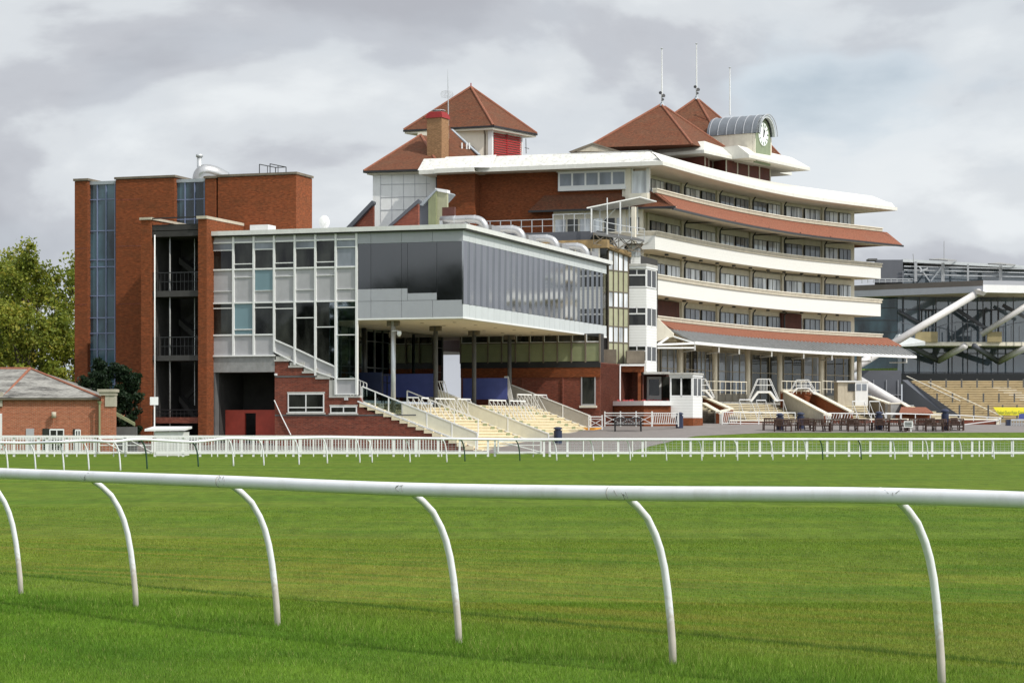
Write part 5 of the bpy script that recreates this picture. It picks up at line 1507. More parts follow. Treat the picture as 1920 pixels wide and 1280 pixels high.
def band(o0, o1, h0, h1, h0i=None, h1i=None, e0=0.0, e1=0.0, left=0.0, end=0.0, mb=None, xr=None):
    """solid strip along the facade between offsets o0 (outer) and o1 (inner). left: length of the return along the end wall,
    end: return at the far end"""
    mb = mb or MB()
    h0i = h0 if h0i is None else h0i; h1i = h1 if h1i is None else h1i
    A_ = off(o0, e0, e1); B_ = off(o1, e0, e1)
    if xr: A_, B_ = trim(A_, xr), trim(B_, xr); n_ = min(len(A_), len(B_)); A_, B_ = A_[:n_], B_[:n_]
    if left:
        th_ = (o0 - o1)
        a0, b0 = A_[0], B_[0]
        Vp = Vector((vx_, vy_))
        b0n = a0 + LD * 0 + (Vp * th_ * 1.0) + LD * th_
        A_ = [a0 + LD * left] + A_; B_ = [a0 + LD * left + Vp * th_, b0n] + B_[1:]
    if end:
        Np = -NR[-1]
        A_ = A_ + [A_[-1] + Np * end]; th_ = (o0 - o1)
        B_ = B_[:-1] + [B_[-1] - TE * th_, A_[-1] - TE * th_]
    k = len(mb.v)
    for a, b in zip(A_, B_):
        mb.v += [(a.x, a.y, h0), (a.x, a.y, h1), (b.x, b.y, h1i), (b.x, b.y, h0i)]
    m = len(A_)
    for i in range(m - 1):
        s = k + 4 * i
        for j in range(4):
            mb.f.append((s + j, s + (j + 1) % 4, s + 4 + (j + 1) % 4, s + 4 + j))
    mb.f.append((k, k + 1, k + 2, k + 3)); e = k + 4 * (m - 1); mb.f.append((e + 3, e + 2, e + 1, e))
    return mb
WO = -2.6                       # window wall offset behind the balcony fronts
M['bandwhite'] = brick("white_tongue_boarding", (0.70, 0.69, 0.655), (0.69, 0.68, 0.645), (0.62, 0.61, 0.57), bw=90, bh=0.125, ms=0.010, big=0.12, bump=0.0, rough=0.5, stain=(0.66, 0.63, 0.54), vary=(.93, 1.02))
# window wall of each floor, cream with glazed bays
WC = off(WO, -2.5 if False else 0, -1.2)
pil = [1212, 1276, 1342.5, 1405, 1464, 1540, 1612]
def wall_seg(p, q_, h0, h1, th, mb):
    d = (q_ - p).normalized(); n_ = Vector((d.y, -d.x))
    mb.prism([(p.x, p.y), (q_.x, q_.y), ((q_ - n_ * th).x, (q_ - n_ * th).y), ((p - n_ * th).x, (p - n_ * th).y)], h0, h1)
floors = [(9.4, 12.4), (12.9, 16.0), (16.4, 19.45), (19.9, 22.75)]
wl = MB()
for h0, h1 in floors:
    C_ = off(WO, 0, -1.2)
    for p, q_ in zip(C_, C_[1:]): wall_seg(p, q_, h0 - .5, h1 + .02, .3, wl)
wl.build("window_wall", M['cream'], MS)
rg = random.Random(5)
for fi, (h0, h1) in enumerate(floors):
    C_ = off(WO + .02, 0, -1.2)
    hw_top = h0 + 2.5
    for bi in range(6):
        xa, xb = pil[bi], pil[bi + 1]
        if fi == 0 and bi == 0: continue
        (pa, ta), (pb, tb) = at_px(C_, xa), at_px(C_, xb)
        d = (pb - pa); Lb = d.length; d = d / Lb; n_ = Vector((d.y, -d.x))
        sag = 0.16
        def sec(t0, t1_, o0, o1, z0, z1):
            p, q_ = pa + d * Lb * t0 + n_ * (o1), pa + d * Lb * t1_ + n_ * (o1)
            return [(p.x, p.y), (q_.x, q_.y), ((q_ - n_ * (o1 - o0)).x, (q_ - n_ * (o1 - o0)).y), ((p - n_ * (o1 - o0)).x, (p - n_ * (o1 - o0)).y)]
        for (t0, t1_) in ((.10, .50), (.56, .95)):
            gm_ = 'glass_pale' if rg.random() < .62 else 'glass_grey'
            if fi == 0 and bi >= 4: gm_ = 'glass_grey'
            w_ = MB().prism(sec(t0, t1_, 0, .10, 0, 0), h0 - .4, hw_top).build("window", M['black'], MS)
            npn = 3
            pm = MB()
            for k in range(npn):
                u0 = t0 + (t1_ - t0) * k / npn + .012; u1 = t0 + (t1_ - t0) * (k + 1) / npn - .012
                pm.prism(sec(u0, u1, .07, .13, 0, 0), h0 - .35, hw_top - .06)
            pm.build("pane", M[gm_], w_)
        # pier by the downpipe
        MB().prism(sec(.0, .045, 0, .12, 0, 0), h0 - .5, h1).build("pier", M['cream'], MS)
        pp_ = pa + n_ * .42 - d * .0
        if bi > 0:
            MB().tube([(pp_.x, pp_.y, h0 - .4), (pp_.x, pp_.y, h1 - .35), (pp_.x + n_.x * .25, pp_.y + n_.y * .25, h1 - .05)], .065, 6).build("downpipe", M['black'], MS)
        if bi > 0 and fi in (2,):     # overflow pipes running out under the tiled skirt
            q0 = pa + n_ * .4; q1_ = pa + n_ * 4.3 + d * 2.0
            MB().tube([(q0.x, q0.y, h1 - .25), (q1_.x, q1_.y, h1 - .1)], .05, 6).build("overflow_pipe", M['black'], MS)
for (x0, x1) in ((1232, 1274), (1466, 1503)):
    (pa, ta), (pb, tb) = at_px(off(WO + .3, 0, -1.2), x0), at_px(off(WO + .3, 0, -1.2), x1)
    d = (pb - pa).normalized(); n_ = Vector((d.y, -d.x))
    MB().prism([tuple(pa), tuple(pb), tuple(pb - n_ * .25), tuple(pa - n_ * .25)], 9.3, 12.3).build("dark_recess", M['dkbrown'], MS)
# soffits with small black lamps
def soffit(hh, o_out, name="soffit", lamps=True, e1=0.0):
    band(o_out, WO - .25, hh, hh + .25, e1=e1, left=0).build(name, M['cream'], MS)
    if lamps:
        lm = MB()
        for x in (1250, 1283, 1314, 1345, 1376, 1407, 1440, 1470, 1503, 1536, 1570):
            p, _ = at_px(off(WO * .45), x)
            lm.tube([(p.x, p.y, hh - .09), (p.x, p.y, hh)], .16, 8)
        lm.build("soffit_lamps", M['black'], MS)
# white balcony bands
def white_band(hb, ht):
    band(0, -.18, hb, ht - .36, left=6, end=2.4).build("balcony_front", M['bandwhite'], MS)
    band(.10, -.22, ht - .36, ht - .06, h0i=ht - .36, h1i=ht - .06, left=6, e1=.1, end=2.4).build("balcony_coping", M['cream_dark'], MS)
    band(.16, -.26, ht - .055, ht + .03, left=6, e1=.16, end=2.4).build("balcony_cap", M['cream'], MS)
    band(-.18, WO - .3, hb + .02, hb + .34).build("balcony_floor", M['soffit'], MS)
white_band(16.03, 17.5)
white_band(12.36, 14.0)
for hh in (16.0, 12.33):
    lm = MB()
    for x in (1250, 1283, 1314, 1345, 1376, 1407, 1440, 1470, 1503, 1536, 1570):
        p, _ = at_px(off(WO * .42), x)
        lm.tube([(p.x, p.y, hh - .09), (p.x, p.y, hh + .03)], .17, 8)
    lm.build("soffit_lamps", M['black'], MS)
# tiled skirts under the top and bottom balconies
def skirt(hrail, hlow, out, e1, nm='tile_pink', left=9, inner=0.0):
    band(out, inner, hlow, hlow + .12, h0i=hrail - .42, h1i=hrail - .30, e1=e1, left=0, e0=0).build("tiled_skirt", M[nm], MS)
    band(inner + .14, inner - .2, hrail - .32, hrail - .04, e1=.1, end=1.6, left=0).build("balcony_coping", M['cream_dark'], MS)
    band(inner + .20, inner - .24, hrail - .035, hrail + .05, e1=.16, end=1.6, left=0).build("balcony_cap", M['cream'], MS)
skirt(20.93, 19.2, 1.75, 1.1)
band(1.87, 1.71, 19.10, 19.26, e1=1.2, e0=.6).build("gutter", M['black'], MS)
band(1.70, WO - .25, 19.14, 19.20, h0i=19.5, h1i=19.6, e1=1.05).build("soffit", M['soffit'], MS)
band(0, WO - .3, 19.62, 19.95).build("balcony_floor", M['soffit'], MS)
# hipped far end of the top skirt
cA, cB = off(1.75, 0, 1.1)[-1], off(0, 0, 0)[-1]
cC = cA - NR[-1] * 6
MB().quad((cA.x, cA.y, 19.3), (cC.x, cC.y, 19.3), ((cB - NR[-1] * 4).x, (cB - NR[-1] * 4).y, 20.68), (cB.x, cB.y, 20.68)).build("tiled_skirt", M['tile'], MS)
skirt(10.6, 9.4, 1.6, 1.2)
cA = off(1.6, 0, 1.2)[-1]
cC = cA - NR[-1] * 5
MB().quad((cA.x, cA.y, 9.5), (cC.x, cC.y, 9.5), ((cB - NR[-1] * 3).x, (cB - NR[-1] * 3).y, 10.28), (cB.x, cB.y, 10.28)).build("tiled_skirt", M['tile'], MS)
band(0, WO - .3, 9.15, 9.4).build("balcony_floor", M['soffit'], MS)
# roof: lip, soffit, sloping white mansard
RO = 1.2
lipz = 22.66
band(RO, RO - .2, lipz, lipz + .32, e0=1.3, e1=1.1, left=21.0, end=7).build("roof_lip", M['fascia_clean'], MS)
band(RO - .2, WO - .3, lipz + .02, lipz + .1, e0=1.2, e1=.9).build("soffit", M['cream'], MS)
soff_l = MB().prism([tuple(off(RO - .2, 1.2)[0] + Vector((0, 0))), tuple(off(RO - .2, 1.2)[0] + LD * 20.8), tuple(off(RO - .2, 1.2)[0] + LD * 20.8 + Vector((vx_, vy_)) * 4), tuple(off(RO - .2, 1.2)[0] + Vector((vx_, vy_)) * 4)], lipz + .025, lipz + .09).build("soffit", M['cream'], MS)
band(RO - .12, RO - .6, lipz + .32, lipz + .33, h0i=lipz + .8, h1i=lipz + .81, e0=1.3, e1=.9).build("mansard", M['fascia_clean'], MS)
MA, MI = off(RO - .5, .9, .6), off(RO - 1.9, -.3, -.4)
MA = along_n(MA, 30); MI = along_n(MI, 30)
mm__ = MB()
for q_ in range(29): mm__.quad((MA[q_].x, MA[q_].y, lipz + .72), (MA[q_+1].x, MA[q_+1].y, lipz + .72), (MI[q_+1].x, MI[q_+1].y, 24.1), (MI[q_].x, MI[q_].y, 24.1))
mm__.build('mansard', M['fascia_clean'], MS)
# front (end wall) part of the mansard: plane rising back from the lip
e0 = off(RO - .12, 1.3)[0]; Vp = Vector((vx_, vy_))
i0 = MI[0]
lft = 21.0
MB().quad((e0.x, e0.y, lipz + .33), ((e0 + LD * lft).x, (e0 + LD * lft).y, lipz + .33), ((e0 + LD * lft + Vp * 1.5).x, (e0 + LD * lft + Vp * 1.5).y, 24.12), (i0.x, i0.y, 24.12)).build("mansard", M['fascia'], MS)
# far end hip of the mansard and roof deck
eA = off(RO - .12, 0, .9)[-1]; eI = MI[-1]; eC = eA - NR[-1] * 9; eJ = eI - NR[-1] * 7.5
MB().quad((eA.x, eA.y, lipz + .33), (eC.x, eC.y, lipz + .33), (eJ.x, eJ.y, 24.1), (eI.x, eI.y, 24.1)).build("mansard", M['fascia_clean'], MS)
ci = MI
deck = [tuple(e0 + LD * lft + Vp * 1.6), tuple(e0 + Vp * 1.6 + LD * 1.2)] + [tuple(p) for p in ci] + [tuple(eI - NR[-1] * 12), tuple(e0 + LD * lft + Vp * 30)]
MB().prism(deck, 23.7, 24.08).build("roof_deck", M['gravelroof'], MS)
# left projecting piece of fascia
aJ = onb(893, 319, 44.4)
pj = W(onb(893, 319, 44.0)[0], 43.5, 0); pk2 = W(onb(822, 319, 44.0)[0], 43.5, 0)
bb = (Vector((e0.x, e0.y, 0)) - Vector((CX, CY, 0))).dot(Vector((vx_, vy_, 0)))
a893 = onb(895, 319, bb)[0]; a822 = onb(821, 319, bb)[0]
MB().fbox(a822, a893, bb - .9, bb - .7, lipz - .05, lipz + .3).build("roof_lip", M['fascia_clean'], MS)
MB().fbox(a822, a893, bb - .7, bb + 2, lipz - .03, lipz + .05).build("soffit", M['cream'], MS)
MB().quad(W(a822, bb - .85, lipz + .3), W(a893, bb - .85, lipz + .3), W(a893 + .9, bb + 1.4, 24.2), W(a822 + .2, bb + 1.4, 24.2)).quad(W(a893, bb - .85, lipz + .3), W(a893 + 1.2, bb, lipz + .32), W(a893 + 1.2, bb + 1.4, 24.2), W(a893 + .9, bb + 1.4, 24.2)).build("mansard", M['fascia'], MS)
# brick end wall
bw_ = bb + 2.0
A_m = lambda x, b=bw_: onb(x, 380, b)[0]
H_m = lambda x, y, b=bw_: onb(x, y, b)[1]
MB().fbox(A_m(895), A_m(1187), bw_, bw_ + .4, 9, lipz + .02).build("brick_wall", M['brick'], MS)
MB().fbox(onb(819, 380, bb + .7)[0], A_m(900), bb + .7, bw_ + .4, 9, lipz - .03).build("brick_wing", M['brick'], MS)
# long window in a white frame on the brick wall, and the glazed corner
w_, q = win(1046.5, 1174.5, 323, 353, 5, MS, fr_=.16, b=bw_ - .45, glass='glass_grey', proud=.04)
MB().fbox(q[0], q[1], bw_ - .44, bw_, q[2], q[3]).build("window_box", M['white'], w_)
MB().fbox(q[0], q[1], bw_ - .50, bw_ - .0, q[2] - .55 + .3, q[2]).build("apron", M['white'], w_)
MB().fbox(A_m(1175.5), A_m(1185.5), bw_ - .5, bw_, lipz - 3.0, lipz).build("corner_pier", M['cream'], MS)
MB().fbox(A_m(1046), A_m(1174.5), bw_ - .42, bw_, q[3], lipz).build("lintel", M['cream'], MS)
cg = MB().fbox(A_m(1187), A_m(1214), bw_ - .3, bw_ - .2, 20.6, lipz - .2).build("corner_glass", M['glass_pale'], MS)
MB().fbox(A_m(1214), A_m(1219), bw_ - .35, bw_ + .1, 20.4, lipz).fbox(A_m(1186), A_m(1188), bw_ - .34, bw_, 20.4, lipz).build("corner_post", M['white'], cg)
MB().fbox(A_m(1186), A_m(1221), bw_ - 1.2, bw_ + .2, 20.1, 20.55).build("corner_ledge", M['cream'], MS)
# skirt roof on the end wall
e1_ = off(1.7)[0]; s0 = off(0)[0]
sk_b = (Vector((e1_.x, e1_.y, 0)) - Vector((CX, CY, 0))).dot(Vector((vx_, vy_, 0)))
la = onb(991, 393, sk_b)[0]; ra = (Vector((e1_.x, e1_.y, 0)) - Vector((CX, CY, 0))).dot(Vector((nx_, ny_, 0)))
ra2 = (Vector((s0.x, s0.y, 0)) - Vector((CX, CY, 0))).dot(Vector((nx_, ny_, 0)))
MB().quad(W(la, sk_b, 19.46), W(ra, sk_b, 19.46), W(ra2, bw_ - .02, 20.75), W(la + 1.1, bw_ - .02, 20.75)).quad(W(la, sk_b, 19.46), W(la + 1.1, bw_ - .02, 20.75), W(la, bw_ - .02, 19.5)).build("tiled_skirt", M['tile'], MS)
MB().fbox(la, ra + .1, sk_b - .08, sk_b + .05, 19.3, 19.46).build("gutter", M['black'], MS)
MB().fbox(la, ra, sk_b + .05, bw_, 19.38, 19.44).build("soffit", M['soffit'], MS)
# glazed wall under it
MB().fbox(A_m(1038), A_m(1205), bw_ - .05, bw_ + .3, 12, 19.38).build("glazed_wall", M['cream'], MS)
for k in range(7):
    x0 = 1042 + k * 23
    MB().fbox(A_m(x0), A_m(x0 + 19), bw_ - .12, bw_ - .051, 16.6, 18.7).build("window", M['glass_pale'] if k in (0, 2, 3, 5) else M['glass'], MS)
MB().fbox(A_m(1196), A_m(1203), bw_ - 2.0, bw_ - 1.6, 12, 19.38).build("corner_column", M['cream'], MS)
# hidden core so nothing shows through
co = [tuple(p) for p in off(WO - .35, 0, -1.3) if (Vector((p.x, p.y, 0)) - Vector((CX, CY, 0))).dot(Vector((vx_, vy_, 0))) > bw_ + .6]
MB().prism([tuple(W(A_m(900), bw_ + .5)[:2]), tuple(W(A_m(1180), bw_ + .5)[:2])] + co + [tuple(co[-1] + (-NR[-1] * 14) if False else (Vector(co[-1]) - NR[-1] * 10)), tuple(W(A_m(900), bw_ + 30)[:2])], 3, 23.65).build("building_core", M['dkbrown'], MS)
pe, te = at_px(off(WO), 1612)
MB().prism([tuple(off(WO, 0, -1.2)[-1]), tuple(off(WO, 0, -.7)[-1]), tuple(off(WO, 0, -.7)[-1] - NR[-1] * 9), tuple(off(WO, 0, -1.2)[-1] - NR[-1] * 9)], 3.0, 22.8).build("end_wall", M['cream'], MS)
# set back top storey with maroon boarding and the upper canopy
uc = [pix(1136, 0, 201.8), pix(1320, 0, 196), pix(1373, 0, 200.6), pix(1404.5, 0, 199.4), pix(1519, 0, 209.6)]
uc = [Vector((p.x, p.y)) for p in uc]
def shrink(pl_, d_):
    o = []
    for i, p in enumerate(pl_):
        a = pl_[max(i - 1, 0)]; b = pl_[min(i + 1, len(pl_) - 1)]
        t = (b - a).normalized(); o.append(p - Vector((t.y, -t.x)) * d_)
    return o
uz = 25.55
inn = shrink(uc, 1.3)
def ribbon(A_, B_, h0, h1, h0i, h1i, mb=None):
    mb = mb or MB(); k = len(mb.v)
    for a, b in zip(A_, B_): mb.v += [(a.x, a.y, h0), (a.x, a.y, h1), (b.x, b.y, h1i), (b.x, b.y, h0i)]
    m = len(A_)
    for i in range(m - 1):
        s = k + 4 * i
        for j in range(4): mb.f.append((s + j, s + (j + 1) % 4, s + 4 + (j + 1) % 4, s + 4 + j))
    mb.f.append((k, k + 1, k + 2, k + 3)); e = k + 4 * (m - 1); mb.f.append((e + 3, e + 2, e + 1, e)); return mb
tn = (uc[-1] - uc[-2]).normalized(); nn_ = Vector((tn.y, -tn.x))
uc2 = uc + [uc[-1] - nn_ * 3.2, uc[-1] - nn_ * 3.2 + tn * 2.6, uc[-1] - nn_ * 9 + tn * 2.6]
inn2 = inn[:-1] + [uc[-1] - nn_ * 1.3 - tn * 1.3, uc[-1] - nn_ * 4.3 - tn * 1.3 , uc[-1] - nn_ * 4.3 + tn * 1.4, uc[-1] - nn_ * 9 + tn * 1.4]
ribbon(uc2, shrink(uc, .2)[:-1] + [uc[-1] - nn_ * .2 - tn * .2, uc[-1] - nn_ * 3.4 - tn * .2, uc[-1] - nn_ * 3.4 + tn * 2.4, uc[-1] - nn_ * 9 + tn * 2.4], uz, uz + .27, uz, uz + .27).build("canopy_lip", M['fascia_clean'], MS)
ribbon(uc2[:-3] , inn2[:-3], uz + .27, uz + .28, uz + 1.1, uz + 1.2).build("canopy_slope", M['fascia_clean'], MS)
ribbon(uc2[-4:], inn2[-4:], uz + .27, uz + .28, uz + 1.1, uz + 1.2).build("canopy_slope", M['fascia_clean'], MS)
cap_ = [tuple(p) for p in inn2] + [tuple(inn2[0] + Vp * 14)]
MB().prism(cap_, uz + .85, uz + 1.15).build("roof_deck", M['gravelroof'], MS)
cap_ = [tuple(p) for p in shrink(uc, .25)[:-1]] + [tuple(uc[-1] - nn_ * .25 - tn * .2), tuple(uc[-1] - nn_ * 3.4 - tn * .2), tuple(uc[-1] - nn_ * 3.4 + tn * 2.4), tuple(uc[-1] - nn_ * 9 + tn * 2.4), tuple(uc[0] + Vp * 16)]
MB().prism(cap_, uz + .02, uz + .12).build("canopy_soffit", M['cream'], MS)
wv = shrink(uc, 2.6)
wv[-1] = wv[-1] - tn * 3.2
MB().prism([tuple(p) for p in wv] + [tuple(wv[-1] - nn_ * 6), tuple(wv[0] + Vp * 14)], 23.9, uz + .05).build("top_storey_wall", M['louvre_dk'], MS)
for i in range(1, 4):
    a, b = wv[i], wv[i + 1]; d = b - a; n_ = max(1, int(d.length / 1.9))
    for k in range(n_ + (1 if i == 3 else 0)):
        p = a + d * k / n_; dn = d.normalized(); n2 = Vector((dn.y, -dn.x))
        MB().prism([tuple(p + n2 * .05), tuple(p + dn * .16 + n2 * .05), tuple(p + dn * .16), tuple(p)], 24.0, uz + .03).build("post", M['cream'], MS)
# tiled pyramids
def pyramid(base, apex, name="tiled_roof", m_='tile', ridge=True, hips=None, parent=None):
    b4 = [Vector(p) for p in base]; ap = Vector(apex)
    m__ = MB()
    for i in range(4): m__.quad(b4[i], b4[(i + 1) % 4], ap)
    m__.quad(*b4)
    o = m__.build(name, M[m_], parent or MS)
    if ridge:
        r_ = MB()
        for i in range(4): r_.tube([b4[i] + Vector((0, 0, .03)), ap + Vector((0, 0, .05))], .11, 6)
        r_.build("hip_tiles", M['ridge'], o)
    return o
def P3(x, y, z): return Vector((x, y, z))
ph = 26.2
fr1 = pxh(1298, 269.5, ph); 
la1 = pxh(1108, 273, ph)
dirR = Vector((.50, .866, 0))
fr1 = P3(15.7, 195.2, ph); fl1 = P3(6.6, 197.6, ph); rr1 = fr1 + dirR * 9.6; bl1 = fl1 + dirR * 9.6
c1_ = (fl1 + rr1) / 2
ap1 = pix(1240, 197, c1_.y + .4); 
pyramid([fl1, fr1, rr1, bl1], ap1)
fr2 = P3(19.6, 202.6, ph); fl2 = P3(9.0, 205.2, ph); rr2 = fr2 + dirR * 11.5; bl2 = fl2 + dirR * 11.5
c2_ = (fl2 + rr2) / 2
ap2_ = pix(1306.5, 185, c2_.y)
pyramid([fl2, fr2, rr2, bl2], ap2_)
fr3 = P3(24.5, 211, ph); pyramid([P3(18, 212.5, ph), fr3, fr3 + dirR * 5.5, P3(20.75, 217.3, ph)], pix(1440, 268, 214.5))
# small dark gable behind the fascia
MB().slabpoly([pix(1074, 284, 196), pix(1157, 284, 196), pix(1112, 269.5, 196)], (.3, 1, 0)).build("small_gable", M['cream_dark'], MS)
MB().slabpoly([pix(1066, 284.5, 195.9), pix(1111, 267.5, 195.9), pix(1163, 283.5, 195.9), pix(1157, 285, 195.9), pix(1111, 271, 195.9), pix(1074, 286, 195.9)], (.3, 1.4, 0)).build("gable_roof", M['grime'], MS)
# louvred belvedere with pyramid roof
bz = 28.0
bFL, bFR, bRR = pix(757, 239.6, 199.4), pix(924.8, 231, 196.3), pix(1006.8, 246.6, 201.9)
for p in (bFL, bFR, bRR): p.z = bz
bBL = bFL + bRR - bFR
bc = (bFL + bRR) / 2
BV = thing("belvedere", "square rooftop belvedere with red louvres, cream wall and pyramid tile roof", "roof turret", (bc.x, bc.y, 24))
pyramid([bFL, bFR, bRR, bBL], pix(883, 164, bc.y), parent=BV)
MB().tube([pix(883, 165, bc.y), pix(883, 156, bc.y)], .05, 6).build("finial", M['louvre'], BV)
g4 = [bFL, bFR, bRR, bBL]
gt_ = MB(); fs = MB()
for i in range(4):
    a, b = g4[i], g4[(i + 1) % 4]
    gt_.bar(a - Vector((0, 0, .08)), b - Vector((0, 0, .08)), .16)
gt_.build("gutter", M['black'], BV)
ins = [Vector((bc.x, bc.y, 0)) + (Vector((p.x, p.y, 0)) - Vector((bc.x, bc.y, 0))) * .80 for p in g4]
MB().prism([P2d(bc + (p - bc) * .985) for p in g4], bz - .34, bz - .17).build("soffit", M['cream'], BV)
ins[0] = Vector((pix(783, 0, 198.6).x, 198.6, 0)); ins[1] = Vector((pix(920, 0, 197.3).x, 197.3, 0)); ins[2] = Vector((pix(977.5, 0, 201.0).x, 201.0, 0)); ins[3] = ins[0] + ins[2] - ins[1]
MB().prism([P2d(p) for p in ins], 23.5, bz - .33).build("wall", M['cream'], BV)
MB().bar((ins[1].x, ins[1].y, 23.8), (ins[1].x, ins[1].y, bz - .34), .38).build("corner_post", M['white'], BV)
MB().bar((ins[2].x, ins[2].y, 23.8), (ins[2].x, ins[2].y, bz - .34), .2).build("corner_post", M['white'], BV)
dl_ = ins[2] - ins[1]; nl = Vector((dl_.y, -dl_.x, 0)).normalized()
lv = MB()
for k in range(17):
    z = 24.1 + k * .205
    p, q_ = ins[1] + dl_ * .07 + nl * .02, ins[2] - dl_ * .04 + nl * .02
    lv.hexa([P3(p.x, p.y, z), P3(q_.x, q_.y, z), P3(q_.x + nl.x * .14, q_.y + nl.y * .14, z), P3(p.x + nl.x * .14, p.y + nl.y * .14, z), P3(p.x, p.y, z + .16), P3(q_.x, q_.y, z + .16), P3(q_.x + nl.x * .05, q_.y + nl.y * .05, z + .14), P3(p.x + nl.x * .05, p.y + nl.y * .05, z + .14)])
lv.bar(P3(*(ins[1] + dl_ * .5 + nl * .1)[:2], 24.1), P3(*(ins[1] + dl_ * .5 + nl * .1)[:2], 27.6), .1)
lv.build("louvres", M['louvre'], BV)
MB().tube([pix(902, 236, 197.0), pix(908, 244, 197.2), pix(909.5, 252, 197.4), pix(909.5, 292, 197.4)], .07, 6).build("downpipe", M['grime'], BV)
# lean-to tiled slope running from the pavilion ridge down beside the belvedere
# white walled corner pavilion with hipped roof and chimney
PV = thing("corner_pavilion", "corner pavilion with white panelled walls and hipped tile roof carrying a tall chimney", "pavilion", (pix(755, 0, 192).x, 192, 12))
pz = 23.35
pFL, pFR = pix(682, 318.5, 190.4), pix(826, 314.5, 188.6); pFL.z = pFR.z = pz
dv = Vector((.50, .866, 0))
pRR = pFR + dv * 13; pBL = pFL + dv * 13
pa1 = pix(789, 253, 194.3); pa2 = pix(900, 262, 199.5); pa2.z = pa1.z
rf = MB().quad(pFL, pFR, pa1).quad(pFR, pRR, pa2, pa1).quad(pRR, pBL, pa2).quad(pBL, pFL, pa1, pa2).quad(pFL, pFR, pRR, pBL).build("hipped_roof", M['tile'], PV)
MB().tube([pFL, pa1], .1, 6).tube([pFR, pa1], .12, 6).build("hip_tiles", M['ridge'], rf)
MB().bar(pFL - Vector((0, 0, .1)), pFR - Vector((0, 0, .1)), .16).bar(pFR - Vector((0, 0, .1)), pRR - Vector((0, 0, .1)), .16).bar(pFL - Vector((0, 0, .1)), pBL - Vector((0, 0, .1)), .16).build("gutter", M['black'], PV)
MB().prism([P2d(p) for p in (pFL * .98 + pRR * .02, pFR * .98 + pBL * .02, pRR, pBL)], pz - .32, pz - .18).build("soffit", M['cream'], PV)
wa, wb = pix(699, 0, 190.8), pix(822, 0, 189.4)
MB().prism([P2d(wa), P2d(wb), P2d(wb + dv * 10), P2d(wa + dv * 10)], 8, pz - .3).build("wall", M['white'], PV)
jn = MB(); dw = (wb - wa); 
nw = Vector((dw.y, -dw.x, 0)).normalized()
def wp(x, y): k = (x - 699) / 123.0; p = wa + dw * k + nw * .02; return P3(p.x, p.y, CAMH + (800 - y) / FP * p.y)
for y in (346, 370, 394): jn.bar(wp(714, y), wp(806, y - 1.5), .035)
for x in (714, 735, 757, 778, 800): jn.bar(wp(x, 325), wp(x, 418), .022)
jn.build("panel_joints", M['clad'], PV)
MB().bar(wp(818.5, 322), wp(820, 400), .12).build("downpipe", M['black'], PV)
# chimney
chm = MB(); cy = 190.9
ca, cb_, cc = pix(800.5, 0, cy), pix(828, 0, cy - .6), pix(841.5, 0, cy + .7)
cd = ca + cc - cb_
zc = lambda y: CAMH + (800 - y) / FP * cy
ch_ = MB().prism([P2d(ca), P2d(cb_), P2d(cc), P2d(cd)], zc(300), zc(222)).build("chimney", M['brick_yel'], PV)
cen = ((ca + cc) / 2)
def gr(f_): return [P2d(cen + (p - cen) * f_) for p in (ca, cb_, cc, cd)]
MB().prism(gr(1.12), zc(222), zc(217)).prism(gr(1.02), zc(217), zc(213)).prism(gr(.85), zc(213), zc(210)).build("chimney_cap", M['louvre'], ch_)
MB().tube([(cen.x, cen.y, zc(210)), (cen.x, cen.y, zc(207))], .35, 10).tube([(cen.x + .05, cen.y, zc(207)), (cen.x + .05, cen.y, zc(206))], .6, 10).build("cowl", M['galv'], ch_)
# tiled slope right of the chimney, meeting the belvedere wall
MB().slabpoly([pix(842, 300, 191.5), pix(842, 238, 195.4), pix(849, 245, 195.6), pix(897, 291, 192.8), pix(897, 300, 192)], (0, .3, -.1)).build("side_slope", M['tile'], PV)
MB().bar(pix(847, 243, 195.3), pix(899, 291, 192.6), .28, .1).build("verge_flashing", M['lead'], PV)
m_ = MB()
for x in (866, 875, 880): m_.tube([pix(x, 280, 193.2), pix(x, 268, 193.2)], .07, 6)
m_.build("roof_vents", M['white'], PV)
# clock turret
ct = thing("clock_turret", "barrel roofed lead clock turret with round white clock face on the grandstand roof", "clock", (pix(1425, 0, 203).x, 203, 26))
tau = Vector((math.sin(R(31)), math.cos(R(31)), 0)); nu = Vector((math.cos(R(31)), -math.sin(R(31)), 0))
c0 = pix(1430.5, 252, 203.0); cz = c0.z - .12
def cpt(u, z, o=0.0): p = c0 + tau * u + nu * o; return Vector((p.x, p.y, z))
arc = [(1.82 * math.cos(t), 1.82 * math.sin(t)) for t in [math.pi * k / 18 for k in range(19)]]
face = [cpt(u, cz + v) for u, v in [(1.62 * math.cos(t), 1.62 * math.sin(t)) for t in [math.pi * k / 18 for k in range(19)]]] + [cpt(-1.62, cz - 2.6), cpt(1.62, cz - 2.6)]
MB().slabpoly(face, -nu * .2).build("face_wall", M['sageface'], ct)
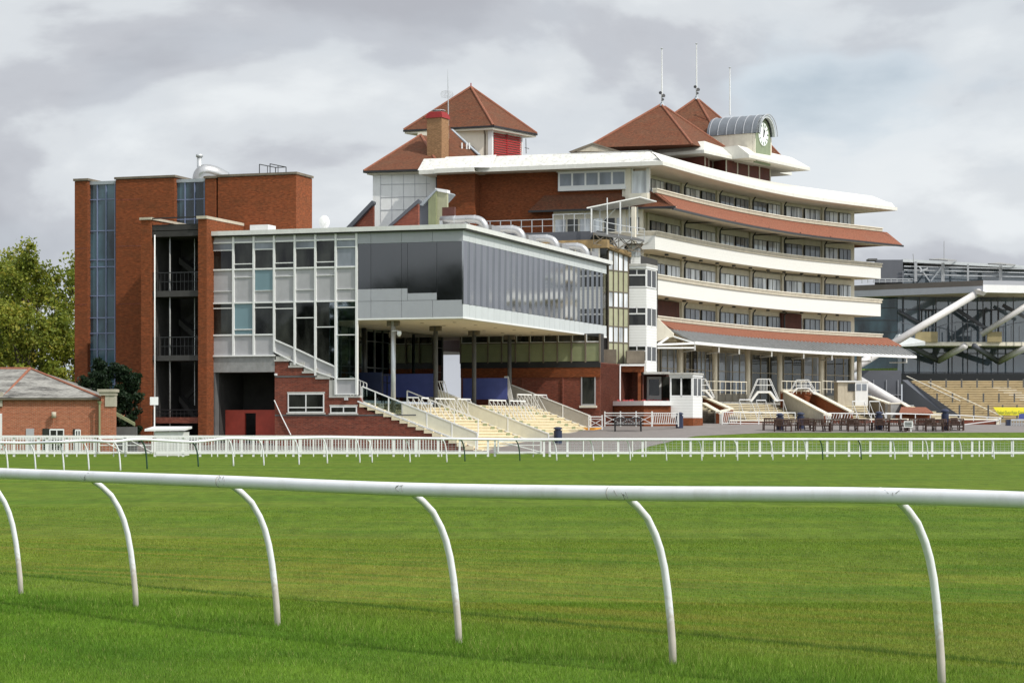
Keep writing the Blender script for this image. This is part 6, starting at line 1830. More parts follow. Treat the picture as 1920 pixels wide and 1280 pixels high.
# barrel
m_ = MB(); k0 = 0
NL = 5
for s_ in range(NL + 1):
    for u, v in arc: m_.v.append(tuple(cpt(u, cz + v + .05, .45 - 5.2 * s_ / NL)))
for s_ in range(NL):
    for i in range(18):
        a = s_ * 19 + i; m_.f.append((a, a + 1, a + 20, a + 19))
m_.build("barrel_roof", M['lead_dk'], ct, smooth=True)
m_ = MB()
for s_ in (-.5, .35, 1.2, 2.05, 2.9, 3.75, 4.6):
    m_.tube([cpt(u * 1.012, cz + v * 1.012 + .05, .1 - s_) for u, v in arc], .045, 5)
m_.build("roof_rolls", M['clad'], ct)
ringo = MB()
for i in range(18):
    (u0, v0), (u1, v1) = arc[i], arc[i + 1]
    ringo.add([cpt(u0, cz + v0 + .05, .47), cpt(u1, cz + v1 + .05, .47), cpt(u1 * .86, cz + v1 * .86 + .02, .47), cpt(u0 * .86, cz + v0 * .86 + .02, .47),
               cpt(u0, cz + v0 + .05, .2), cpt(u1, cz + v1 + .05, .2), cpt(u1 * .86, cz + v1 * .86 + .02, .2), cpt(u0 * .86, cz + v0 * .86 + .02, .2)],
              [(0, 1, 2, 3), (7, 6, 5, 4), (0, 4, 5, 1), (3, 2, 6, 7)])
ringo.build("arch_rim", M['clad_lt'], ct)
MB().prism([P2d(cpt(-1.75, 0, -.25)), P2d(cpt(1.75, 0, -.25)), P2d(cpt(1.75, 0, -4.7)), P2d(cpt(-1.75, 0, -4.7))], 25.5, cz + .1).build("side_walls", M['cream'], ct)
MB().slabpoly([cpt(-1.75, 25.5, .02), cpt(-1.62, 25.5, .02), cpt(-1.62, cz, .02), cpt(-1.75, cz, .02)], -nu * .25).slabpoly([cpt(1.62, 25.5, .02), cpt(1.85, 25.5, .02), cpt(1.85, cz, .02), cpt(1.62, cz, .02)], -nu * .25).build("pilasters", M['cream'], ct)
def disc(r, o, m_, name, th=.04, n=32):
    return MB().slabpoly([cpt(r * math.cos(t), cz + .12 + r * math.sin(t), o) for t in [2 * math.pi * k / n for k in range(n)]], -nu * th).build(name, M[m_], ct)
disc(1.14, .03, 'sageface', "clock_ring"); fc = disc(1.05, .06, 'clockw', "clock_face")
m_ = MB()
cc0 = cz + .12
for k in range(12):
    t = 2 * math.pi * k / 12
    m_.bar(cpt(.72 * math.sin(t), cc0 + .72 * math.cos(t), .075), cpt(.98 * math.sin(t), cc0 + .98 * math.cos(t), .075), .10 if k % 3 == 0 else .07, .03, up=nu)
m_.build("numerals", M['green_ink'], fc)
tm, th_ = R(6), R(28)
MB().bar(cpt(0, cc0, .09), cpt(.80 * math.sin(tm), cc0 + .80 * math.cos(tm), .09), .07, .02, up=nu).build("minute_hand", M['black'], fc)
MB().bar(cpt(-.08, cc0 - .25, .11), cpt(.45 * math.sin(th_), cc0 + .45 * math.cos(th_), .11), .12, .02, up=nu).build("hour_hand", M['black'], fc)
# flagpoles
def flagpole(x, yt, yb_, Y, label, spk=True):
    b_ = pix(x, yb_, Y)
    t = thing("flagpole", label, "flagpole", tuple(b_), group="white flagpoles on the grandstand roof")
    tp = pix(x, yt, Y)
    MB().tube([b_, b_ + (tp - b_) * .5, tp], [.07, .06, .04], 8).build("pole", M['white'], t)
    MB().tube([tp, tp + Vector((0, 0, .05)), tp + Vector((0, 0, .12))], [.1, .11, .03], 8).build("truck", M['galv'], t)
    if spk:
        m__ = MB()
        for dx, dz, s_ in ((-.12, .95, .15), (.06, .7, .17), (.02, .35, .12)): m__.tube([b_ + Vector((dx, 0, dz)), b_ + Vector((dx * 1.6 + .04, -.28, dz + .05))], [s_ * .4, s_], 10)
        m__.build("loudspeakers", M['black'], t)
        MB().tube([b_ + Vector((0, 0, -.15)), b_ + Vector((0, 0, .18))], [.28, .1], 10).build("base", M['lead'], t)
flagpole(1241, 92, 196, ap1.y, "white flagpole with loudspeakers at its foot on the front pyramid roof")
flagpole(1306, 83, 184, ap2_.y, "tallest white flagpole, with loudspeakers, on the rear pyramid roof")
flagpole(1368.5, 128, 216, 205, "shorter white flagpole standing behind the clock turret", False)
# aerials
t = thing("aerial", "thin lattice aerial mast with grid dish rising behind the chimney", "aerial", tuple(pix(840.5, 238, 198)))
MB().tube([pix(841, 238, 198), pix(840, 157, 198), pix(839.5, 130, 198)], [.05, .04, .015], 6).build("mast", M['galv'], t)
m_ = MB(); c_ = pix(838, 177, 198)
for r_ in (.2, .38, .55):
    m_.tube([c_ + Vector((r_ * math.cos(a), 0, r_ * .62 * math.sin(a))) for a in [2 * math.pi * k / 16 for k in range(17)]], .014, 4)
for k in range(-4, 5): m_.bar(c_ + Vector((k * .12, 0, -.3)), c_ + Vector((k * .12, 0, .3)), .014)
m_.build("grid_dish", M['galv'], t)
t = thing("aerial", "small aerial on the flat roof right of the belvedere", "aerial", tuple(pix(986, 286, 195)))
MB().tube([pix(986.5, 288, 195), pix(986, 260, 195)], .035, 6).tube([pix(984, 277, 195), pix(992, 279, 195)], .03, 6).build("mast", M['conc_dark'], t)
MB().tube([pix(1022, 290, 186), pix(1026, 335, 180), pix(1037, 405, 176)], .014, 5)
# ------------------------------------------------------------------ ground floor: columns, glazing, canopy, terrace and steps
TH_ = 3.75
GF = off(WO - .3, 3, -.8)
m_ = MB()
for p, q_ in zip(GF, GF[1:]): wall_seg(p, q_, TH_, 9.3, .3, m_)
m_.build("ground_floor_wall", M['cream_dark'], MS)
gpx = [1238, 1274, 1284, 1306, 1321, 1338, 1346, 1398, 1408, 1458, 1468, 1502, 1506, 1538, 1548, 1608]
for k in range(0, len(gpx) - 1):
    x0, x1 = gpx[k], gpx[k + 1]
    if x1 - x0 < 14: continue
    (p, d_), (q_, _) = at_px(off(WO - .26, 3, -.8), x0), at_px(off(WO - .26, 3, -.8), x1)
    d_ = (q_ - p).normalized(); n_ = Vector((d_.y, -d_.x)); Lw = (q_ - p).length
    w_ = MB().prism([tuple(p + n_ * .06), tuple(q_ + n_ * .06), tuple(q_), tuple(p)], TH_ + (.9 if k % 4 == 2 else .2), 8.3).build("shop_window", M['glass'] if k % 3 else M['glass_grey'], MS)
    fm = MB(); nf = max(2, int(Lw / 1.3))
    for j in range(nf + 1):
        s_ = p + d_ * Lw * j / nf + n_ * .09
        fm.bar((s_.x, s_.y, TH_), (s_.x, s_.y, 8.3), .06)
    for z in (6.6, 8.3): fm.bar(((p + n_ * .09).x, (p + n_ * .09).y, z), ((q_ + n_ * .09).x, (q_ + n_ * .09).y, z), .07)
    fm.build("frame", M['cream_dark'], w_)
# terrace slab
tp_ = [tuple(p) for p in off(1.2, 3.0, 4)] + [tuple(p) for p in reversed(off(WO - 3, 3.0, 4))]
MB().prism(tp_, TH_ - .3, TH_).build("terrace_slab", M['conc'], MS)
for x in (1274.5, 1340, 1402, 1462, 1539.5, 1611):
    p, _ = at_px(off(-.2, 2, .5), x)
    MB().tube([(p.x, p.y, TH_), (p.x, p.y, 9.0)], .24, 14).build("column", M['cream'], MS, smooth=True)
# sloping ribbed metal canopy with white gutter and brackets
CO = 3.6
band(CO, 1.5, 8.36, 8.41, h0i=9.36, h1i=9.40, e0=.6, e1=.5).build("canopy_roof", M['canopy'], MS)
rb = MB()
A_, B_ = off(CO, .6, .5), off(1.5, .6, .5)
def along(C, n):
    ds = [0]
    for p, q_ in zip(C, C[1:]): ds.append(ds[-1] + (q_ - p).length)
    o = []
    for k in range(n):
        s = ds[-1] * k / (n - 1)
        for i in range(len(C) - 1):
            if ds[i + 1] >= s - 1e-9:
                t = (s - ds[i]) / max(1e-9, ds[i + 1] - ds[i]); o.append(C[i] + (C[i + 1] - C[i]) * t); break
    return o
for p, q_ in zip(along(A_, 64), along(B_, 64)): rb.bar((p.x, p.y, 8.45), (q_.x, q_.y, 9.46), .16, .14)
rb.build("canopy_ribs", M['conc'], MS)
band(CO + .12, CO - .1, 8.22, 8.46, e0=.6, e1=.6).build("canopy_gutter", M['white'], MS)
for x in (1303, 1348, 1386, 1447, 1507, 1560, 1634, 1700):
    p, d_ = at_px(off(CO, .6, .5), x); q_, _ = at_px(off(-.2, 2, 1.9), x - 22)
    MB().bar((p.x, p.y, 8.3), (p.x, p.y, 7.75), .09).bar((p.x, p.y, 7.78), (q_.x, q_.y, 7.9), .10).bar((p.x, p.y, 8.2), (q_.x, q_.y, 9.0), .09).build("canopy_bracket", M['white'], MS)
# near end gable truss of the canopy
p0, p1_ = A_[0], B_[0]
lb = pix(1231, 645, 178)
MB().bar(pix(1232, 646, 178), (p0.x, p0.y, 8.3), .16).bar(pix(1232, 652, 178), (p0.x, p0.y, 7.95), .12).bar(pix(1233, 646, 178), pix(1258, 629, 180), .13).bar(pix(1258, 629, 180), (p0.x, p0.y, 8.35), .13).build("canopy_truss", M['white'], MS)
sl = MB().slabpoly([pix(1232, 596, 179.5), pix(1262, 624, 179.5), pix(1262, 631, 179.5), pix(1231, 640, 179.5)], (.1, .5, 0)).build("end_board", M['cream'], MS)

# ------------------------------------------------------------------ terrace steps, ramps and rails before the main stand
SP = thing("terrace_steps", "wide cream concrete steps and brick ramp walls in front of the curved grandstand", "steps", (22, 190, 1.9))
nst = 11
def stepband(o_out, o_in, h, xa=None, xb=None):
    return band(o_out, o_in, h - .16, h, e0=1.5, e1=3)
tr = MB(); rs = MB()
for k in range(nst):
    h = TH_ - (TH_ - 1.95) * (k + 1) / nst
    band(1.2 + .8 * (k + 1), .6, h - .05, h, e0=1.5, e1=3, mb=tr)
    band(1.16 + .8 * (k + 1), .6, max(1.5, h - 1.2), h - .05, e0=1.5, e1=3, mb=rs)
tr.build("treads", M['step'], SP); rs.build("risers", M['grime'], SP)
def radial(x, o, h, base=0.0):
    p, d_ = at_px(off(base, 3, 6), x); n_ = Vector((d_.y, -d_.x)); q_ = p + n_ * o
    return Vector((q_.x, q_.y, h))
def ramp_wall(x, o0, o1, h0, h1, m_, name="ramp_wall", th=.3):
    p, d_ = at_px(off(0, 3, 6), x)
    a, b = radial(x, o0, 0), radial(x, o1, 0); t = Vector((d_.x, d_.y, 0)) * th
    w = MB().hexa([P3(a.x, a.y, 1.5), P3(b.x, b.y, 1.5), P3(b.x + t.x, b.y + t.y, 1.5), P3(a.x + t.x, a.y + t.y, 1.5), P3(a.x, a.y, h0), P3(b.x, b.y, h1), P3(b.x + t.x, b.y + t.y, h1), P3(a.x + t.x, a.y + t.y, h0)]).build(name, M[m_], SP)
    t2 = Vector((d_.x, d_.y, 0)) * .06
    MB().hexa([P3(a.x - t2.x, a.y - t2.y, h0), P3(b.x - t2.x, b.y - t2.y, h1), P3(b.x + t.x + t2.x, b.y + t.y + t2.y, h1), P3(a.x + t.x + t2.x, a.y + t.y + t2.y, h0),
               P3(a.x - t2.x, a.y - t2.y, h0 + .12), P3(b.x - t2.x, b.y - t2.y, h1 + .12), P3(b.x + t.x + t2.x, b.y + t.y + t2.y, h1 + .12), P3(a.x + t.x + t2.x, a.y + t.y + t2.y, h0 + .12)]).build("coping", M['cream'], w)
    return w
def wall_px(pts, Y0, Y1, m_, name="ramp_wall", th=.3, z0=1.5):
    """sloping wall whose top runs between two photo points at depths Y0 and Y1"""
    (xa, ya), (xb, yb_) = pts
    a, b = pix(xa, ya, Y0), pix(xb, yb_, Y1)
    d_ = Vector((b.x - a.x, b.y - a.y, 0)).normalized(); t = Vector((-d_.y, d_.x, 0)) * th
    w = MB().hexa([P3(a.x, a.y, z0), P3(b.x, b.y, z0), P3(b.x + t.x, b.y + t.y, z0), P3(a.x + t.x, a.y + t.y, z0), a, b, b + t, a + t]).build(name, M[m_], SP)
    t2 = t.normalized() * .06; u = Vector((0, 0, .11))
    MB().hexa([a - t2, b - t2, b + t + t2, a + t + t2, a - t2 + u, b - t2 + u, b + t + t2 + u, a + t + t2 + u]).build("coping", M['cream'], w)
    return w
wall_px([(1314, 744), (1368, 768)], 188, 179, 'brick')
wall_px([(1316, 757), (1349, 776)], 184, 176, 'conc_light')
wall_px([(1349, 774), (1368, 769)], 176, 178, 'brick')
wall_px([(1468, 735), (1552, 780)], 199, 183, 'conc_light')
wall_px([(1522, 736), (1593, 773)], 203, 188, 'brick')
wall_px([(1468, 733.5), (1522, 734)], 199, 202, 'brick')
wall_px([(1552, 779), (1558, 777)], 183, 186, 'brick')
wall_px([(1627, 744), (1664, 757)], 207, 200, 'grime')
wall_px([(1664, 757), (1690, 757)], 200, 201, 'conc')
wall_px([(1690, 757), (1701, 764)], 201, 198, 'brick')
# brick dwarf walls along the front
wall_px([(1368, 789), (1470, 790)], 171.5, 172.5, 'brick', th=.3)
wall_px([(1560, 787), (1870, 787)], 178, 184, 'brick_dark', th=.3)
# open white rails
def white_rail(pts, Y0, Y1, h, label, n=6, slant=False, mid=True):
    (xa, ya), (xb, yb_) = pts
    a, b = pix(xa, ya, Y0), pix(xb, yb_, Y1)
    t = thing("handrail", label, "handrail", ((a.x + b.x) / 2, (a.y + b.y) / 2, min(a.z, b.z) - h))
    m_ = MB().bar(a, b, .07)
    m_.build("top_rail", M['white'], t)
    if mid: MB().bar(a - Vector((0, 0, h * .8)), b - Vector((0, 0, h * .8)), .05).build("bottom_rail", M['white'], t)
    m_ = MB()
    for k in range(n + 1):
        p = a + (b - a) * k / n
        m_.bar(p, p - Vector((0, 0, h)), .06)
    m_.build("posts", M['white'], t)
    if slant:
        m_ = MB(); s0, s1 = slant
        for k in range(9):
            f0 = s0 + (s1 - s0) * k / 9
            p = a + (b - a) * f0; q_ = a + (b - a) * (f0 + (s1 - s0) / 9)
            m_.bar(p - Vector((0, 0, h * .78)), q_ - Vector((0, 0, .03)), .035)
        m_.build("slanting_bars", M['white'], t)
    return t
white_rail([(1354, 772), (1491, 773.5)], 170, 171.5, 1.05, "white rail in front of the first terrace flight, with slanting bars at its left end", 4, (0, .22))
white_rail([(1549, 774), (1690, 776)], 176, 178, 1.05, "white rail with slanting bars at the foot of the right hand ramp", 5, (0, .33))
white_rail([(1660, 774), (1800, 778)], 174, 176, 1.0, "long white rail behind the row of wooden benches", 5)
white_rail([(1800, 778), (1876, 783)], 172, 172, 1.0, "white ramp rail at the far right above the low brick wall", 3)
# rails on the terrace edge under the canopy
for (xa, xb, Y, lab) in [(1320, 1400, 190, "first stretch, left of the stepped stile"), (1466, 1538, 199, "middle stretch, above the right hand ramp"), (1542, 1608, 208, "last stretch, left of the white hut")]:
    a, b = pix(xa, 714, Y), pix(xb, 716, Y + 3)
    t = thing("terrace_rail", "cream rail along the terrace edge under the canopy, " + lab, "railing", (a.x, a.y, TH_))
    m_ = MB().bar(a, b, .06).bar(a - Vector((0, 0, .75)), b - Vector((0, 0, .75)), .05)
    for k in range(9):
        p = a + (b - a) * k / 8; m_.bar(p, p - Vector((0, 0, 1.1)), .045)
    m_.build("rail", M['cream'], t)
# stile shaped platforms and barriers
def stile(x, y0, y1, Y, label):
    c = pix(x, y1, Y); s = FP / Y; h = (y1 - y0) / s
    t = thing("stile", label, "stile", (c.x, c.y, c.z), group=None)
    m_ = MB()
    for dy in (0, .9):
        b0 = [c + Vector((dx, dy, z)) for dx, z in ((-1.25, 0), (-.5, h * .97), (.5, h * .97), (1.25, 0))]
        for p, q_ in zip(b0, b0[1:]): m_.bar(p, q_, .045)
        b1 = [p - Vector((0, 0, 0)) + Vector((.35 if i < 2 else -.35, 0, -.35)) for i, p in enumerate(b0)]
        m_.bar(b0[1] - Vector((0.2, 0, .5)), b0[2] + Vector((0.2, 0, -.5)), .045)
        for f_ in (.25, .5, .75): m_.bar(c + Vector((-.5 + 1.0 * f_, dy, h * .97)), c + Vector((-.5 + 1.0 * f_, dy, h * .45)), .03)
    m_.build("handrails", M['white'], t)
    MB().slabpoly([c + Vector((-1.2, 0, -.1)), c + Vector((-.55, 0, h * .42)), c + Vector((.55, 0, h * .42)), c + Vector((1.2, 0, -.1)), c + Vector((1.0, 0, -.1)), c + Vector((.45, 0, h * .33)), c + Vector((-.45, 0, h * .33)), c + Vector((-1.0, 0, -.1))], (0, .9, 0)).build("platform", M['white'], t)
    return t
stile(1433, 709, 750, 186, "white stepped stile platform with handrails at the head of the first terrace flight")
stile(1506, 711, 737, 200, "white stepped stile on the terrace behind the right hand ramp")
stile(1312, 709, 745, 186, "white stepped stile half hidden behind the kiosk")
bproto = small_proto()
_first = [True]
def small_barrier(x, yt, yb_, Y, label, w=1.0):
    if _first[0]:
        t = bproto; t.location = pix(x, yb_, Y); t.rotation_euler = (0, 0, R(12)); t["label"] = label; t["group"] = "crush barriers on the grandstand terrace"; _first[0] = False
    else: t = dup(bproto, tuple(pix(x, yb_, Y)), R(12), label, "crush barriers on the grandstand terrace")
    t.scale = (w, 1, ((yb_ - yt) / (FP / Y)) / 1.15)
small_barrier(1386, 749, 780, 176, "white crush barrier with slanting legs, leftmost of the three before the stile", .55)
small_barrier(1418, 750, 781, 176.5, "white crush barrier with slanting legs, middle one of the three before the stile", .45)
small_barrier(1451, 750, 781, 177, "white crush barrier with slanting legs, rightmost of the three before the stile", .45)
small_barrier(1598, 752, 781, 184, "white crush barrier below the white hut, the left of two", .6)
small_barrier(1630, 752, 781, 185, "white crush barrier below the white hut, the right of two", .5)
# white hut on the terrace
t = thing("hut", "grey sided hut with a white half glazed door on the terrace right of the ramps", "hut", (pix(1600, 0, 203).x, 203, TH_))
MB().box(*bx_px(1571, 1627, 716, 760, 203, 2.5)).build("wall", M['cream_dark'], t)
MB().box(*bx_px(1569, 1629, 713.5, 716, 202.8, 2.9)).build("roof", M['white'], t)
MB().box(*bx_px(1590, 1603, 719, 733, 202.94, .06)).build("window", M['glass'], t)
d_ = MB().box(*bx_px(1603.5, 1627.5, 716, 760, 202.85, .12)).build("door", M['white'], t)
MB().box(*bx_px(1606, 1614.5, 719.5, 732, 202.82, .05)).build("pane", M['glass_grey'], d_)
MB().box(*bx_px(1616.5, 1625, 719.5, 732, 202.82, .05)).build("pane", M['glass_grey'], d_)
# red tiled lean-to at the end
t = thing("tiled_shelter", "low red tiled hipped roof beyond the terrace ramps", "roof", (pix(1720, 0, 196).x, 196, 2))
MB().slabpoly([pix(1686, 773, 195), pix(1750, 773, 195), pix(1736, 763, 198), pix(1690, 762.5, 198)], (0, 0, -.12)).build("tiled_roof", M['tile_pink'], t)
MB().box(pix(1690, 0, 196).x, pix(1746, 0, 196).x, 196, 199, 1.9, pix(0, 773, 196).z).build("wall", M['brick'], t)
# ramp wall at far right
t = thing("ramp_wall", "low red brick wall with sloping white handrail and a round pale lamp, far right", "wall", (pix(1840, 0, 171).x, 171, 1.8))
MB().slabpoly([pix(1805, 806, 170), pix(1868, 807, 170), pix(1868, 787, 170), pix(1805, 790, 170)], (0, .3, 0)).build("brickwork", M['brick_dark'], t)
MB().box(*bx_px(1868, 1874, 787, 807, 169.9, .4)).build("end_pier", M['cream'], t)
MB().bar(pix(1808, 795.5, 169.8), pix(1871, 787.5, 169.8), .07).bar(pix(1871, 787.5, 169.8), pix(1877, 783, 169.8), .07).bar(pix(1790, 784.5, 169.8), pix(1802, 790.5, 169.8), .08).build("handrail", M['white'], t)
MB().tube([pix(1842.5, 808, 169.2), pix(1842.5, 800, 169.2), pix(1842.5, 797.5, 169.2)], [.2, .2, .1], 12).build("lamp", M['sage'], t, smooth=True)

# ------------------------------------------------------------------ railings, bench and bins on the apron
def xrail(x0, x1, y0, y1, Y, label, n=3, slant=False, Y1=None):
    a, b = pix(x0, y1, Y), pix(x1, y1, Y1 or Y); h = (y1 - y0) / (FP / Y)
    t = thing("railing", label, "railing", tuple(a))
    m_ = MB().bar(a + Vector((0, 0, h)), b + Vector((0, 0, h)), .06).bar(a + Vector((0, 0, .12)), b + Vector((0, 0, .12)), .05).bar(a + Vector((0, 0, h * .8)), b + Vector((0, 0, h * .8)), .035)
    m_.build("rails", M['white'], t)
    m_ = MB(); 
    for k in range(n + 1):
        p = a + (b - a) * k / n
        m_.bar(p - Vector((0, 0, .1)), p + Vector((0, 0, h + .12)), .07)
        if k < n and not slant:
            q_ = a + (b - a) * (k + 1) / n
            m_.bar(p + Vector((0, 0, .14)), q_ + Vector((0, 0, h * .78)), .035).bar(q_ + Vector((0, 0, .14)), p + Vector((0, 0, h * .78)), .035)
    if slant:
        for k in range(12):
            p = a + (b - a) * (k + .2) / 12; q_ = a + (b - a) * (k + .9) / 12
            m_.bar(p + Vector((0, 0, .1)), q_ + Vector((0, 0, h)), .045)
    m_.build("bars", M['white'], t)
xrail(1104, 1129, 781, 803, 157.5, "white cross braced gate railing between the steps and the brick wall", 1)
xrail(1134, 1222, 774, 797, 158.5, "white cross braced railing behind the black bench", 3)
xrail(1223, 1272, 774, 797, 159.5, "white railing with slanting bars left of the blue bin", 1, True)
def make_bench(label, m_, w=1.5):
    t = thing("bench", label, "bench", (0, 0, 0))
    MB().box(-w / 2, w / 2, -.05, .08, .42, .46).box(-w / 2, w / 2, .10, .22, .42, .46).box(-w / 2, w / 2, .24, .38, .42, .46).build("seat", M[m_], t, local=True)
    b_ = MB()
    for k in range(int(w / .11)): b_.hexa([(-w / 2 + .03 + k * .11, .40, .5), (-w / 2 + .09 + k * .11, .40, .5), (-w / 2 + .09 + k * .11, .43, .5), (-w / 2 + .03 + k * .11, .43, .5), (-w / 2 + .03 + k * .11, .48, .92), (-w / 2 + .09 + k * .11, .48, .92), (-w / 2 + .09 + k * .11, .51, .92), (-w / 2 + .03 + k * .11, .51, .92)])
    b_.bar((-w / 2, .5, .95), (w / 2, .5, .95), .05, .08).bar((-w / 2, .42, .5), (w / 2, .42, .5), .04, .05)
    b_.build("backrest", M[m_], t, local=True)
    for sx in (-1, 1):
        x = sx * (w / 2 - .04)
        MB().bar((x, -.02, 0), (x, -.02, .66), .07).build("leg", M[m_], t, local=True)
        MB().bar((x, .40, 0), (x, .51, .95), .07).build("leg", M[m_], t, local=True)
        MB().bar((x, -.06, .67), (x, .46, .67), .08, .04).bar((x, .0, .2), (x, .42, .2), .05).build("armrest", M[m_], t, local=True)
    return t
bb_ = make_bench("black slatted bench in front of the cross braced railing", 'black', 1.9)
Yb = ground_pt(1180, 809); bb_.location = (pix(1178, 0, Yb).x, Yb, g(Yb)); bb_.rotation_euler = (0, 0, R(2))
wbn = make_bench("dark wooden bench at the left end of the row by the grandstand lawn", 'wood', 1.25)
wbn["group"] = "dark wooden benches in a row behind the lawn"
wbn["label"] = "dark wooden bench, leftmost of the long row behind the lawn"
bx_list = [1446, 1468, 1487, 1506, 1524, 1540, 1556, 1573, 1590, 1606, 1622, 1648, 1662, 1681, 1700, 1716, 1733, 1752, 1768, 1786, 1801]
lm_ = {0: "leftmost of the long row behind the lawn", 20: "at the right hand end of the row, next to the brick wall"}
bls = ["leftmost of the long row behind the lawn", "second from the left end, below the first bin", "left part of the row, just before the second bin",
       "left part of the row, beside the second bin", "below the left end of the ramp rail, first there", "below the slanting bars of the ramp rail", "below the slanting bars, right hand one",
       "below the right of the two ramp walls", "below the middle of the white ramp rail", "below the white hut, left hand one", "below the white hut, right hand one",
       "first after the gap in the row, left of the third bin", "just right of the third bin", "left of the pale sign board", "behind the pale sign board", "just right of the pale sign board",
       "below the tiled shelter roof", "below the long white rail", "just left of the tall blue bin", "just right of the tall blue bin", "at the right hand end of the row, next to the brick wall"]
for k, x in enumerate(bx_list):
    Y = 157.2 + (k * 37 % 5) * .45
    Yk = ground_pt(x, 806.5 + (k * 7 % 4) * .8)
    loc = (pix(x, 0, Yk).x, Yk, g(Yk)); rz = R([185, 172, 20, 200, 100, 182, 75, 188][k % 8])
    lab = "dark wooden bench, " + bls[k]
    if k == 0: wbn.location = loc; wbn.scale = (1, 1, .88); wbn.rotation_euler = (0, 0, rz); wbn["label"] = lab
    else: dup(wbn, loc, rz, lab)

def make_bin(label, x, yb_, h=1.15, Y=None):
    Y = Y or ground_pt(x, yb_); t = thing("litter_bin", label, "bin", (pix(x, 0, Y).x, Y, pix(0, yb_, Y).z), group="dark blue litter bins")
    c = Vector(t.location)
    MB().tube([c, c + Vector((0, 0, h * .78))], .27, 16).build("body", M['bluedk'], t, smooth=False)
    MB().tube([c + Vector((0, 0, h * .86)), c + Vector((0, 0, h * .93)), c + Vector((0, 0, h))], [.29, .28, .12], 16).tube([c + Vector((0, 0, h * .78)), c + Vector((0, 0, h * .86))], .2, 12).build("lid", M['bluedk'], t)
    return t
make_bin("dark blue litter bin against the brick plinth of the kiosk", 1274, 802.5)
make_bin("dark blue litter bin near the fence at the right end of the cream steps", 1046, 832, 1.1)
make_bin("dark blue litter bin behind the benches, left of the first ramp", 1462.5, 806, 1.2)
make_bin("dark blue litter bin behind the benches, in front of the first terrace steps", 1501, 804, 1.2)
make_bin("dark blue litter bin behind the benches, below the white hut", 1648, 805, 1.3)
make_bin("tall blue litter bin among the benches near the far right", 1772, 806, 1.5)
t = thing("notice_board", "small pale board with dark lettering strips standing among the benches", "sign", (pix(1703, 0, 157).x, 157, g(157)))
MB().box(*bx_px(1695, 1712, 789, 801, 156.5, .04)).build("board", M['white'], t)
m_ = MB()
for k in range(3):
    m_.box(*bx_px(1697, 1710, 791 + k * 3, 792.3 + k * 3, 156.47, .03))
m_.build("print", M['black'], t)
MB().bar(pix(1708, 809, 156.6), pix(1708, 790, 156.6), .08).build("post", M['white'], t)
# parked gate and blue cart at extreme right
t = thing("barrier_stack", "blue and grey stacked metal barriers at the right edge", "barrier", (pix(1905, 0, 165).x, 165, g(165)))
MB().box(*bx_px(1888, 1895, 786, 809, 165, .5)).build("blue_panel", M['bluedk'], t)
m_ = MB()
for x in range(1896, 1930, 5): m_.bar(pix(x, 809, 165), pix(x, 786, 165), .07)
m_.bar(pix(1895, 787, 165), pix(1930, 787, 165), .14).bar(pix(1895, 806, 165), pix(1930, 806, 165), .08)
m_.build("bars", M['galv'], t)
tag(MB().hexa([pix(1909, 788, 166), pix(1930, 788, 166), pix(1930, 788, 167), pix(1909, 788, 167), pix(1911, 776, 166), pix(1930, 774, 166), pix(1930, 774, 167), pix(1911, 776, 167)]).build("crate", M['blue']), "blue plastic crate on top of the barriers at the right edge", "crate")

# ------------------------------------------------------------------ the modern glass grandstand far right
FS = thing("glass_grandstand", "modern glass and steel grandstand with big slanting tubes, beyond the main stand at right", "grandstand", (pix(1850, 0, 262).x, 262, 2))
c0 = pix(1843, 0, 255); cl_ = pix(1560, 0, 266); cr = pix(1990, 0, 257.5)
def fz(y, Y): return CAMH + (800 - y) / FP * Y
rt_, rb_ = fz(525.5, 255), fz(548, 255)
dbk = Vector((8, 32, 0))
MB().prism([P2d(cl_), P2d(c0), P2d(cr), P2d(cr + dbk), P2d(cl_ + dbk)], rt_ - .62, rt_).build("roof_edge", M['steel_brown'], FS)
def edge_panel(a, b, z0, z1, o, m_, name):
    a = Vector((a.x, a.y, 0)); b = Vector((b.x, b.y, 0)); d = (b - a).normalized(); n_ = Vector((d.y, -d.x, 0))
    return MB().hexa([P3(*(a + n_ * o)[:2], z0), P3(*(b + n_ * o)[:2], z0), P3(*(b - n_ * .3)[:2], z0), P3(*(a - n_ * .3)[:2], z0), P3(*(a + n_ * o)[:2], z1), P3(*(b + n_ * o)[:2], z1), P3(*(b - n_ * .3)[:2], z1), P3(*(a - n_ * .3)[:2], z1)]).build(name, M[m_], FS)
edge_panel(cl_, c0, rb_, rt_ - .63, .04, 'clad', "roof_fascia")
edge_panel(c0, cr, rb_, rt_ - .5, .06, 'white', "roof_fascia")
edge_panel(c0, cr, rt_ - .5, rt_, .05, 'clad', "roof_fascia")
MB().prism([P2d(cl_ + Vector((.4, .5, 0))), P2d(c0 + Vector((0, .5, 0))), P2d(cr + Vector((0, .5, 0))), P2d(cr + dbk), P2d(cl_ + dbk)], rb_ + .02, rb_ + .2).build("roof_soffit", M['cream_dark'], FS)
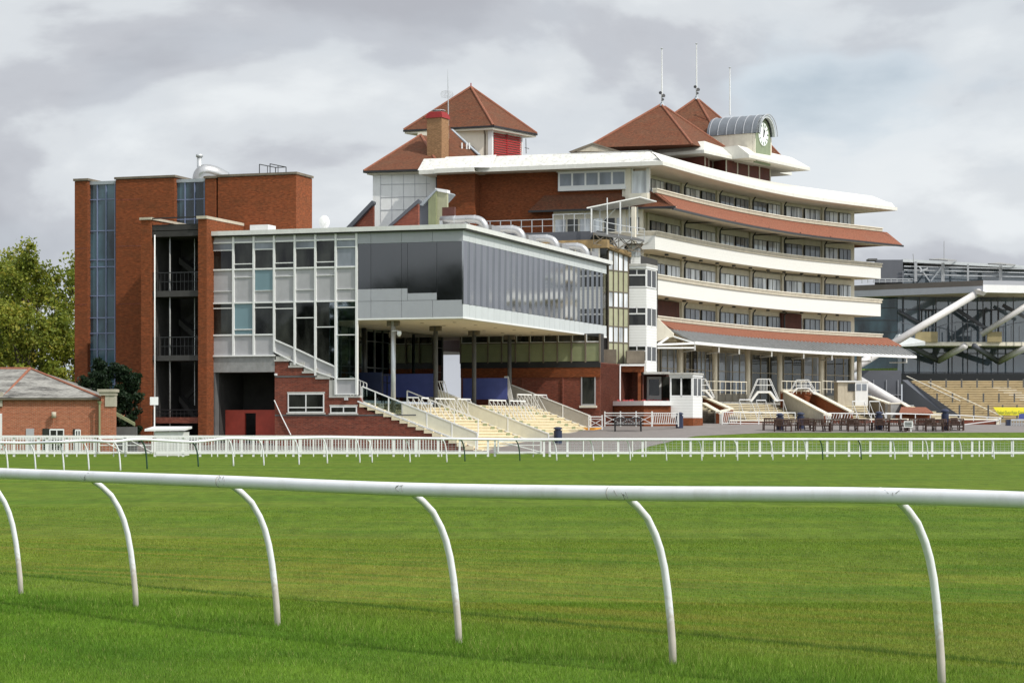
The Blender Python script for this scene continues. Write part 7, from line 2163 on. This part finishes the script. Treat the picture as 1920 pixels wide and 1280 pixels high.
# set back glass front, side glass, balcony and lower glass
gy = 264.0
g0 = pix(1683, 0, gy); g1 = pix(1995, 0, gy + 2)
MB().prism([P2d(g0), P2d(g1), P2d(g1 + Vector((2, 18, 0))), P2d(g0 + Vector((-1, 18, 0)))], fz(712, gy), rb_ + .1).build("glass_front", M['glass_far'], FS)
s0_ = pix(1600, 0, 268); 
MB().prism([P2d(s0_), P2d(g0 + Vector((-.05, .1, 0))), P2d(g0 + Vector((-1, 17, 0))), P2d(s0_ + Vector((0, 17, 0)))], fz(690, gy), rb_ + .15).build("side_glass", M['glass_teal'], FS)
gm_ = MB()
for x in (1694, 1724, 1755, 1785, 1814, 1843, 1871, 1900):
    p = pix(x, 0, gy - .1); gm_.bar((p.x, p.y, fz(712, gy)), (p.x, p.y, rb_), .12)
for y in (580, 662, 698): gm_.bar(P3(g0.x, gy - .12, fz(y, gy)), P3(g1.x, gy + 1.9, fz(y, gy)), .10)
for y in (577, 600, 622): gm_.bar(P3(s0_.x, 267.8, fz(y, 267.8)), P3(g0.x - .1, gy + .02, fz(y, gy)), .08)
gm_.build("mullions", M['charcoal'], FS)
for x in (1728, 1846):
    m_ = MB()
    a, b = pix(x, 0, gy - .25), pix(x + 26, 0, gy - .25)
    for k in range(3):
        p = a + (b - a) * k / 2; m_.bar((p.x, p.y, fz(640, gy)), (p.x, p.y, fz(581, gy)), .16)
    m_.bar((a.x, a.y, fz(581, gy)), (b.x, b.y, fz(581, gy)), .16)
    m_.build("doors", M['black'], FS)
sb0 = pix(1684, 0, 259); sb1 = pix(1995, 0, 259.5)
MB().prism([P2d(sb0), P2d(sb1), P2d(sb1 + Vector((0, 8, 0))), P2d(sb0 + Vector((0, 8, 0)))], fz(648, 259), fz(641, 259)).build("balcony_slab", M['cream'], FS)
for (xa, xb) in ((1716, 1758), (1851, 1878)):
    a, b = pix(xa, 0, 258.9), pix(xb, 0, 258.9)
    MB().box(a.x, b.x, 258.8, 259.2, fz(641, 259), fz(622, 259)).build("balcony_panel", M['farslab'], FS)
m_ = MB()
for x in range(1686, 1930, 15):
    p = pix(x, 0, 258.95); m_.bar((p.x, p.y, fz(641, 259)), (p.x, p.y, fz(611 if (x // 15) % 8 > 2 else 615, 259)), .09)
for k in range(24):
    def top_(x): u = ((x - 1755) % 120) / 120.0; return 614 - (10 * math.sin(math.pi * min(1, u / .75)) if u < .75 else 0)
    xa, xb = 1686 + k * 10, 1696 + k * 10
    m_.bar(pix(xa, top_(xa), 258.95), pix(xb, top_(xb), 258.95), .09)
m_.build("balcony_railing", M['charcoal'], FS)
MB().prism([P2d(pix(1688, 0, 262)), P2d(pix(1995, 0, 262)), P2d(pix(1995, 0, 275)), P2d(pix(1688, 0, 275))], fz(716, 262), fz(700, 262)).build("lower_front", M['black'], FS)
# slanting tubes
def tube(xa, ya, Ya, xb, yb_, Yb_, r, name="strut", mm_='tube'):
    MB().tube([pix(xa, ya, Ya), pix(xb, yb_, Yb_)], r, 12).build(name, M[mm_], FS, smooth=True)
tube(1838, 546, 255.5, 1672, 645, 250, .42)
tube(1672, 645, 250, 1566, 712, 247, .50)
tube(1542, 681, 243, 1606, 713, 242, .46)
tube(1600, 708, 242, 1694, 764, 240, .55)
tube(1935, 566, 257, 1840, 627, 259, .33)
tube(1810, 648, 259, 1759, 676, 263, .38, mm_='tube')
tube(1930, 648, 259, 1872, 678, 263, .38)
tube(1700, 645, 259, 1759, 676, 263, .33, mm_='charcoal')
tube(1826, 648, 259, 1872, 678, 263, .33, mm_='charcoal')
tube(1684, 583, 263.6, 1730, 608, 263.4, .2, mm_='charcoal'); tube(1790, 578, 263.6, 1850, 616, 263.4, .22, mm_='charcoal'); tube(1880, 572, 263.6, 1925, 596, 263.4, .22, mm_='charcoal')
MB().tube([pix(1838, 546, 255), pix(1836, 553, 255)], [.75, .5], 12).build("strut_head", M['tube'], FS)
MB().slabpoly([pix(1686, 626, 256), pix(1735, 640, 258), pix(1735, 648, 258), pix(1672, 650, 252)], (0, 2, 0)).build("slab_end", M['clad_lt'], FS)
# upper works behind the roof edge
uy = 272.0
MB().prism([P2d(pix(1640, 0, uy)), P2d(pix(1693, 0, uy)), P2d(pix(1693, 0, uy + 12)), P2d(pix(1640, 0, uy + 12))], fz(530, uy), fz(487, uy)).build("plant_block", M['charcoal'], FS)
MB().box(*bx_px(1629, 1645, 484.5, 488, uy - 1, 2)).build("plant_cap", M['conc_dark'], FS)
MB().prism([P2d(pix(1693.5, 0, uy + 2)), P2d(pix(1995, 0, uy + 4)), P2d(pix(1995, 0, uy + 14)), P2d(pix(1693.5, 0, uy + 12))], fz(530, uy), fz(497, uy)).build("upper_glass", M['glass_far'], FS)
a, b = pix(1693, 491, uy), pix(1995, 507, uy)
MB().slabpoly([a, b, b + Vector((0, 14, 0)), a + Vector((0, 14, 0))], (0, 0, .35)).build("upper_roof", M['clad_lt'], FS)
m_ = MB()
for x, w in ((1717, .3), (1768, .35), (1815, .2), (1876, .35)):
    m_.bar(pix(x, 528, uy - 1), pix(x, 489 + (x - 1693) * .05, uy - 1), w)
for y in (499, 506, 514): m_.bar(pix(1695, y, uy - .5), pix(1995, y + 7, uy - .5), .12)
m_.bar(pix(1724, 500, uy - 1), pix(1743, 527, uy - 1), .16).bar(pix(1765, 502, uy - 1), pix(1745, 527, uy - 1), .16).bar(pix(1725, 509, uy - 1.2), pix(1740, 503, uy - 1.2), .2)
m_.build("upper_frame", M['galv'], FS)
for x0, y0 in ((1742, 488.5), (1852, 496.5)):
    MB().slabpoly([pix(x0, y0 - 1, 268), pix(x0 + 25, y0 - 2.5, 270), pix(x0 + 52, y0 + 1, 272), pix(x0 + 35, y0 + 1, 266)], (0, 0, .12)).build("roof_fin", M['conc'], FS)
MB().tube([pix(1713, 492, 270), pix(1712, 476, 270)], .04, 5).tube([pix(1770, 490, 269), pix(1770, 452, 269)], .035, 5).build("roof_aerials", M['conc'], FS)
m_ = MB()
for x in range(1616, 1712, 11): m_.bar(pix(x, 531 - (x - 1616) * .03, 262), pix(x, 522.5, 262), .08)
m_.bar(pix(1612, 522.5, 262), pix(1712, 523, 262), .08).bar(pix(1612, 527.5, 262), pix(1712, 527, 262), .06)
m_.build("roof_guard_rail", M['galv'], FS)
# dark raking side wall and terrace
MB().slabpoly([pix(1692, 712, 246), pix(1702, 712, 246), pix(1800, 779, 226), pix(1800, 800, 226), pix(1692, 800, 246)], (.2, .9, 0)).build("raking_wall", M['charcoal'], FS)
MB().box(*bx_px(1612, 1690, 694, 775, 250, 1)).build("side_base", M['charcoal'], FS)
m_ = MB()
for x in (1638, 1662, 1684): m_.bar(pix(x, 775, 249.9), pix(x, 712, 249.9), .1)
m_.bar(pix(1612, 740, 249.9), pix(1690, 740, 249.9), .08)
m_.build("side_joints", M['clad'], FS)
TR = thing("far_terrace", "tan stepped standing terrace with rows of dark posts in front of the glass grandstand", "terrace", (pix(1850, 0, 240).x, 240, 2))
nT = 17
tr = MB(); tf = MB()
for k in range(nT):
    f0 = k / nT; f1 = (k + 1) / nT
    Y0 = 226 + 22 * f0; Y1 = 226 + 22 * f1
    yy = 790 - (790 - 714) * f1; h = fz(yy, Y1)
    xl = pix(1800 - 96 * f0, 0, Y0).x; xr2 = pix(1990, 0, Y0).x
    tr.box(xl, xr2, Y0, Y1 + .6, h - .08, h); tf.box(xl, xr2, Y0 + .03, Y1 + .6, h - 1.0, h - .08)
tr.build("treads", M['terrace'], TR); tf.build("risers", mat("terrace_riser", (0.27, 0.20, 0.11), 0.8, var=0.2), TR)
M['riserdk'] = M['grime']
pm = MB()
for j, (yb_, hgt, f_) in enumerate(((734, 24, .8), (761, 24, .42), (789, 30, .02))):
    Y = 226 + 22 * f_
    for x in range(1745 + j * 12 + (j == 2) * 30, 1930, 29 if j < 2 else 27):
        pm.bar(pix(x, yb_, Y), pix(x, yb_ - hgt, Y), .16)
pm.build("posts", M['conc_dark'], TR)
m_ = MB()
for (xa, ya, Ya, xb, yb_, Yb_) in ((1740, 725, 244, 1880, 790, 226), (1700, 714, 247, 1800, 760, 232)):
    MB().bar(pix(xa, ya - 9, Ya), pix(xb, yb_ - 9, Yb_), .08).build("handrail", M['cream'], TR)
sp_ = MB()
for k in range(8):
    f_ = (k + 3) / nT; Y = 226 + 22 * (1 - f_); y = 716 + 76 * f_
    a_ = pix(1862 + k * 10, y - 2, Y - .1); b_ = pix(1896 + k * 10, y - 2, Y - .1)
    sp_.box(a_.x, b_.x, Y - .15, Y + .3, a_.z - .1, a_.z + .05)
sp_.build("white_nosings", M['white'], TR)
BN = thing("banner", "long yellow banner with green lettering across the front of the far terrace, right edge", "banner", tuple(pix(1885, 780, 222)))
ba = pix(1862, 763, 222.0); bb3 = pix(1990, 764, 222.0); bh = 15.0 / FP * 222
MB().slabpoly([ba - Vector((0, 0, bh)) + Vector((.6, 0, 0)), bb3 - Vector((0, 0, bh)), bb3, ba], (0, .05, 0)).build("sheet", M['yellow'], BN)
fc_ = bpy.data.curves.new("lettering", 'FONT'); fc_.body = "Dubai Duty Free Grandstand"; fc_.size = .42; fc_.extrude = .004
to = bpy.data.objects.new("lettering_tmp", fc_)
scene.collection.objects.link(to)
bpy.context.view_layer.update()
me = bpy.data.meshes.new_from_object(to.evaluated_get(bpy.context.evaluated_depsgraph_get()))
bpy.data.objects.remove(to)
me.materials.clear(); me.materials.append(M['green_ink'])
lo_ = bpy.data.objects.new("lettering", me); scene.collection.objects.link(lo_)
lo_.parent = BN; p = pix(1869, 775.5, 221.93); lo_.location = p - Vector(BN.location); lo_.rotation_euler = (R(90), 0, 0); lo_.scale = (.70, 1, 1)

# ------------------------------------------------------------------ trees
M['leaf'] = None
def leafmat(name, cols):
    m, n, l, b = newmat(name)
    at = n.new("ShaderNodeAttribute"); at.attribute_name = "tone"
    r = ramp(n, l, at.outputs["Fac"], [(i / (len(cols) - 1), c) for i, c in enumerate(cols)], 'LINEAR')
    l.new(r.outputs["Color"], b.inputs["Base Color"]); b.inputs["Roughness"].default_value = .55
    b.inputs["Specular IOR Level"].default_value = .3
    tr_ = n.new("ShaderNodeBsdfTranslucent"); l.new(r.outputs["Color"], tr_.inputs["Color"])
    mx = n.new("ShaderNodeMixShader"); mx.inputs[0].default_value = .42
    l.new(b.outputs[0], mx.inputs[1]); l.new(tr_.outputs[0], mx.inputs[2]); l.new(mx.outputs[0], n["Material Output"].inputs["Surface"])
    return m
M['leaf_yel'] = leafmat("autumn_green_leaf", [(0.075, 0.11, 0.015), (0.17, 0.21, 0.025), (0.27, 0.285, 0.035), (0.40, 0.31, 0.05)])
M['leaf_dk'] = leafmat("dark_evergreen_leaf", [(0.008, 0.020, 0.010), (0.018, 0.038, 0.014), (0.030, 0.058, 0.020)])
def tree(x, y, z0, H, rad, label, leaf, seed, n_limb=9, leaf_n=26000, ls=.17, squash=.9, dens=1.0, trunk_r=.35, crown0=.22):
    rg = random.Random(seed); nr = np.random.default_rng(seed)
    t = thing("tree", label, "tree", (x, y, z0))
    base = Vector((x, y, z0)); tk = MB(); tips = []
    lean = Vector((rg.uniform(-.05, .05), rg.uniform(-.05, .05), 1))
    tpts = [base + Vector((0, 0, -.3))] + [base + lean * H * f_ + Vector((rg.uniform(-.15, .15), rg.uniform(-.15, .15), 0)) for f_ in (.12, .3, .5, .68, .82)]
    tk.tube(tpts, [trunk_r * 1.2, trunk_r, trunk_r * .8, trunk_r * .55, trunk_r * .33, trunk_r * .15], 9)
    def limb(p, d, Ln, r, lev):
        pts = [p]; cur = p; dd = d.copy()
        for _ in range(4):
            dd = (dd + Vector((rg.uniform(-.22, .22), rg.uniform(-.22, .22), rg.uniform(-.02, .22)))).normalized()
            cur = cur + dd * Ln / 4; pts.append(cur)
        tk.tube(pts, [r, r * .8, r * .6, r * .42, r * .25], 6 if lev else 7)
        if lev < 2:
            for k in range(3 if lev == 0 else 3):
                a = rg.uniform(0, 6.28); q_ = pts[rg.choice((2, 3, 4))]
                nd = (dd + Vector((math.cos(a), math.sin(a), rg.uniform(-.2, .6))) * .9).normalized()
                limb(q_, nd, Ln * .55, r * .45, lev + 1)
        tips.append((pts[-1], lev)); 
        if lev: tips.append((pts[2], lev))
    for i in range(n_limb):
        f_ = crown0 + (.80 - crown0) * i / (n_limb - 1)
        p = base + lean * H * f_; a = i * 2.4 + rg.uniform(-.3, .3)
        up = .25 + f_ * .9
        limb(p, Vector((math.cos(a), math.sin(a), up)).normalized(), rad * (1.15 - abs(f_ - .42) * 1.1) * .8, trunk_r * .42 * (1.1 - f_ * .6), 0)
    tk.build("trunk", M['trunk'], t, smooth=True)
    C_ = []; 
    for p, lev in tips:
        C_.append((p, rg.uniform(.35, 1.1) * rad * .17))
    m = int(leaf_n); idx = nr.integers(0, len(C_), m)
    cen = np.array([tuple(c[0]) for c in C_]); rr_ = np.array([c[1] for c in C_])
    v = nr.normal(size=(m, 3)); v /= np.linalg.norm(v, axis=1)[:, None]
    rad_ = nr.uniform(0, 1, m) ** .55
    pos = cen[idx] + v * (rr_[idx] * rad_)[:, None] * np.array([1.25, 1.25, squash])
    ctone = nr.uniform(-.22, .22, len(C_))
    tone = np.clip(.42 + ctone[idx] + nr.normal(0, .16, m), 0, 1)
    a1 = nr.normal(size=(m, 3)); a1 /= np.linalg.norm(a1, axis=1)[:, None]
    a2 = nr.normal(size=(m, 3)); a2 -= (a1 * a2).sum(1)[:, None] * a1; a2 /= np.linalg.norm(a2, axis=1)[:, None]
    s_ = ls * nr.uniform(.6, 1.3, m)[:, None]
    q = np.empty((m, 4, 3)); off_ = np.array(base)
    pos = pos - off_
    q[:, 0] = pos - a1 * s_; q[:, 1] = pos + a2 * s_ * .6; q[:, 2] = pos + a1 * s_; q[:, 3] = pos - a2 * s_ * .6
    me = bpy.data.meshes.new("crown"); me.vertices.add(m * 4); me.vertices.foreach_set("co", q.reshape(-1))
    me.loops.add(m * 4); me.loops.foreach_set("vertex_index", np.arange(m * 4, dtype=np.int32))
    me.polygons.add(m); me.polygons.foreach_set("loop_start", np.arange(0, m * 4, 4, dtype=np.int32)); me.polygons.foreach_set("loop_total", np.full(m, 4, dtype=np.int32))
    me.update(); at = me.attributes.new("tone", 'FLOAT', 'POINT'); at.data.foreach_set("value", np.repeat(tone, 4).astype(np.float32))
    me.materials.append(leaf); o = bpy.data.objects.new("crown", me); scene.collection.objects.link(o); o.parent = t
    return t
def tx(x, Y): return (x - 960) / FP * Y
tree(tx(80, 178), 178, 1, 12.6, 5.6, "large loose tree with yellowing leaves, right hand one, against the brick tower", M['leaf_yel'], 21, 11, 15000, .15, trunk_r=.34)
tree(tx(-20, 182), 182, 1, 12.6, 5.8, "large yellow green tree cut by the left edge of the picture", M['leaf_yel'], 8, 11, 15000, .15, trunk_r=.36)
tree(tx(40, 171), 171, 1, 7.5, 4.6, "lower bushy yellow green tree just behind the slate roof", M['leaf_yel'], 33, 10, 18000, .14, trunk_r=.2, crown0=.1)
tree(tx(120, 174), 174, 1, 7.0, 3.8, "smaller green tree tucked between the slate roof and the brick tower", M['leaf_yel'], 35, 9, 13000, .14, trunk_r=.18, crown0=.1)
tree(tx(208, 139), 139, 0, 5.2, 2.0, "dark evergreen bush tree growing against the glazed brick tower", M['leaf_dk'], 12, 10, 26000, .10, trunk_r=.14, crown0=.08)
tree(tx(238, 138), 138, 0, 3.9, 1.35, "lower dark evergreen in the shade beside the stair tower", M['leaf_dk'], 14, 9, 12000, .10, trunk_r=.1, crown0=.06)

# unseen dark wood, added behind the camera only for its reflection in the glass
wr = np.random.default_rng(4)
nw_ = 26000
wx = wr.uniform(-300, -20, nw_); ph_ = (wx + 300) / 280
wtop = 9 + 13 * np.clip(np.sin(ph_ * 9.0) * .5 + .5 + .35 * np.sin(ph_ * 31), 0, 1) * (0.55 + .45 * np.sin(ph_ * 2.2))
wtop = np.maximum(wtop, 32 - np.abs(wx + 180) * .33)  # hump added so the mirrored box reflects a dark shape
wz = wr.uniform(0, 1, nw_) ** .8 * wtop
wy = -95 + wr.normal(0, 6, nw_) - (wx + 160) * .35
q = np.empty((nw_, 4, 3)); a1 = wr.normal(size=(nw_, 3)); a1 /= np.linalg.norm(a1, axis=1)[:, None]
a2 = wr.normal(size=(nw_, 3)); a2 -= (a1 * a2).sum(1)[:, None] * a1; a2 /= np.linalg.norm(a2, axis=1)[:, None]
pp = np.stack([wx, wy, wz], 1)
for i_, d_ in enumerate((-a1, a2, a1, -a2)): q[:, i_] = pp + d_ * 1.1
me = bpy.data.meshes.new("wood"); me.vertices.add(nw_ * 4); me.vertices.foreach_set("co", q.reshape(-1))
me.loops.add(nw_ * 4); me.loops.foreach_set("vertex_index", np.arange(nw_ * 4, dtype=np.int32))
me.polygons.add(nw_); me.polygons.foreach_set("loop_start", np.arange(0, nw_ * 4, 4, dtype=np.int32)); me.polygons.foreach_set("loop_total", np.full(nw_, 4, dtype=np.int32))
me.update(); at = me.attributes.new("tone", 'FLOAT', 'POINT'); at.data.foreach_set("value", np.repeat(wr.uniform(0, 1, nw_), 4).astype(np.float32))
me.materials.append(M['leaf_dk']); o = bpy.data.objects.new("reflection_wood", me); scene.collection.objects.link(o)
tag(o, "added unseen belt of dark woodland, shaped for its reflection in the glass", "wood", kind="stuff")
